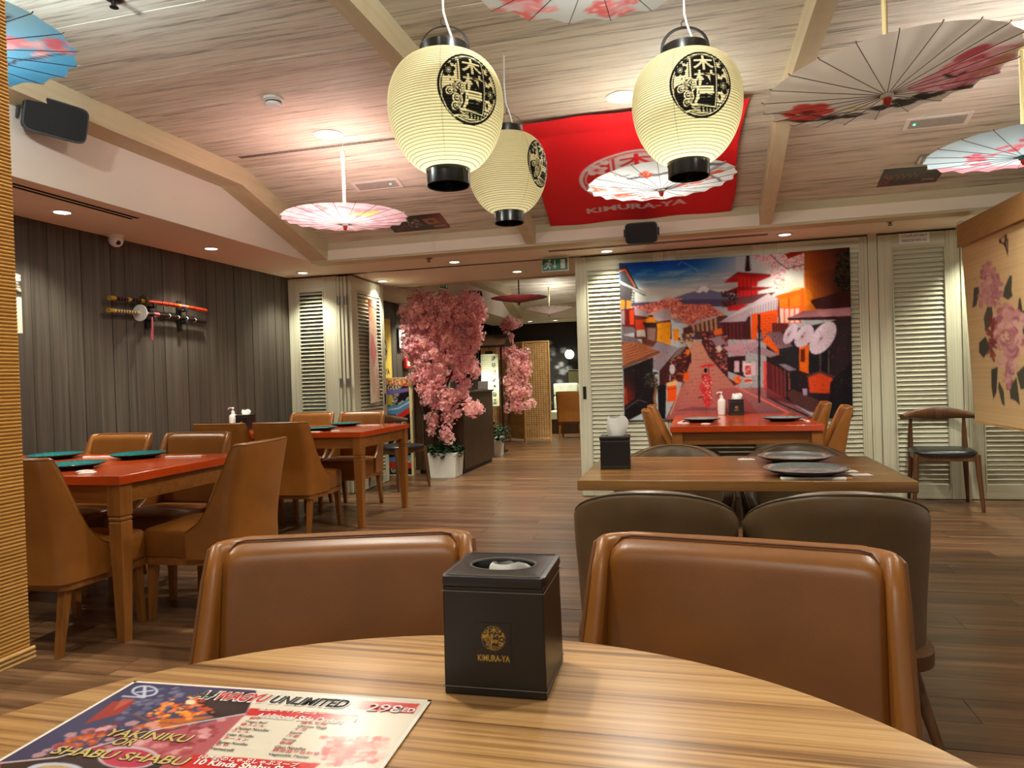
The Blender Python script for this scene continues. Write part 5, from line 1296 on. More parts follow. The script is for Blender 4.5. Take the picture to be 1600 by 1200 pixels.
    c.poly(D((540, 740), (650, 730), (640, 1160), (550, 1160)), (28, 26, 32)); c.line(D((500, 640), (530, 760), (500, 900), (520, 1000)), 4, (150, 120, 96)); c.speck(D((370, 600), (540, 560), (540, 780), (380, 760)), [(72, 64, 54), (110, 100, 84), (40, 34, 34)], 110, 1.4)
    c.line(D((140, 1030), (300, 920), (400, 950)), 1.0, (120, 110, 104))
    # walker under a red parasol
    c.poly(D((1070, 500), (1130, 475), (1200, 465), (1270, 470), (1210, 505), (1160, 490), (1100, 520)), (216, 56, 64)); c.line(D((1175, 480), (1180, 600)), 1.0, (110, 40, 46))
    c.ell(960 + 1140 / 8, 510 + 548 / 8, 2.9, 3.8, (30, 22, 26)); c.poly(D((1095, 600), (1150, 590), (1215, 630), (1220, 690), (1200, 740), (1225, 940), (1190, 1010), (1120, 1000), (1105, 860), (1070, 780), (1090, 690)), (198, 70, 84))
    c.speck(D((1095, 600), (1215, 630), (1225, 940), (1120, 1000), (1090, 720)), [(232, 130, 120), (240, 196, 170), (150, 40, 60), (220, 110, 70)], 90, 1.2); c.poly(D((1060, 730), (1110, 720), (1110, 780), (1065, 785)), (206, 90, 96))
    c.line(D((1050, 890), (1110, 880)), 1.6, (60, 36, 40)); c.poly(D((980, 1000), (1280, 1020), (1280, 1055), (760, 1060)), (120, 80, 84), 0.6)
    c.line(B((1440, 60), (1480, 1200)), 2.5, (30, 22, 24)); c.line(E((1470, 0), (1475, 1150)), 2.5, (26, 22, 26))
    low = D((90, 0), (3000, -150), (3050, 1150), (110, 1180))
    c.speck(low, [(40, 28, 32), (60, 40, 42)], 900, 0.9, 0.3); c.speck(low, [(230, 200, 180), (214, 170, 150)], 600, 0.7, 0.28)
    c.grain(3.0)
    g_ = c.a.mean(2, keepdims=True); c.a = np.clip((g_ + (c.a - g_) * 1.12 - 128) * 1.08 + 112, 4, 250)
    return c.out()
M['tapestry'] = printed('printed tapestry cloth', 0.65, 0.06, 0.2)
def tapf(u, v):
    x = -0.642 + 1.966 * u - 0.012 * v * u; z = 2.172 - 0.005 * u - 1.458 * v
    dy = 0.006 * math.sin(u * 23 + 2 * v) * v + 0.004 * math.sin(u * 61 + v * 7) + 0.010 * (1 - v) * (0.5 + 0.5 * math.sin(u * 11)) * (v > 0.02)
    return (x, 6.628 - dy, z - 0.012 * math.sin(PI * u) * (1 - v))
tp = print_sheet('wall_tapestry', tapestry_print(), 330, 245, tapf, M['tapestry'], thick=0.001)
tag(tp, 'large printed tapestry of a Japanese street with pagoda on the louvred doors', 'tapestry')

# ================================================================ BAMBOO BLINDS
def reed_material(name, cols):
    m, nt, b = newmat(name)
    tc = nd(nt, 'ShaderNodeTexCoord'); mp = nd(nt, 'ShaderNodeMapping'); mp.inputs['Scale'].default_value = (6, 6, 320)
    nt.links.new(tc.outputs['Object'], mp.inputs['Vector']); n = nd(nt, 'ShaderNodeTexNoise', i_Scale=1.0, i_Detail=4.0); nt.links.new(mp.outputs[0], n.inputs['Vector'])
    nt.links.new(ramp(nt, n.outputs['Fac'], [(0.3, cols[0]), (0.5, cols[1]), (0.72, cols[2])]), b.inputs['Base Color']); b.inputs['Roughness'].default_value = 0.6; b.inputs['Specular IOR Level'].default_value = 0.3
    bp = nd(nt, 'ShaderNodeBump', i_Strength=0.3, i_Distance=0.002); nt.links.new(n.outputs['Fac'], bp.inputs['Height']); nt.links.new(bp.outputs[0], b.inputs['Normal'])
    return m
M['reed'] = reed_material('honey bamboo reed', [rgb(190, 136, 62), rgb(208, 154, 76), rgb(220, 170, 92)])
t = thing('bamboo_blind', 'plain honey bamboo blind hanging close on the left edge', 'blind', (-1.105, 0.0, 0.0))
def reeds(y0, y1, z0, z1, pitch):
    """upright sheet of touching horizontal reeds in the local yz plane"""
    n = int((z1 - z0) / pitch); ring = []
    for k in range(n):
        z = z0 + k * pitch
        ring += [(0.0, z), (0.0017, z + pitch * 0.2), (0.0024, z + pitch * 0.5), (0.0017, z + pitch * 0.8)]
    mb = MB(); m_ = len(ring); V = []
    for yy in (y0, y1): V += [(x, yy, z) for x, z in ring]
    for yy in (y0, y1): V += [(-x - 0.0008, yy, z) for x, z in ring]
    F = [(i, m_ + i, m_ + i + 1, i + 1) for i in range(m_ - 1)] + [(2 * m_ + i, 2 * m_ + i + 1, 3 * m_ + i + 1, 3 * m_ + i) for i in range(m_ - 1)]
    F += [(i, i + 1, 2 * m_ + i + 1, 2 * m_ + i) for i in range(m_ - 1)] + [(m_ + i, 3 * m_ + i, 3 * m_ + i + 1, m_ + i + 1) for i in range(m_ - 1)]
    return mb.add(V, F)
o = reeds(-0.5, 0.955, 0.712, 2.60, 0.0062).build('reed_sheet', M['reed'], t, angle=70); o['kind'] = 'stuff'
for k in range(3):
    MB().tube([(0.003, -0.5, 0.694 + 0.0075 * k), (0.003, 0.962, 0.694 + 0.0075 * k)], 0.0036, 8).build('bottom_bar', M['wovenframe'], t)
MB().box(-0.02, 0.02, -0.5, 0.955, 2.60, 2.64).build('head_rail', M['wovenframe'], t, bevel=0.003)
for yy in (-0.1, 0.55): MB().tube([(0.004, yy, 0.70), (0.004, yy, 2.62)], 0.0012, 5).build('cord', M['wovenframe'], t)

def blind_print():
    c = Cv(260, 210, (210, 178, 128), 2)
    ww = 1.9; hh = 1.40
    for k in range(420): c.line([(0, c.rg.rand()), (1, c.rg.rand() * 0 + 0)], 0.0, (0, 0, 0)) if False else None
    rows = c.rg.randn(c.h, 1, 1) * 5; c.a += rows
    h2 = homography([(1502, 390), (1600, 345), (1600, 676), (1525, 657)], [(0, 0), (0.97 / ww, 0), (0.88 / ww, 1.0), (0.0, 1.0)])
    c.T = h2
    Q = lambda *p: [(1480 + x * 0.283, 350 + y * 0.283) for x, y in p]
    leaf, dleaf = (62, 62, 52), (48, 44, 42)
    for pts in (Q((150, 410), (178, 402), (180, 440), (165, 510), (142, 522), (148, 470)), Q((320, 420), (350, 350), (364, 350), (360, 440), (366, 470), (340, 490), (310, 470)), Q((225, 520), (250, 520), (258, 600), (215, 660), (205, 580)), Q((180, 710), (215, 680), (240, 740), (205, 790), (180, 760)), Q((400, 490), (410, 480), (420, 560), (390, 580)), Q((245, 850), (280, 840), (272, 960), (255, 995), (245, 930)), Q((285, 910), (310, 960), (315, 1030), (300, 1020), (280, 940)), Q((340, 940), (380, 900), (395, 1035), (370, 1010), (345, 1000)), Q((380, 880), (430, 840), (440, 960), (400, 960)), Q((410, 560), (470, 540), (480, 700), (420, 700))):
        c.poly(pts, leaf if c.rg.rand() > 0.4 else dleaf, 0.92)
    def peo(x, y, rx, ry, cols, n):
        for k in range(n):
            f = 1 - k / n; a = c.rg.rand() * 6.28
            X = 1480 + (x + rx * f * math.cos(a)) * 0.283; Y = 350 + (y + ry * f * math.sin(a)) * 0.283
            c.ell(X, Y, rx * 0.283 * 0.30, ry * 0.283 * 0.18, cols[c.rg.randint(len(cols))], 0.8, a + 1.57)
    peo(235, 380, 50, 110, [(196, 140, 138), (180, 116, 122), (212, 164, 152), (160, 96, 108)], 60); peo(215, 460, 40, 70, [(200, 148, 144), (184, 124, 128)], 36); peo(275, 440, 35, 80, [(188, 128, 132), (170, 104, 118)], 34)
    peo(345, 680, 78, 170, [(206, 150, 146), (190, 126, 128), (220, 176, 160), (166, 96, 112)], 110); peo(250, 700, 26, 120, [(140, 56, 50), (120, 44, 44)], 30); peo(340, 890, 30, 60, [(196, 132, 140), (160, 84, 110), (214, 166, 156)], 34)
    peo(325, 690, 20, 34, [(226, 196, 150), (214, 170, 140)], 24)
    b = Q((290, 125), (335, 90), (338, 130), (345, 110), (342, 235), (325, 170), (315, 155), (292, 145)); c.poly(b, (40, 26, 30)); c.poly(Q((300, 122), (326, 104), (322, 146), (308, 142)), (196, 160, 116)); c.poly(Q((332, 140), (338, 130), (337, 200)), (196, 160, 116))
    c.speck(Q((155, 350), (170, 345), (175, 380), (160, 380)), [(150, 100, 80)], 5, 0.8)
    # more of the same print where the blind runs on towards us
    c.T = lambda p: p
    for k in range(2):
        x0 = 0.70 + 0.18 * k; y0 = 0.35 + 0.3 * k
        for j in range(10): c.ell(x0 + 0.10 * c.rg.randn() * 0.6, y0 + 0.13 * c.rg.randn() * 0.7, 0.03, 0.05, leaf, 0.9, c.rg.rand() * 3)
        for j in range(70):
            f = 1 - j / 70; a = c.rg.rand() * 6.28; c.ell(x0 + 0.07 * f * math.cos(a), y0 + 0.1 * f * math.sin(a), 0.02, 0.018, [(206, 150, 146), (190, 126, 128), (220, 176, 160), (166, 96, 112)][c.rg.randint(4)], 0.8, a)
    return c.out()
M['blindprint'] = printed('printed bamboo reed', 0.6, 0.5, 0.25, bumpscale=260)
t = thing('bamboo_blind', 'bamboo blind with printed purple peonies and butterfly on the right', 'blind', (2.03, 6.18, 0))
def bf(u, v): return (0.05 * u + 0.06 * v * (1 - u), -1.9 * u, 2.06 - 1.37 * v)
print_sheet('printed_sheet', blind_print(), 260, 210, bf, M['blindprint'], t, thick=0.004)
MB().hexa([(-0.035, 0.0, 2.03), (0.02, 0.0, 2.03), (0.07, -1.9, 2.03), (0.015, -1.9, 2.03)], [(-0.035, 0.0, 2.205), (0.02, 0.0, 2.205), (0.07, -1.9, 2.205), (0.015, -1.9, 2.205)]).build('valance', reed_material('brown bamboo reed', [rgb(140, 100, 54), rgb(158, 116, 66), rgb(172, 130, 78)]), t, bevel=0.004)
MB().hexa([(0.055, 0.0, 0.68), (0.067, 0.0, 0.68), (0.062, -1.9, 0.68), (0.05, -1.9, 0.68)], [(0.055, 0.0, 0.70), (0.067, 0.0, 0.70), (0.062, -1.9, 0.70), (0.05, -1.9, 0.70)]).build('bottom_bar', M['wovenframe'], t)
MB().box(-0.02, 0.03, -0.01, 0.05, 2.17, 2.235).build('bracket', M['white'], t, bevel=0.004)

# ================================================================ THINGS ON THE TABLES
M['gold'] = plain('gold foil print', rgb(176, 138, 52), 0.35, 0.5, metal=0.4)
M['boxprint'] = printed('gold print on black leather', 0.36, 0, 0.5)
c = Cv(100, 110, (22, 19, 19)); e = emblem(72, (22, 19, 19), (186, 148, 56)).a; eh = e.shape[0]
for yy in range(eh):
    for xx in range(eh):
        u_, v_ = (xx / eh - 0.5) * 2.04, (yy / eh - 0.5) * 2.04
        if u_ * u_ + v_ * v_ < 1: c.a[int(yy + 0.05 * c.h), int(xx + 0.14 * c.w)] = e[yy, xx]
c.text('KIMURA-YA', 0.05, 0.80, 0.22, (190, 150, 60), 0.02, 0.78)
BOXPRINT = c.out()
def tissue_box(label, loc, rz, W=0.124, D=0.118, Hh=0.140, tall=0.02, face='front', seed=1):
    t = thing('tissue_box', label, 'tissue box', loc, rz, group='black leather tissue boxes')
    a, b = W / 2, D / 2
    MB().hexa([(-a * 1.02, -b * 1.02, 0), (a * 1.02, -b * 1.02, 0), (a * 1.02, b * 1.02, 0), (-a * 1.02, b * 1.02, 0)], [(-a, -b, Hh - 0.012), (a, -b, Hh - 0.012), (a, b, Hh - 0.012), (-a, b, Hh - 0.012)]).build('body', M['boxleather'], t, bevel=0.002)
    # lid with oval hole
    n = 48; rings = []
    def rect(k, w_, d_, z):
        an = 2 * PI * k / n; ca, sa = math.cos(an), math.sin(an); m_ = max(abs(ca) / w_, abs(sa) / d_); return (ca / m_, sa / m_, z)
    ov = lambda k, s, z: (0.040 * s * math.cos(2 * PI * k / n), 0.028 * s * math.sin(2 * PI * k / n), z)
    rings = [[rect(k, a + 0.002, b + 0.002, Hh - 0.012) for k in range(n)], [rect(k, a + 0.003, b + 0.003, Hh - 0.008) for k in range(n)], [rect(k, a + 0.002, b + 0.002, Hh - 0.001) for k in range(n)], [rect(k, a - 0.001, b - 0.001, Hh) for k in range(n)], [ov(k, 1.04, Hh) for k in range(n)], [ov(k, 1.0, Hh - 0.001) for k in range(n)], [ov(k, 1.0, Hh - 0.03) for k in range(n)]]
    MB().loft(rings, cap=False).build('lid', M['boxleather'], t, angle=30)
    MB().lathe([(0.045, Hh - 0.03), (0.001, Hh - 0.03)], 24).build('inside', M['darkgap'], t)
    def loop(w_, d_, z): return [(-w_, -d_, z), (w_, -d_, z), (w_, d_, z), (-w_, d_, z), (-w_, -d_, z)]
    for p in (loop(a - 0.004, b - 0.004, Hh + 0.0004),):
        MB().tube(p, 0.0006, 4).build('stitching', M['stitch'], t)
    MB().tube([(0.0425 * math.cos(q), 0.0305 * math.sin(q), Hh + 0.0004) for q in [2 * PI * k / 40 for k in range(40)]], 0.0007, 4, closed=True).build('stitching', M['stitch'], t)
    MB().tube(loop(a + 0.0013, b + 0.0013, Hh - 0.0185), 0.0006, 4).build('stitching', M['stitch'], t)
    MB().tube(loop(a * 1.02 + 0.0004, b * 1.02 + 0.0004, 0.010), 0.0006, 4).build('stitching', M['stitch'], t)
    rg = random.Random(seed)
    def tis(u, v):
        an = u * 2 * PI; r = (0.012 + 0.012 * math.sin(v * PI) ** 0.7 + 0.006 * v) * (0.62 if tall < 0.05 else 1) * (1 + 0.35 * math.sin(3 * an + 2 * v) * v)
        sq = 0.35 + 0.65 * (1 - v)
        return (r * math.cos(an) * (1.2 + 0.5 * v) + 0.006 * v, r * math.sin(an) * sq, Hh - 0.028 + v * (0.028 + tall) * (1 - 0.12 * abs(math.sin(1.5 * an + 1))))
    MB().grid(28, 12, tis).build('tissue', M['tissue'], t, angle=80)
    if tall < 0.05:
        MB().grid(20, 8, lambda u, v: (tis(u, v)[0] * 0.8 - 0.026, tis(u, v)[1] * 0.7 - 0.006, tis(u, v)[2] - 0.012 * v)).build('tissue', M['tissue'], t, angle=80)
    rzf = {'front': 0, 'right': PI / 2}[face]
    dd = b if face == 'front' else a
    pr = print_sheet('crest_print', BOXPRINT, 100, 110, lambda u, v: (-0.022 + 0.044 * u, 0, 0.024 - 0.048 * v), M['boxprint'], t)
    # the walls lean slightly; follow them
    lean = math.atan(0.02 * dd / (Hh - 0.012)); mid = Hh * 0.45
    off = dd * (1.02 - 0.02 * mid / (Hh - 0.012)) + 0.0006
    pr.rotation_euler = Matrix.Rotation(rzf, 3, 'Z').to_euler(); pr.location = Matrix.Rotation(rzf, 3, 'Z') @ Vector((0, -off, mid))
    pr.rotation_euler = (-lean if face == 'front' else 0, 0, rzf)
    return t
tissue_box('large black leather tissue box with gold crest on the round table', (-0.2425, 0.869, 0.76), R_(1), 0.124, 0.116, 0.144, 0.004)
tissue_box('black tissue box with upright white tissue on the brown table', (-0.322, 2.93, 0.76), R_(4), 0.118, 0.118, 0.130, 0.085, 'right', 2)
tissue_box('small black tissue box with gold crest under the tapestry', (0.343, 6.42, 0.76), R_(2), 0.118, 0.118, 0.135, 0.055, 'front', 3)
tissue_box('black tissue box beside the left sanitizer bottle', (-3.86, 5.50, 0.76), R_(0), 0.118, 0.118, 0.135, 0.05, 'front', 4)

def bottle(label, loc, rz):
    t = thing('pump_bottle', label, 'bottle', loc, rz, group='white sanitizer pump bottles')
    MB().lathe([(0.029, 0), (0.033, 0.004), (0.034, 0.02), (0.034, 0.118), (0.030, 0.132), (0.016, 0.144), (0.013, 0.150)], 28).build('body', M['white'], t)
    MB().lathe([(0.0155, 0.148), (0.0155, 0.166), (0.012, 0.170), (0.005, 0.172), (0.005, 0.190)], 20).build('collar', M['white'], t)
    MB().lathe([(0.010, 0.188), (0.011, 0.200), (0.006, 0.204)], 16).tube([(0, 0, 0.197), (0.022, 0, 0.199), (0.040, 0, 0.194), (0.044, 0, 0.186)], [0.006, 0.0055, 0.0045, 0.004], 8).build('pump', M['white'], t)
    MB().grid(10, 4, lambda u, v: (0.0345 * math.cos(-2.1 + 1.2 * u), 0.0345 * math.sin(-2.1 + 1.2 * u), 0.03 + 0.055 * v)).build('label', plain('pink label ' + label[-5:], rgb(206, 150, 176), 0.5), t)
bottle('white sanitizer pump bottle left of the tissue box under the tapestry', (0.225, 6.44, 0.76), R_(200))
bottle('white sanitizer pump bottle by the dark wall behind a tan chair', (-3.985, 5.50, 0.76), R_(190))

def make_plate(label, mat):
    t = thing('plate', label, 'plate', group='round glazed plates')
    MB().lathe([(0.001, 0.0), (0.086, 0.0), (0.088, 0.004), (0.118, 0.012), (0.142, 0.022), (0.145, 0.026)], 48, cap=False).build('underside', M['rim'], t)
    MB().lathe([(0.145, 0.026), (0.142, 0.0275), (0.118, 0.0165), (0.092, 0.0105), (0.05, 0.0095), (0.001, 0.0095)], 48, cap=False).build('glazed_face', M[mat], t, angle=60)
    return t
pt = make_plate('left teal plate on the wall side of the nearest red table', 'teal'); pt.location = (-3.62, 3.34, 0.7605)
copy_tree(pt, (-3.06, 3.36, 0.7605), 0.3, 'right teal plate on the wall side of the nearest red table')
copy_tree(pt, (-3.03, 2.90, 0.7605), 0.6, 'teal plate on the near side of the nearest red table')
copy_tree(pt, (-3.06, 5.83, 0.7605), 0.9, 'teal plate on the far side of the red table by the folded doors')
copy_tree(pt, (-3.02, 5.30, 0.7605), 1.2, 'teal plate on the near side of the red table by the folded doors')
ps = make_plate('slate plate on the near side of the brown table', 'slate'); ps.location = (0.376, 2.715, 0.7605)
copy_tree(ps, (0.388, 3.10, 0.7605), 0.3, 'slate plate on the far side of the brown table')
copy_tree(ps, (0.045, 5.62, 0.7605), 0.6, 'left slate plate on the tapestry table')
copy_tree(ps, (0.625, 5.58, 0.7605), 0.9, 'right slate plate on the tapestry table')

M['redink'] = plain('red ink', rgb(196, 60, 60), 0.6)
def make_sleeve(label):
    t = thing('chopsticks', label, 'chopsticks', group='chopsticks in white paper sleeves')
    MB().hexa([(-0.105, -0.012, 0), (0.105, -0.012, 0), (0.105, 0.012, 0), (-0.105, 0.012, 0)], [(-0.105, -0.009, 0.006), (0.105, -0.009, 0.006), (0.105, 0.009, 0.006), (-0.105, 0.009, 0.006)]).build('sleeve', M['paperwhite'], t, bevel=0.001)
    MB().box(0.105, 0.125, -0.006, -0.001, 0.0008, 0.005).build('stick', M['wovenframe'], t); MB().box(0.105, 0.125, 0.001, 0.006, 0.0008, 0.005).build('stick', M['wovenframe'], t)
    MB().box(-0.06, 0.0, -0.004, 0.004, 0.006, 0.0064).build('print', M['redink'], t)
    return t
ch = make_sleeve('wrapped chopsticks in front of the near slate plate'); ch.location = (0.385, 2.615, 0.7602); ch.rotation_euler.z = R_(1)
for loc, a, lab in (((-2.79, 3.40, 0.7602), 10, 'wrapped chopsticks right of the right teal plate, nearest red table'), ((-3.36, 3.40, 0.7602), 8, 'wrapped chopsticks between the two wall side teal plates'), ((-2.84, 5.84, 0.7602), 10, 'wrapped chopsticks right of the far plate by the folded doors'),
                    ((-3.02, 5.12, 0.7602), 2, 'wrapped chopsticks in front of the near plate by the folded doors'), ((-0.105, 5.60, 0.7602), 80, 'wrapped chopsticks at the left edge of the tapestry table'), ((0.775, 5.55, 0.7602), 95, 'wrapped chopsticks at the right edge of the tapestry table')):
    copy_tree(ch, loc, R_(a), lab)
def make_wipe(label):
    t = thing('wrapped_wipe', label, 'wet wipe', group='small printed wet wipes')
    MB().grid(8, 6, lambda u, v: (-0.035 + 0.07 * u, -0.024 + 0.048 * v, 0.0015 + 0.006 * (math.sin(PI * u) * math.sin(PI * v)) ** 0.5)).build('wrapper', M['paperwhite'], t)
    MB().grid(4, 4, lambda u, v: (-0.015 + 0.03 * u, -0.008 + 0.016 * v, 0.0082 + 0.0005 * math.sin(PI * u))).build('print', M['redink'], t)
    return t
wp = make_wipe('printed wet wipe at the right end of the brown table'); wp.location = (0.555, 2.71, 0.7602); wp.rotation_euler.z = R_(8)
for loc, a, lab in (((0.205, 3.17, 0.7602), -5, 'printed wet wipe left of the far slate plate'), ((0.53, 2.80, 0.7602), 3, 'second printed wet wipe just behind the first on the brown table'), ((-2.78, 2.735, 0.7602), 25, 'printed wet wipe near the front corner of the nearest red table'), ((-2.85, 2.79, 0.7602), 5, 'printed wet wipe beside the near teal plate'),
                    ((-2.83, 5.21, 0.7602), 10, 'printed wet wipe at the front of the red table by the folded doors'), ((-0.08, 5.45, 0.7602), 20, 'printed wet wipe at the front left of the tapestry table'), ((0.07, 5.36, 0.7602), -12, 'printed wet wipe in front of the left slate plate')):
    copy_tree(wp, loc, R_(a), lab)

# ---- menu on the round table
def menu():
    W, Hm = 0.405, 0.286
    t = thing('menu', 'laminated A4 wagyu menu sheet lying on the round table', 'menu', (-0.717, 0.767, 0.7604), R_(2.4))
    fm = homography([(209, 1065), (667, 1094), (585, 1200), (0, 1185)], [(0, 0), (0.40, 0), (0.397, 0.149), (-0.003, 0.189)])
    c = Cv(330, 230, (226, 218, 200), 2)
    c.T = lambda p: (lambda q: (q[0] / W, q[1] / Hm))(fm(p))
    a = lambda *p: [(x / 4, 900 + y / 4) for x, y in p]
    b = lambda *p: [(400 + x / 4, 900 + y / 4) for x, y in p]
    c.poly([(0, 1300), (209, 1065), (400, 1078), (385, 1116), (200, 1280)], (150, 84, 92))
    c.poly(a((835, 670), (1600, 720), (1530, 865), (350, 1140), (-400, 1340)), (66, 66, 100))
    c.speck(a((900, 690), (1160, 700), (1000, 900), (700, 900)), [(120, 124, 160), (80, 84, 120), (150, 150, 176)], 50, 4, 0.5)
    c.poly(a((700, 790), (850, 780), (740, 870), (520, 930)), (156, 58, 54)); c.poly(a((760, 770), (840, 775), (700, 850)), (206, 110, 84), 0.6)
    c.poly(a((1240, 730), (1600, 730), (1530, 860), (1330, 900), (1230, 800)), (34, 28, 32)); c.poly(a((1000, 900), (1340, 880), (1050, 970), (820, 950)), (196, 104, 40))
    c.speck(a((1000, 800), (1250, 720), (1330, 860), (1050, 930), (850, 900)), [(236, 110, 30), (250, 160, 50), (196, 70, 40), (230, 130, 90)], 90, 3)
    c.ell(297, 1098, 8, 4, (255, 226, 190), 0.9); c.line(a((830, 870), (950, 920), (1120, 930), (1330, 890)), 2, (120, 80, 70))
    c.poly(a((350, 1140), (1530, 865), (1500, 900), (1170, 1230), (-400, 1500), (0, 1170)), (176, 88, 96))
    c.speck(a((500, 940), (1450, 900), (1200, 1100), (900, 1200), (200, 1150)), [(206, 130, 136), (160, 60, 70), (226, 170, 170), (130, 50, 60)], 130, 5, 0.7)
    c.speck(a((450, 1000), (680, 990), (620, 1060), (400, 1080)), [(214, 110, 50), (180, 80, 40)], 30, 3); c.poly(a((0, 1180), (520, 1090), (1050, 1150), (900, 1300), (0, 1300)), (60, 44, 44)); c.ell(85, 1205, 45, 12, (196, 200, 220)); c.ell(85, 1206, 34, 9, (190, 160, 110)); c.ell(200, 1185, 48, 18, (196, 180, 190)); c.ell(200, 1186, 42, 15, (186, 60, 84))
    c.line(a((0, 1175), (350, 1140), (1000, 960), (1530, 865)), 2, (220, 206, 206))
    red = (206, 44, 46)
    c.poly(a((1590, 830), (1560, 830), (1530, 875), (2220, 920), (2240, 875)), red); c.grad(b((350, 850), (640, 880), (600, 920), (330, 895)), red, (226, 200, 186), (490, 1120), (548, 1125))
    c.grad(b((620, 780), (1020, 800), (980, 862), (600, 832)), (230, 190, 176), red, (560, 1100), (600, 1102))
    c.poly(a((1210, 1118), (1120, 1200), (1900, 1250), (2000, 1170)), red)
    c.ell(545, 1175, 56, 24, (226, 216, 208)); c.ell(545, 1174, 44, 18, (214, 120, 110)); c.speck(b((400, 1010), (820, 1000), (780, 1160), (420, 1180)), [(230, 150, 136), (200, 90, 84), (240, 190, 176)], 110, 4, 0.8)
    c.ell(225, 1081, 21, 9, (200, 206, 226)); c.ell(225, 1081, 17, 7, (70, 76, 116)); c.line([(212, 1083), (238, 1080)], 3, (200, 206, 226)); c.line([(225, 1074), (224, 1088)], 3, (200, 206, 226)); c.line([(190, 1089), (225, 1091)], 3, (190, 196, 216))
    M['menuprint'] = printed('laminated menu print', 0.24, 0, 0.5)
    print_sheet('sheet', c.out(), 330, 230, lambda u, v: (W * u, -Hm * v, 0.0012 + 0.0006 * math.sin(5 * u) * v), M['menuprint'], t, thick=0.0008)
    for q in ((0, W, -0.004, 0.0), (0, W, -Hm, -Hm + 0.004), (0, 0.004, -Hm, 0), (W - 0.004, W, -Hm, 0)):
        MB().box(q[0], q[1], q[2], q[3], 0.0016, 0.0021).build('border', M['paperwhite'], t)
    M['ink_red'] = plain('menu red ink', rgb(206, 40, 44), 0.3); M['ink_white'] = plain('menu white ink', rgb(240, 236, 230), 0.3); M['ink_gold'] = plain('menu gold ink', rgb(206, 180, 110), 0.3)
    def T(body, p, w_, h_, mat, off=0.0, sh=0.0, z=0.0024):
        u, v = fm(p); print_text('lettering', body, t, (u, -v, z), (0, 0, 0), w_, h_, mat, off, sh)
    u0, v0 = fm((298, 1092))
    for body, x0, w_, m1, m2 in (('A4', 0.0, 0.026, 'inkblack', 'ink_white'), ('WAGYU', 0.031, 0.068, 'ink_red', 'ink_white'), ('UNLIMITED', 0.103, 0.098, 'inkblack', 'ink_white')):
        print_text('lettering', body, t, (u0 + x0 - 0.0022, -v0 - 0.0022, 0.0022), (0, 0, 0), w_ + 0.0044, 0.0246, M[m2], 0.085, 0.25)
        print_text('lettering', body, t, (u0 + x0, -v0, 0.0026), (0, 0, 0), w_, 0.020, M[m1], 0.03, 0.25)
    T('298', (570, 1112), 0.042, 0.018, M['ink_red'], 0.03); T('298', (570, 1112), 0.041, 0.0175, M['ink_white'], 0.005, 0, 0.0027); T('AED', (614, 1113), 0.024, 0.010, M['ink_white'], 0.02, 0, 0.0027)
    T('Additional Side Orders', (396, 1123), 0.108, 0.0115, M['ink_white'], 0.03, 0.1); T('\u8ffd\u52a0\u306e\u30b5\u30a4\u30c9\u30e1\u30cb\u30e5\u30fc', (402, 1112), 0.082, 0.0075, M['ink_white'], 0.02)
    T('10 Kinds Shabu Shabu Soup', (298, 1198), 0.150, 0.013, M['ink_white'], 0.03); T('10\u7a2e\u985e\u306e\u3057\u3083\u3076\u3057\u3083\u3076\u30b9\u30fc\u30d7', (308, 1187), 0.110, 0.008, M['ink_white'], 0.02)
    for jp, en, p in (('\u548c\u725b', 'Wagyu Beef', (380, 1131)), ('\u9d8f\u3046\u3069\u3093', 'Chicken Noodles', (366, 1141)), ('\u3046\u3069\u3093', 'Udon Noodles', (352, 1151)), ('\u30e9\u30fc\u30e1\u30f3', 'Ramen Noodles', (338, 1163)), ('\u3082\u3061', 'Vermicelli', (326, 1173)),
                      ('\u9d8f\u3082\u3082\u8089', 'Chicken Thigh', (462, 1138)), ('\u30a4\u30ab', 'Squid', (450, 1148)), ('\u6d77\u8001', 'Shrimp', (438, 1159)), ('\u6625\u96e8', 'Glass Noodles', (427, 1170)), ('\u91ce\u83dc\u76db\u308a\u5408\u308f\u305b', 'Vegetable Platter', (416, 1182))):
        T(en, p, 0.0027 * len(en), 0.0055, M['inkblack'], 0.01); u, v = fm(p); print_text('lettering', jp, t, (u, -v + 0.0085, 0.0024), (0, 0, 0), 0.0075 * len(jp), 0.0062, M['ink_red'], 0.01)
    for body, p, w_ in (('YAKINIKU', (160, 1152), 0.104), ('OR', (170, 1166), 0.026), ('SHABU SHABU', (75, 1180), 0.160)):
        T(body, p, w_, 0.0155, M['inkblack'], 0.06, 0.1, 0.0022); T(body, p, w_, 0.0155, M['ink_gold'], 0.02, 0.1, 0.0027)
menu()
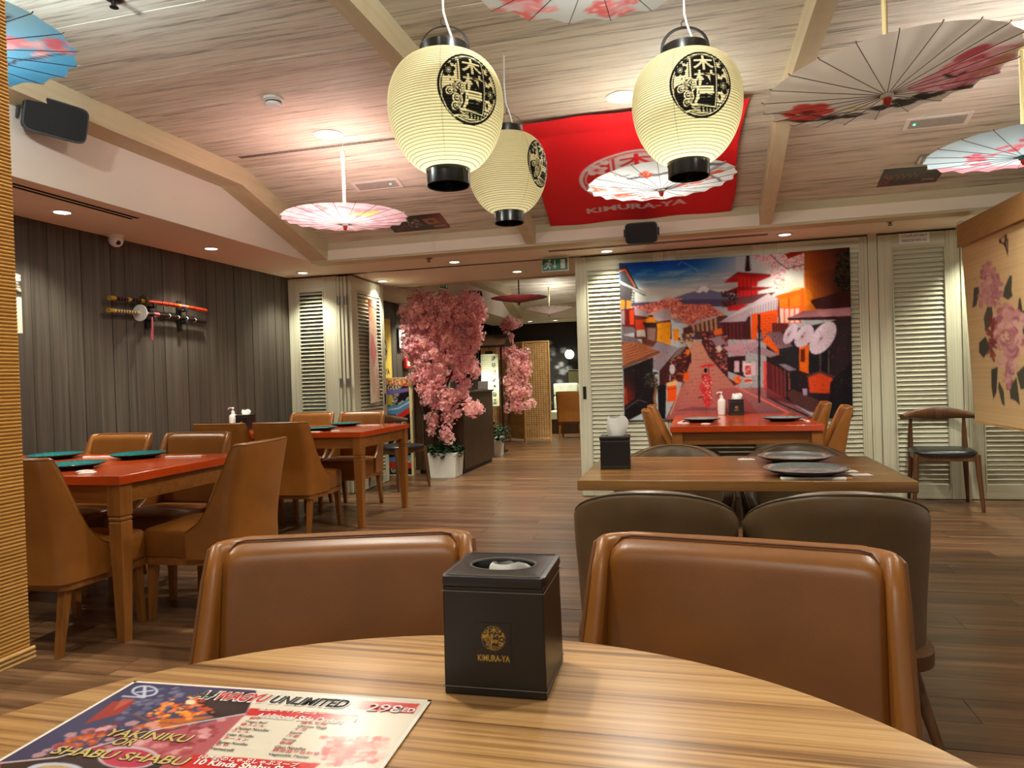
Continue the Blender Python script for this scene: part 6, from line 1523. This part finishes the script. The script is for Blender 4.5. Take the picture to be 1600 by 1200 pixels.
# ================================================================ BLOSSOM TREES AND PLANTERS
def blossom_material():
    m, nt, b = newmat('pink silk blossom')
    oi = nd(nt, 'ShaderNodeObjectInfo'); tc = nd(nt, 'ShaderNodeTexCoord')
    n = nd(nt, 'ShaderNodeTexNoise', i_Scale=45.0, i_Detail=2.0); nt.links.new(tc.outputs['Object'], n.inputs['Vector'])
    c1 = ramp(nt, n.outputs['Fac'], [(0.3, rgb(240, 162, 158)), (0.5, rgb(250, 200, 192)), (0.7, rgb(254, 226, 220))])
    c2 = ramp(nt, n.outputs['Fac'], [(0.3, rgb(238, 158, 166)), (0.5, rgb(248, 196, 200)), (0.7, rgb(254, 224, 226))])
    cc = mix(nt, oi.outputs['Random'], c1, c2)
    nt.links.new(cc, b.inputs['Base Color']); b.inputs['Roughness'].default_value = 0.8; b.inputs['Specular IOR Level'].default_value = 0.1
    tr = nd(nt, 'ShaderNodeBsdfTranslucent'); nt.links.new(cc, tr.inputs['Color']); ms = nd(nt, 'ShaderNodeMixShader', i_0=0.5)
    nt.links.new(b.outputs[0], ms.inputs[1]); nt.links.new(tr.outputs[0], ms.inputs[2]); nt.links.new(ms.outputs[0], nt.nodes['Material Output'].inputs[0])
    return m
M['blossom'] = blossom_material()
def spray_mesh(seed, n=64, R=0.095, s=0.026):
    rg = random.Random(seed); V, F = [], []
    for k in range(n):
        d = Vector((rg.gauss(0, 1), rg.gauss(0, 1), rg.gauss(0, 1))).normalized(); p = d * R * (0.35 + 0.65 * rg.random())
        nrm = (d + Vector((rg.gauss(0, .4), rg.gauss(0, .4), rg.gauss(0, .4)))).normalized()
        u = nrm.orthogonal().normalized(); w_ = nrm.cross(u); a0 = rg.random() * 6; sz = s * (0.7 + 0.5 * rg.random())
        for q in range(5):
            a = a0 + q * 1.2566; e = u * math.cos(a) + w_ * math.sin(a); f = u * math.cos(a + 1.57) + w_ * math.sin(a + 1.57)
            i = len(V)
            V += [p, p + e * sz * 0.55 + f * sz * 0.36 + nrm * sz * 0.18, p + e * sz + nrm * sz * 0.30, p + e * sz * 0.55 - f * sz * 0.36 + nrm * sz * 0.18]
            F.append((i, i + 1, i + 2, i + 3))
    return MB().add(V, F).mesh('blossom_spray', M['blossom'], False)
SPR = [spray_mesh(k) for k in range(6)]
SPRF = [spray_mesh(k + 20, 40, 0.10, 0.028) for k in range(3)]
def foliage(seed, n, R, hz, s):
    rg = random.Random(seed); V, F = [], []
    for k in range(n):
        a = rg.random() * 6.283; r = R * rg.random() ** 0.5; z = hz * rg.random() * (1.2 - r / R * 0.7)
        p = Vector((r * math.cos(a), r * math.sin(a), z)); e = Vector((math.cos(a + rg.gauss(0, .6)), math.sin(a + rg.gauss(0, .6)), rg.uniform(-0.5, 0.8))).normalized()
        f = e.cross(Vector((0, 0, 1))).normalized(); u = f.cross(e); L = s * (0.7 + 0.6 * rg.random()); i = len(V)
        V += [p, p + e * L * 0.5 + f * L * 0.3 + u * L * 0.08, p + e * L - u * L * 0.1, p + e * L * 0.5 - f * L * 0.3 + u * L * 0.08]; F.append((i, i + 1, i + 2, i + 3))
    return MB().add(V, F)
def planter(label, loc, W, Hh, rz):
    t = thing('planter', label, 'planter', loc, rz)
    a, b = W / 2 * 0.88, W / 2; wl_ = 0.014
    sq = lambda h, z: [(-h, -h, z), (h, -h, z), (h, h, z), (-h, h, z)]
    MB().loft([sq(a, 0), sq(b, Hh), sq(b - wl_, Hh), sq(a - wl_ * 0.3, Hh - 0.05)]).build('pot', M['ceramicwhite'], t, bevel=0.004, smooth=False)
    MB().box(-b + wl_, b - wl_, -b + wl_, b - wl_, Hh - 0.06, Hh - 0.03).build('soil', M['bark'], t)
    return t
def blossom_tree(label, loc, zbase, stems, clouds, meshes, seed, n_tot):
    rg = random.Random(seed)
    t = thing('blossom_tree', label, 'tree', loc)
    for k, (pts, rr) in enumerate(stems):
        MB().tube(pts, rr, 9).build('trunk' if k == 0 else 'branch', M['bark'], t, angle=60)
    wts = [c[3] * c[4] * c[5] for c in clouds]; tot = sum(wts)
    for cl, w_ in zip(clouds, wts):
        for q in range(max(2, int(n_tot * w_ / tot))):
            d = Vector((rg.gauss(0, 1), rg.gauss(0, 1), rg.gauss(0, 1))).normalized() * (0.2 + 0.9 * rg.random() ** 0.6)
            p = (cl[0] + d.x * cl[3], cl[1] + d.y * cl[4], cl[2] + d.z * cl[5])
            if p[2] > ZS - zbase - 0.09: continue
            o = obj('blossom_spray', meshes[rg.randrange(len(meshes))], t, p, (rg.random() * 6, rg.random() * 6, rg.random() * 6))
            s = rg.uniform(0.6, 1.15); o.scale = (s, s, s)
    return t
PX, PY = -2.885, 8.00
planter('white square planter under the large blossom tree', (PX, PY - 0.03, 0), 0.345, 0.295, R_(2))
o = foliage(5, 420, 0.20, 0.17, 0.065).build('ground_foliage', M['leaf'], None, (PX, PY - 0.03, 0.25), smooth=False); tag(o, 'dark green leaves filling the planter under the large blossom tree', 'foliage', kind='stuff')
zb = 0.265
blossom_tree('large pink blossom tree reaching the soffit behind the doorway', (PX, PY, zb), zb,
    [([(0.02, 0, 0), (0.03, 0.01, 0.35), (-0.01, 0.0, 0.8), (0.02, 0.03, 1.2), (0.0, 0, 1.75)], [0.024, 0.022, 0.020, 0.017, 0.008]),
     ([(0.0, 0, 0.7), (-0.18, 0.05, 1.1), (-0.35, 0.1, 1.6)], [0.014, 0.011, 0.006]), ([(0.0, 0, 0.75), (0.2, -0.05, 1.15), (0.38, 0, 1.7)], [0.014, 0.011, 0.006]),
     ([(0.01, 0, 0.5), (0.2, -0.1, 0.62), (0.42, -0.15, 0.60)], [0.011, 0.009, 0.005]), ([(0.0, 0, 0.55), (-0.12, -0.1, 0.5), (-0.2, -0.15, 0.3)], [0.010, 0.008, 0.004]),
     ([(0.0, 0, 0.9), (0.25, 0.05, 1.0), (0.45, 0.05, 1.25)], [0.010, 0.008, 0.005]), ([(0, 0, 0.8), (-0.2, 0, 0.95), (-0.42, 0, 1.0)], [0.010, 0.008, 0.005])],
    # x, y, z (from the soil), rx, ry, rz
    [(-0.22, 0, 1.66, 0.26, 0.26, 0.26), (0.24, 0, 1.66, 0.28, 0.26, 0.26), (0.02, 0.05, 1.62, 0.3, 0.3, 0.28), (-0.26, 0, 1.32, 0.19, 0.2, 0.18), (0.30, 0, 1.36, 0.2, 0.2, 0.2), (0.0, -0.08, 1.3, 0.28, 0.2, 0.22),
     (-0.25, 0, 0.98, 0.20, 0.2, 0.17), (0.18, 0, 1.0, 0.22, 0.2, 0.18), (0.38, 0.02, 1.10, 0.10, 0.1, 0.08), (-0.08, -0.08, 0.80, 0.2, 0.18, 0.16), (0.14, -0.05, 0.72, 0.15, 0.15, 0.13), (-0.36, 0.0, 0.86, 0.10, 0.1, 0.07),
     (0.32, -0.12, 0.60, 0.13, 0.1, 0.06), (0.42, -0.14, 0.57, 0.07, 0.07, 0.05), (-0.12, -0.1, 0.50, 0.10, 0.1, 0.14), (-0.16, -0.14, 0.32, 0.06, 0.06, 0.10), (0.05, -0.1, 0.36, 0.10, 0.09, 0.13), (0.04, -0.12, 0.20, 0.05, 0.05, 0.06), (-0.03, -0.05, 0.62, 0.16, 0.13, 0.14), (0.08, -0.1, 0.52, 0.12, 0.1, 0.12), (0.20, -0.1, 0.66, 0.14, 0.1, 0.08), (-0.14, -0.1, 0.66, 0.10, 0.1, 0.10), (-0.36, 0, 1.18, 0.12, 0.12, 0.14), (0.42, 0, 1.52, 0.10, 0.12, 0.14), (-0.42, 0, 1.60, 0.08, 0.12, 0.16)], SPR, 11, 290)
planter('white square planter half hidden behind the counter', (-2.92, 10.10, 0), 0.32, 0.28, R_(8))
o = foliage(9, 260, 0.22, 0.22, 0.08).build('ground_foliage', M['leaf'], None, (-2.90, 10.10, 0.25), smooth=False); tag(o, 'dark green leaves in the planter behind the counter', 'foliage', kind='stuff')
blossom_tree('smaller pink blossom tree behind the hanging white lantern', (-2.80, 10.95, 0.0), 0.0,
    [([(-0.1, 0, 0.25), (-0.05, 0, 0.9), (0.0, 0, 1.5), (0.0, 0, 1.95)], [0.022, 0.018, 0.012, 0.006]), ([(-0.05, 0, 0.8), (0.15, 0, 1.0), (0.28, 0, 1.4)], [0.012, 0.009, 0.005]), ([(-0.05, 0, 0.75), (0.15, -0.05, 0.7), (0.28, -0.05, 0.72)], [0.01, 0.008, 0.005])],
    [(0.0, 0, 1.98, 0.12, 0.12, 0.12), (-0.02, 0, 1.78, 0.06, 0.07, 0.1), (0.08, 0, 1.40, 0.14, 0.15, 0.15), (0.17, 0, 1.28, 0.12, 0.12, 0.14), (0.0, 0, 1.45, 0.12, 0.12, 0.12), (0.02, 0, 1.12, 0.16, 0.15, 0.15), (0.08, -0.03, 0.90, 0.12, 0.12, 0.1), (0.05, -0.05, 0.72, 0.14, 0.1, 0.07), (0.2, -0.05, 0.70, 0.10, 0.08, 0.05), (0.2, 0, 1.50, 0.06, 0.06, 0.06), (-0.06, 0, 1.6, 0.10, 0.1, 0.12), (0.1, 0, 1.0, 0.16, 0.14, 0.14)], SPRF, 12, 150)

# ================================================================ FAR ROOM FURNITURE
t = thing('reception_counter', 'dark brown reception counter behind the large blossom tree', 'counter', (-3.02, 8.80, 0))
MB().box(-0.31, 0.30, -0.62, 0.68, 0.05, 0.97).build('body', M['counter'], t, bevel=0.003)
MB().box(-0.29, 0.27, -0.60, 0.66, 0.0, 0.05).build('plinth', M['black'], t)
MB().box(-0.33, 0.315, -0.64, 0.70, 0.97, 0.995).build('counter_top', M['counter'], t, bevel=0.003)
MB().box(-0.33, -0.22, -0.645, -0.62, 0.05, 1.19).box(-0.33, -0.31, -0.62, 0.68, 0.97, 1.19).build('upstand', M['counter'], t, bevel=0.003)
MB().box(-0.222, -0.212, -0.648, -0.62, 0.05, 1.15).build('edge_strip', M['steel'], t)
t = thing('till_screen', 'black point of sale screen on the reception counter', 'monitor', (-2.90, 8.85, 0.995), R_(150))
MB().box(-0.09, 0.09, -0.07, 0.07, 0, 0.015).build('base', M['black'], t, bevel=0.003); MB().box(-0.025, 0.025, -0.012, 0.012, 0.015, 0.16).build('stem', M['black'], t)
o = MB().box(-0.14, 0.14, -0.012, 0.012, 0.10, 0.30).build('screen', M['black'], t, bevel=0.004); o.rotation_euler = (R_(-12), 0, 0)
t = thing('card_holder', 'grey angled card holder at the end of the counter', 'card holder', (-2.80, 9.30, 0.995), R_(10))
o = MB().box(-0.07, 0.07, -0.005, 0.005, 0.0, 0.13).build('back', M['steel'], t); o.rotation_euler = (R_(-25), 0, 0)
MB().box(-0.07, 0.07, -0.05, 0.01, 0, 0.01).build('foot', M['steel'], t)
# wave print panel
c = Cv(60, 190, (30, 28, 32)); c.T = lambda p: (p[0], p[1] / 4)
for k in range(46):
    x, y = c.rg.rand(), c.rg.rand() * 4
    c.ell(x, y, 0.12, 0.12, (214, 204, 180)); c.ell(x + 0.02, y, 0.085, 0.085, (30, 28, 32)); c.ell(x + 0.03, y + 0.02, 0.04, 0.04, (214, 204, 180))
def band(pts, col): c.poly(pts, col)
band([(0, 0), (1, 0), (1, 0.35), (0, 0.25)], (214, 110, 50)); c.speck([(0, 0), (1, 0), (1, 0.3), (0, 0.3)], [(240, 190, 90), (190, 60, 40), (230, 220, 200)], 60, 2)
band([(0, 1.15), (0.5, 1.10), (1, 0.85), (1, 1.2), (0.5, 1.5), (0, 1.5)], (90, 140, 176)); c.line([(0, 1.3), (0.5, 1.25), (1, 1.0)], 2, (220, 226, 226)); band([(0, 0.5), (1, 0.4), (1, 0.55), (0, 0.7)], (120, 100, 160))
band([(0, 1.9), (0.3, 1.6), (1, 1.2), (1, 1.45), (0.4, 1.8), (0, 2.1)], (204, 48, 38)); band([(0, 3.5), (0.5, 3.4), (1, 3.55), (1, 3.75), (0, 3.75)], (196, 52, 40)); band([(0, 3.3), (1, 3.2), (1, 3.35), (0, 3.5)], (90, 140, 176)); band([(0, 0.75), (0.25, 0.7), (0.2, 1.1), (0, 1.1)], (200, 170, 60))
t = thing('printed_panel', 'tall panel printed with colourful waves beside the open louvred leaf', 'panel', (-3.485, 8.02, 0))
MB().box(-0.16, 0.165, 0.0, 0.035, 0.0, 1.195).build('board', M['bamboo'], t, bevel=0.003)
print_sheet('print_face', c.out(), 60, 190, lambda u, v: (-0.155 + 0.29 * u, -0.0015, 1.185 - 1.17 * v), M['poster'], t)
# yellow banner on the dark wall
c = Cv(90, 110, (226, 190, 84)); e = emblem(60, (30, 26, 24), (236, 216, 150)).a; eh = e.shape[0]
for yy in range(eh):
    for xx in range(eh):
        u_, v_ = (xx / eh - 0.5) * 2.04, (yy / eh - 0.5) * 2.04
        if u_ * u_ + v_ * v_ < 1: c.a[int(yy + 0.26 * c.h), int(xx + 0.17 * c.w)] = e[yy, xx]
c.text('KIMURA-YA', 0.06, 0.83, 0.14, (40, 34, 28), 0.02, 1.15)
o = print_sheet('wall_banner', c.out(), 90, 110, lambda u, v: (-4.085, 8.42 + 0.76 * u, 2.02 - 0.83 * v), M['flagcloth'], thick=0.004)
tag(o, 'yellow banner with black crest and KIMURA-YA on the dark far room wall', 'banner')
# framed notices, call point
def notice(lab, y0, y1, z0, z1):
    t = thing('framed_notice', lab, 'notice', (-4.10, (y0 + y1) / 2, z0))
    a = (y1 - y0) / 2; h = z1 - z0
    MB().box(0, 0.015, -a, a, 0, h).build('frame', M['black'], t, bevel=0.002); MB().box(0.015, 0.0165, -a + 0.03, a - 0.03, 0.03, h - 0.03).build('paper', M['paperwhite'], t)
    for k in range(4): MB().box(0.0165, 0.017, -a * 0.4, a * (0.1 + 0.1 * k), h * 0.3 + 0.03 * k, h * 0.3 + 0.036 + 0.03 * k - 0.02).build('printed_line', M['inkblack'], t)
notice('tall black framed notice on the dark far room wall', 9.46, 9.80, 1.60, 1.925); notice('small black framed notice beside the blossom, dark far room wall', 9.95, 10.3, 1.78, 1.90)
t = thing('call_point', 'red fire call point on the dark far room wall', 'alarm', (-4.10, 9.72, 1.33))
MB().box(0, 0.05, -0.09, 0.09, 0, 0.16).build('housing', M['redplastic'], t, bevel=0.008); MB().box(0.05, 0.053, -0.05, 0.05, 0.04, 0.12).build('window', M['white'], t)
t = thing('security_camera', 'white dome camera at the top of the dark far room wall', 'camera', (-4.02, 9.5, ZS))
MB().lathe([(0.06, 0), (0.06, -0.02), (0.045, -0.07), (0.02, -0.09), (0.001, -0.092)], 24).build('ball', M['white'], t); MB().lathe([(0.016, 0), (0.012, 0.006), (0.001, 0.006)], 16).build('lens', M['black'], t, (0.034, -0.025, -0.06), (R_(20), R_(110), R_(-35)))
speaker('black loudspeaker high in the far room beside the large blossom tree', (-3.18, 10.2, 2.40), (R_(12), 0, R_(25)), 0.24, 0.17, 0.15)
# hanging cloth strip on the open leaf
c = Cv(40, 220, (226, 214, 190)); c.speck([(0, 0), (1, 0), (1, 1), (0, 1)], [(232, 190, 160), (236, 226, 206)], 200, 4, 0.5); c.poly([(0, 0), (1, 0), (1, 0.12), (0.6, 0.3), (0, 0.18)], (232, 160, 130)); c.poly([(0.1, 0.3), (0.9, 0.1), (0.95, 0.3), (0.4, 0.5), (0.1, 0.48)], (236, 180, 156), 0.7); c.poly([(0.2, 0.32), (0.6, 0.36), (0.9, 0.5), (0.5, 0.66), (0.1, 0.5)], (224, 140, 140), 0.9); c.poly([(0.2, 0.55), (0.5, 0.6), (0.6, 0.85), (0.3, 0.95)], (226, 180, 160), 0.6); c.line([(0.0, 0.06), (1, 0.09)], 2, (110, 40, 40))
o = print_sheet('cloth_strip', c.out(), 40, 220, lambda u, v: (-3.375 - 0.012 * u + 0.006 * math.sin(6 * v + 3 * u), 7.02 + 0.24 * u, 2.05 - 1.13 * v), M['flagcloth'], thick=0.001)
tag(o, 'narrow white and coral cloth strip hanging on the open louvred leaf', 'hanging cloth')
# folding screen
def weave_material():
    m, nt, b = newmat('woven bamboo')
    tc = nd(nt, 'ShaderNodeTexCoord')
    w1 = nd(nt, 'ShaderNodeTexWave', i_Scale=9.0, i_Distortion=0.6, i_Detail=1.0); w1.bands_direction = 'Z'; w2 = nd(nt, 'ShaderNodeTexWave', i_Scale=7.0, i_Distortion=0.4); w2.bands_direction = 'X'
    n = nd(nt, 'ShaderNodeTexNoise', i_Scale=14.0, i_Detail=3.0)
    for q in (w1, w2, n): nt.links.new(tc.outputs['Object'], q.inputs['Vector'])
    mu = nd(nt, 'ShaderNodeMath', operation='MULTIPLY'); nt.links.new(w1.outputs['Fac'], mu.inputs[0]); nt.links.new(w2.outputs['Fac'], mu.inputs[1])
    c = ramp(nt, mu.outputs[0], [(0.0, rgb(140, 96, 48)), (0.3, rgb(196, 150, 90)), (0.8, rgb(220, 178, 118))])
    nt.links.new(mix(nt, 0.35, c, ramp(nt, n.outputs['Fac'], [(0.3, rgb(150, 106, 56)), (0.7, rgb(222, 182, 122))])), b.inputs['Base Color'])
    b.inputs['Roughness'].default_value = 0.6
    bp = nd(nt, 'ShaderNodeBump', i_Strength=0.4, i_Distance=0.004); nt.links.new(mu.outputs[0], bp.inputs['Height']); nt.links.new(bp.outputs[0], b.inputs['Normal'])
    return m
M['woven'] = weave_material()
t = thing('folding_screen', 'woven bamboo folding screen in the far room', 'screen', (-2.44, 12.20, 0))
p0 = Vector((0, 0, 0))
for k, (dx, dy) in enumerate(((-0.485, 0.01), (-0.36, 0.33), (-0.46, -0.16))):
    L = math.hypot(dx, dy); an = math.atan2(dy, dx)
    p1 = p0 + Vector((dx, dy, 0))
    e = MB().box(0.0, 0.022, -0.011, 0.011, 0, 1.78).box(L - 0.022, L, -0.011, 0.011, 0, 1.78).box(0.022, L - 0.022, -0.011, 0.011, 1.755, 1.78).box(0.022, L - 0.022, -0.011, 0.011, 0.05, 0.075).build('panel_frame', M['wovenframe'], t, p0, (0, 0, an), bevel=0.003)
    MB().box(0.022, L - 0.022, -0.003, 0.003, 0.075, 1.755).build('woven_sheet', M['woven'], e)
    p0 = p1
# hanging lantern with small roof
t = thing('lantern_stand', 'dark roofed stand carrying the tall white paper lantern', 'lantern stand', (-3.06, 10.56, 0))
for s in (-1, 1):
    MB().box(s * 0.19 - 0.012, s * 0.19 + 0.012, -0.012, 0.012, 0.0, 1.66).build('post', M['blackgloss'], t)
    MB().box(s * 0.19 - 0.02, s * 0.19 + 0.02, -0.16, 0.16, 0, 0.03).build('foot', M['blackgloss'], t)
    MB().hexa([(-0.30, 0, 1.80), (0.30, 0, 1.80), (0.30, s * 0.20, 1.64), (-0.30, s * 0.20, 1.64)], [(-0.30, 0, 1.825), (0.30, 0, 1.825), (0.30, s * 0.215, 1.655), (-0.30, s * 0.215, 1.655)]).build('roof_board', M['counter'], t)
MB().box(-0.26, 0.26, -0.015, 0.015, 1.63, 1.67).build('beam', M['counter'], t); MB().box(-0.20, 0.20, -0.01, 0.01, 0.30, 0.325).build('rail', M['blackgloss'], t)
n_, sub = 26, 5; V, U = [], []
for k in range(n_ * sub + 1):
    for j in range(40):
        a = 2 * PI * j / 40; r = 0.132 + 0.003 * math.sin(PI * ((k / sub) % 1.0)); V.append((r * math.cos(a), r * math.sin(a), 0.72 + 0.80 * k / (n_ * sub)))
fs = [(k * 40 + j, k * 40 + (j + 1) % 40, (k + 1) * 40 + (j + 1) % 40, (k + 1) * 40 + j) for k in range(n_ * sub) for j in range(40)]
me = MB().add(V, fs).mesh('paper_shade', M['lanternpaper'], True, 180)
col = np.ones((len(V), 4), np.float32); col[:, :3] = rgb(236, 234, 206)
for k in range(0, n_ * sub + 1, sub): col[k * 40:(k + 1) * 40, :3] = rgb(170, 166, 130)
rgp = random.Random(4)
for k in range(n_ * sub + 1):
    for j in range(40):
        if 34 <= j <= 36 and (k // 6) % 3 != 0 and rgp.random() < 0.6: col[k * 40 + j, :3] = rgb(30, 28, 26)
me.color_attributes.new('Col', 'FLOAT_COLOR', 'POINT').data.foreach_set('color', col.ravel())
t = thing('tall_paper_lantern', 'tall lit white cylindrical paper lantern under the small dark roof', 'lantern', (-3.06, 10.56, 0))
obj('paper_shade', me, t)
MB().lathe([(0.05, 1.52), (0.06, 1.52), (0.06, 1.565), (0.05, 1.57)], 24).build('top_ring', M['blackgloss'], t); MB().lathe([(0.10, 0.70), (0.132, 0.72), (0.132, 0.725)], 24).build('bottom_ring', M['white'], t)
MB().tube([(0, 0, 1.56), (0, 0, 1.64)], 0.004, 6).build('cord', M['black'], t)
lamp('bulb', 'POINT', (0, 0, 1.1), 2.6, (0.93, 1.0, 0.9), t, size=0.05)
# banquette, chair, low divider, ball lantern
M['banq'] = leather('pale green leather', rgb(206, 212, 186), 0.4)
t = thing('banquette', 'pale tufted banquette along the far wall', 'bench', (-2.82, 13.95, 0))
MB().box(0, 2.6, 0.0, 0.55, 0.0, 0.28).build('base', M['counter'], t)
for k in range(5):
    x = k * 0.52
    MB().box(x + 0.004, x + 0.516, -0.02, 0.42, 0.28, 0.46).build('seat_cushion', M['banq'], t, bevel=0.03, seg=3)
    MB().box(x + 0.004, x + 0.516, 0.42, 0.54, 0.46, 0.74).build('back_cushion', M['banq'], t, bevel=0.03, seg=3); MB().box(x + 0.004, x + 0.516, 0.42, 0.54, 0.744, 1.0).build('back_cushion', M['banq'], t, bevel=0.03, seg=3)
copy_tree(tan0, (-2.235, 13.05, 0), R_(2), 'tan leather chair in the far room in front of the pale banquette')
t = thing('low_divider', 'dark olive divider standing on the banquette back', 'divider', (-2.0, 14.45, 1.0))
M['olive'] = plain('dark olive panel', rgb(70, 66, 36), 0.5)
MB().box(-0.50, 0.9, -0.03, 0.03, 0, 0.26).build('board', M['olive'], t, bevel=0.004); MB().box(-0.52, 0.92, -0.04, 0.04, 0.26, 0.275).build('cap', M['olive'], t, bevel=0.003)
t = thing('ball_lantern', 'small round white lantern with dark blossoms on the far wall', 'lantern', (-2.46, 14.40, 1.59))
c = Cv(80, 40, (240, 238, 220)); c.T = lambda p: (p[0] / 2, p[1])
for x, y in ((0.25, 0.3), (0.6, 0.65), (1.1, 0.35), (1.45, 0.6), (1.75, 0.3), (1.62, 0.75)): blossom(c, x, y, 0.11, (120, 124, 116))
ring = [(0.095 * math.sin(PI * k / 20), 0.095 * math.cos(PI * k / 20)) for k in range(21)]
V = [(r * math.cos(2 * PI * j / 40), r * math.sin(2 * PI * j / 40), z) for r, z in [(max(0.0015, a), b) for a, b in ring] for j in range(40)]
me = MB().add(V, [(k * 40 + j, (k + 1) * 40 + j, (k + 1) * 40 + (j + 1) % 40, k * 40 + (j + 1) % 40) for k in range(20) for j in range(40)]).mesh('paper_shade', M['lanternpaper'], True, 180)
paint(me, c.out(), [(j / 40, k / 20) for k in range(21) for j in range(40)]); obj('paper_shade', me, t)
MB().tube([(0, 0, 0.09), (0, 0, ZS - 1.59)], 0.002, 6).build('cord', M['black'], t); MB().lathe([(0.03, 0.088), (0.03, 0.10)], 16).build('top_ring', M['black'], t)
lamp('bulb', 'POINT', (0, 0, 0), 0.7, (1, 0.97, 0.88), t, size=0.03)
t = thing('white_panel', 'white upright panel above the dark olive divider', 'panel', (-2.13, 14.42, 1.275))
MB().box(-0.10, 0.25, -0.012, 0.012, 0, 0.30).build('board', M['white'], t, bevel=0.004); MB().box(-0.11, -0.10, -0.015, 0.015, 0, 0.31).build('edge', M['bamboo'], t)
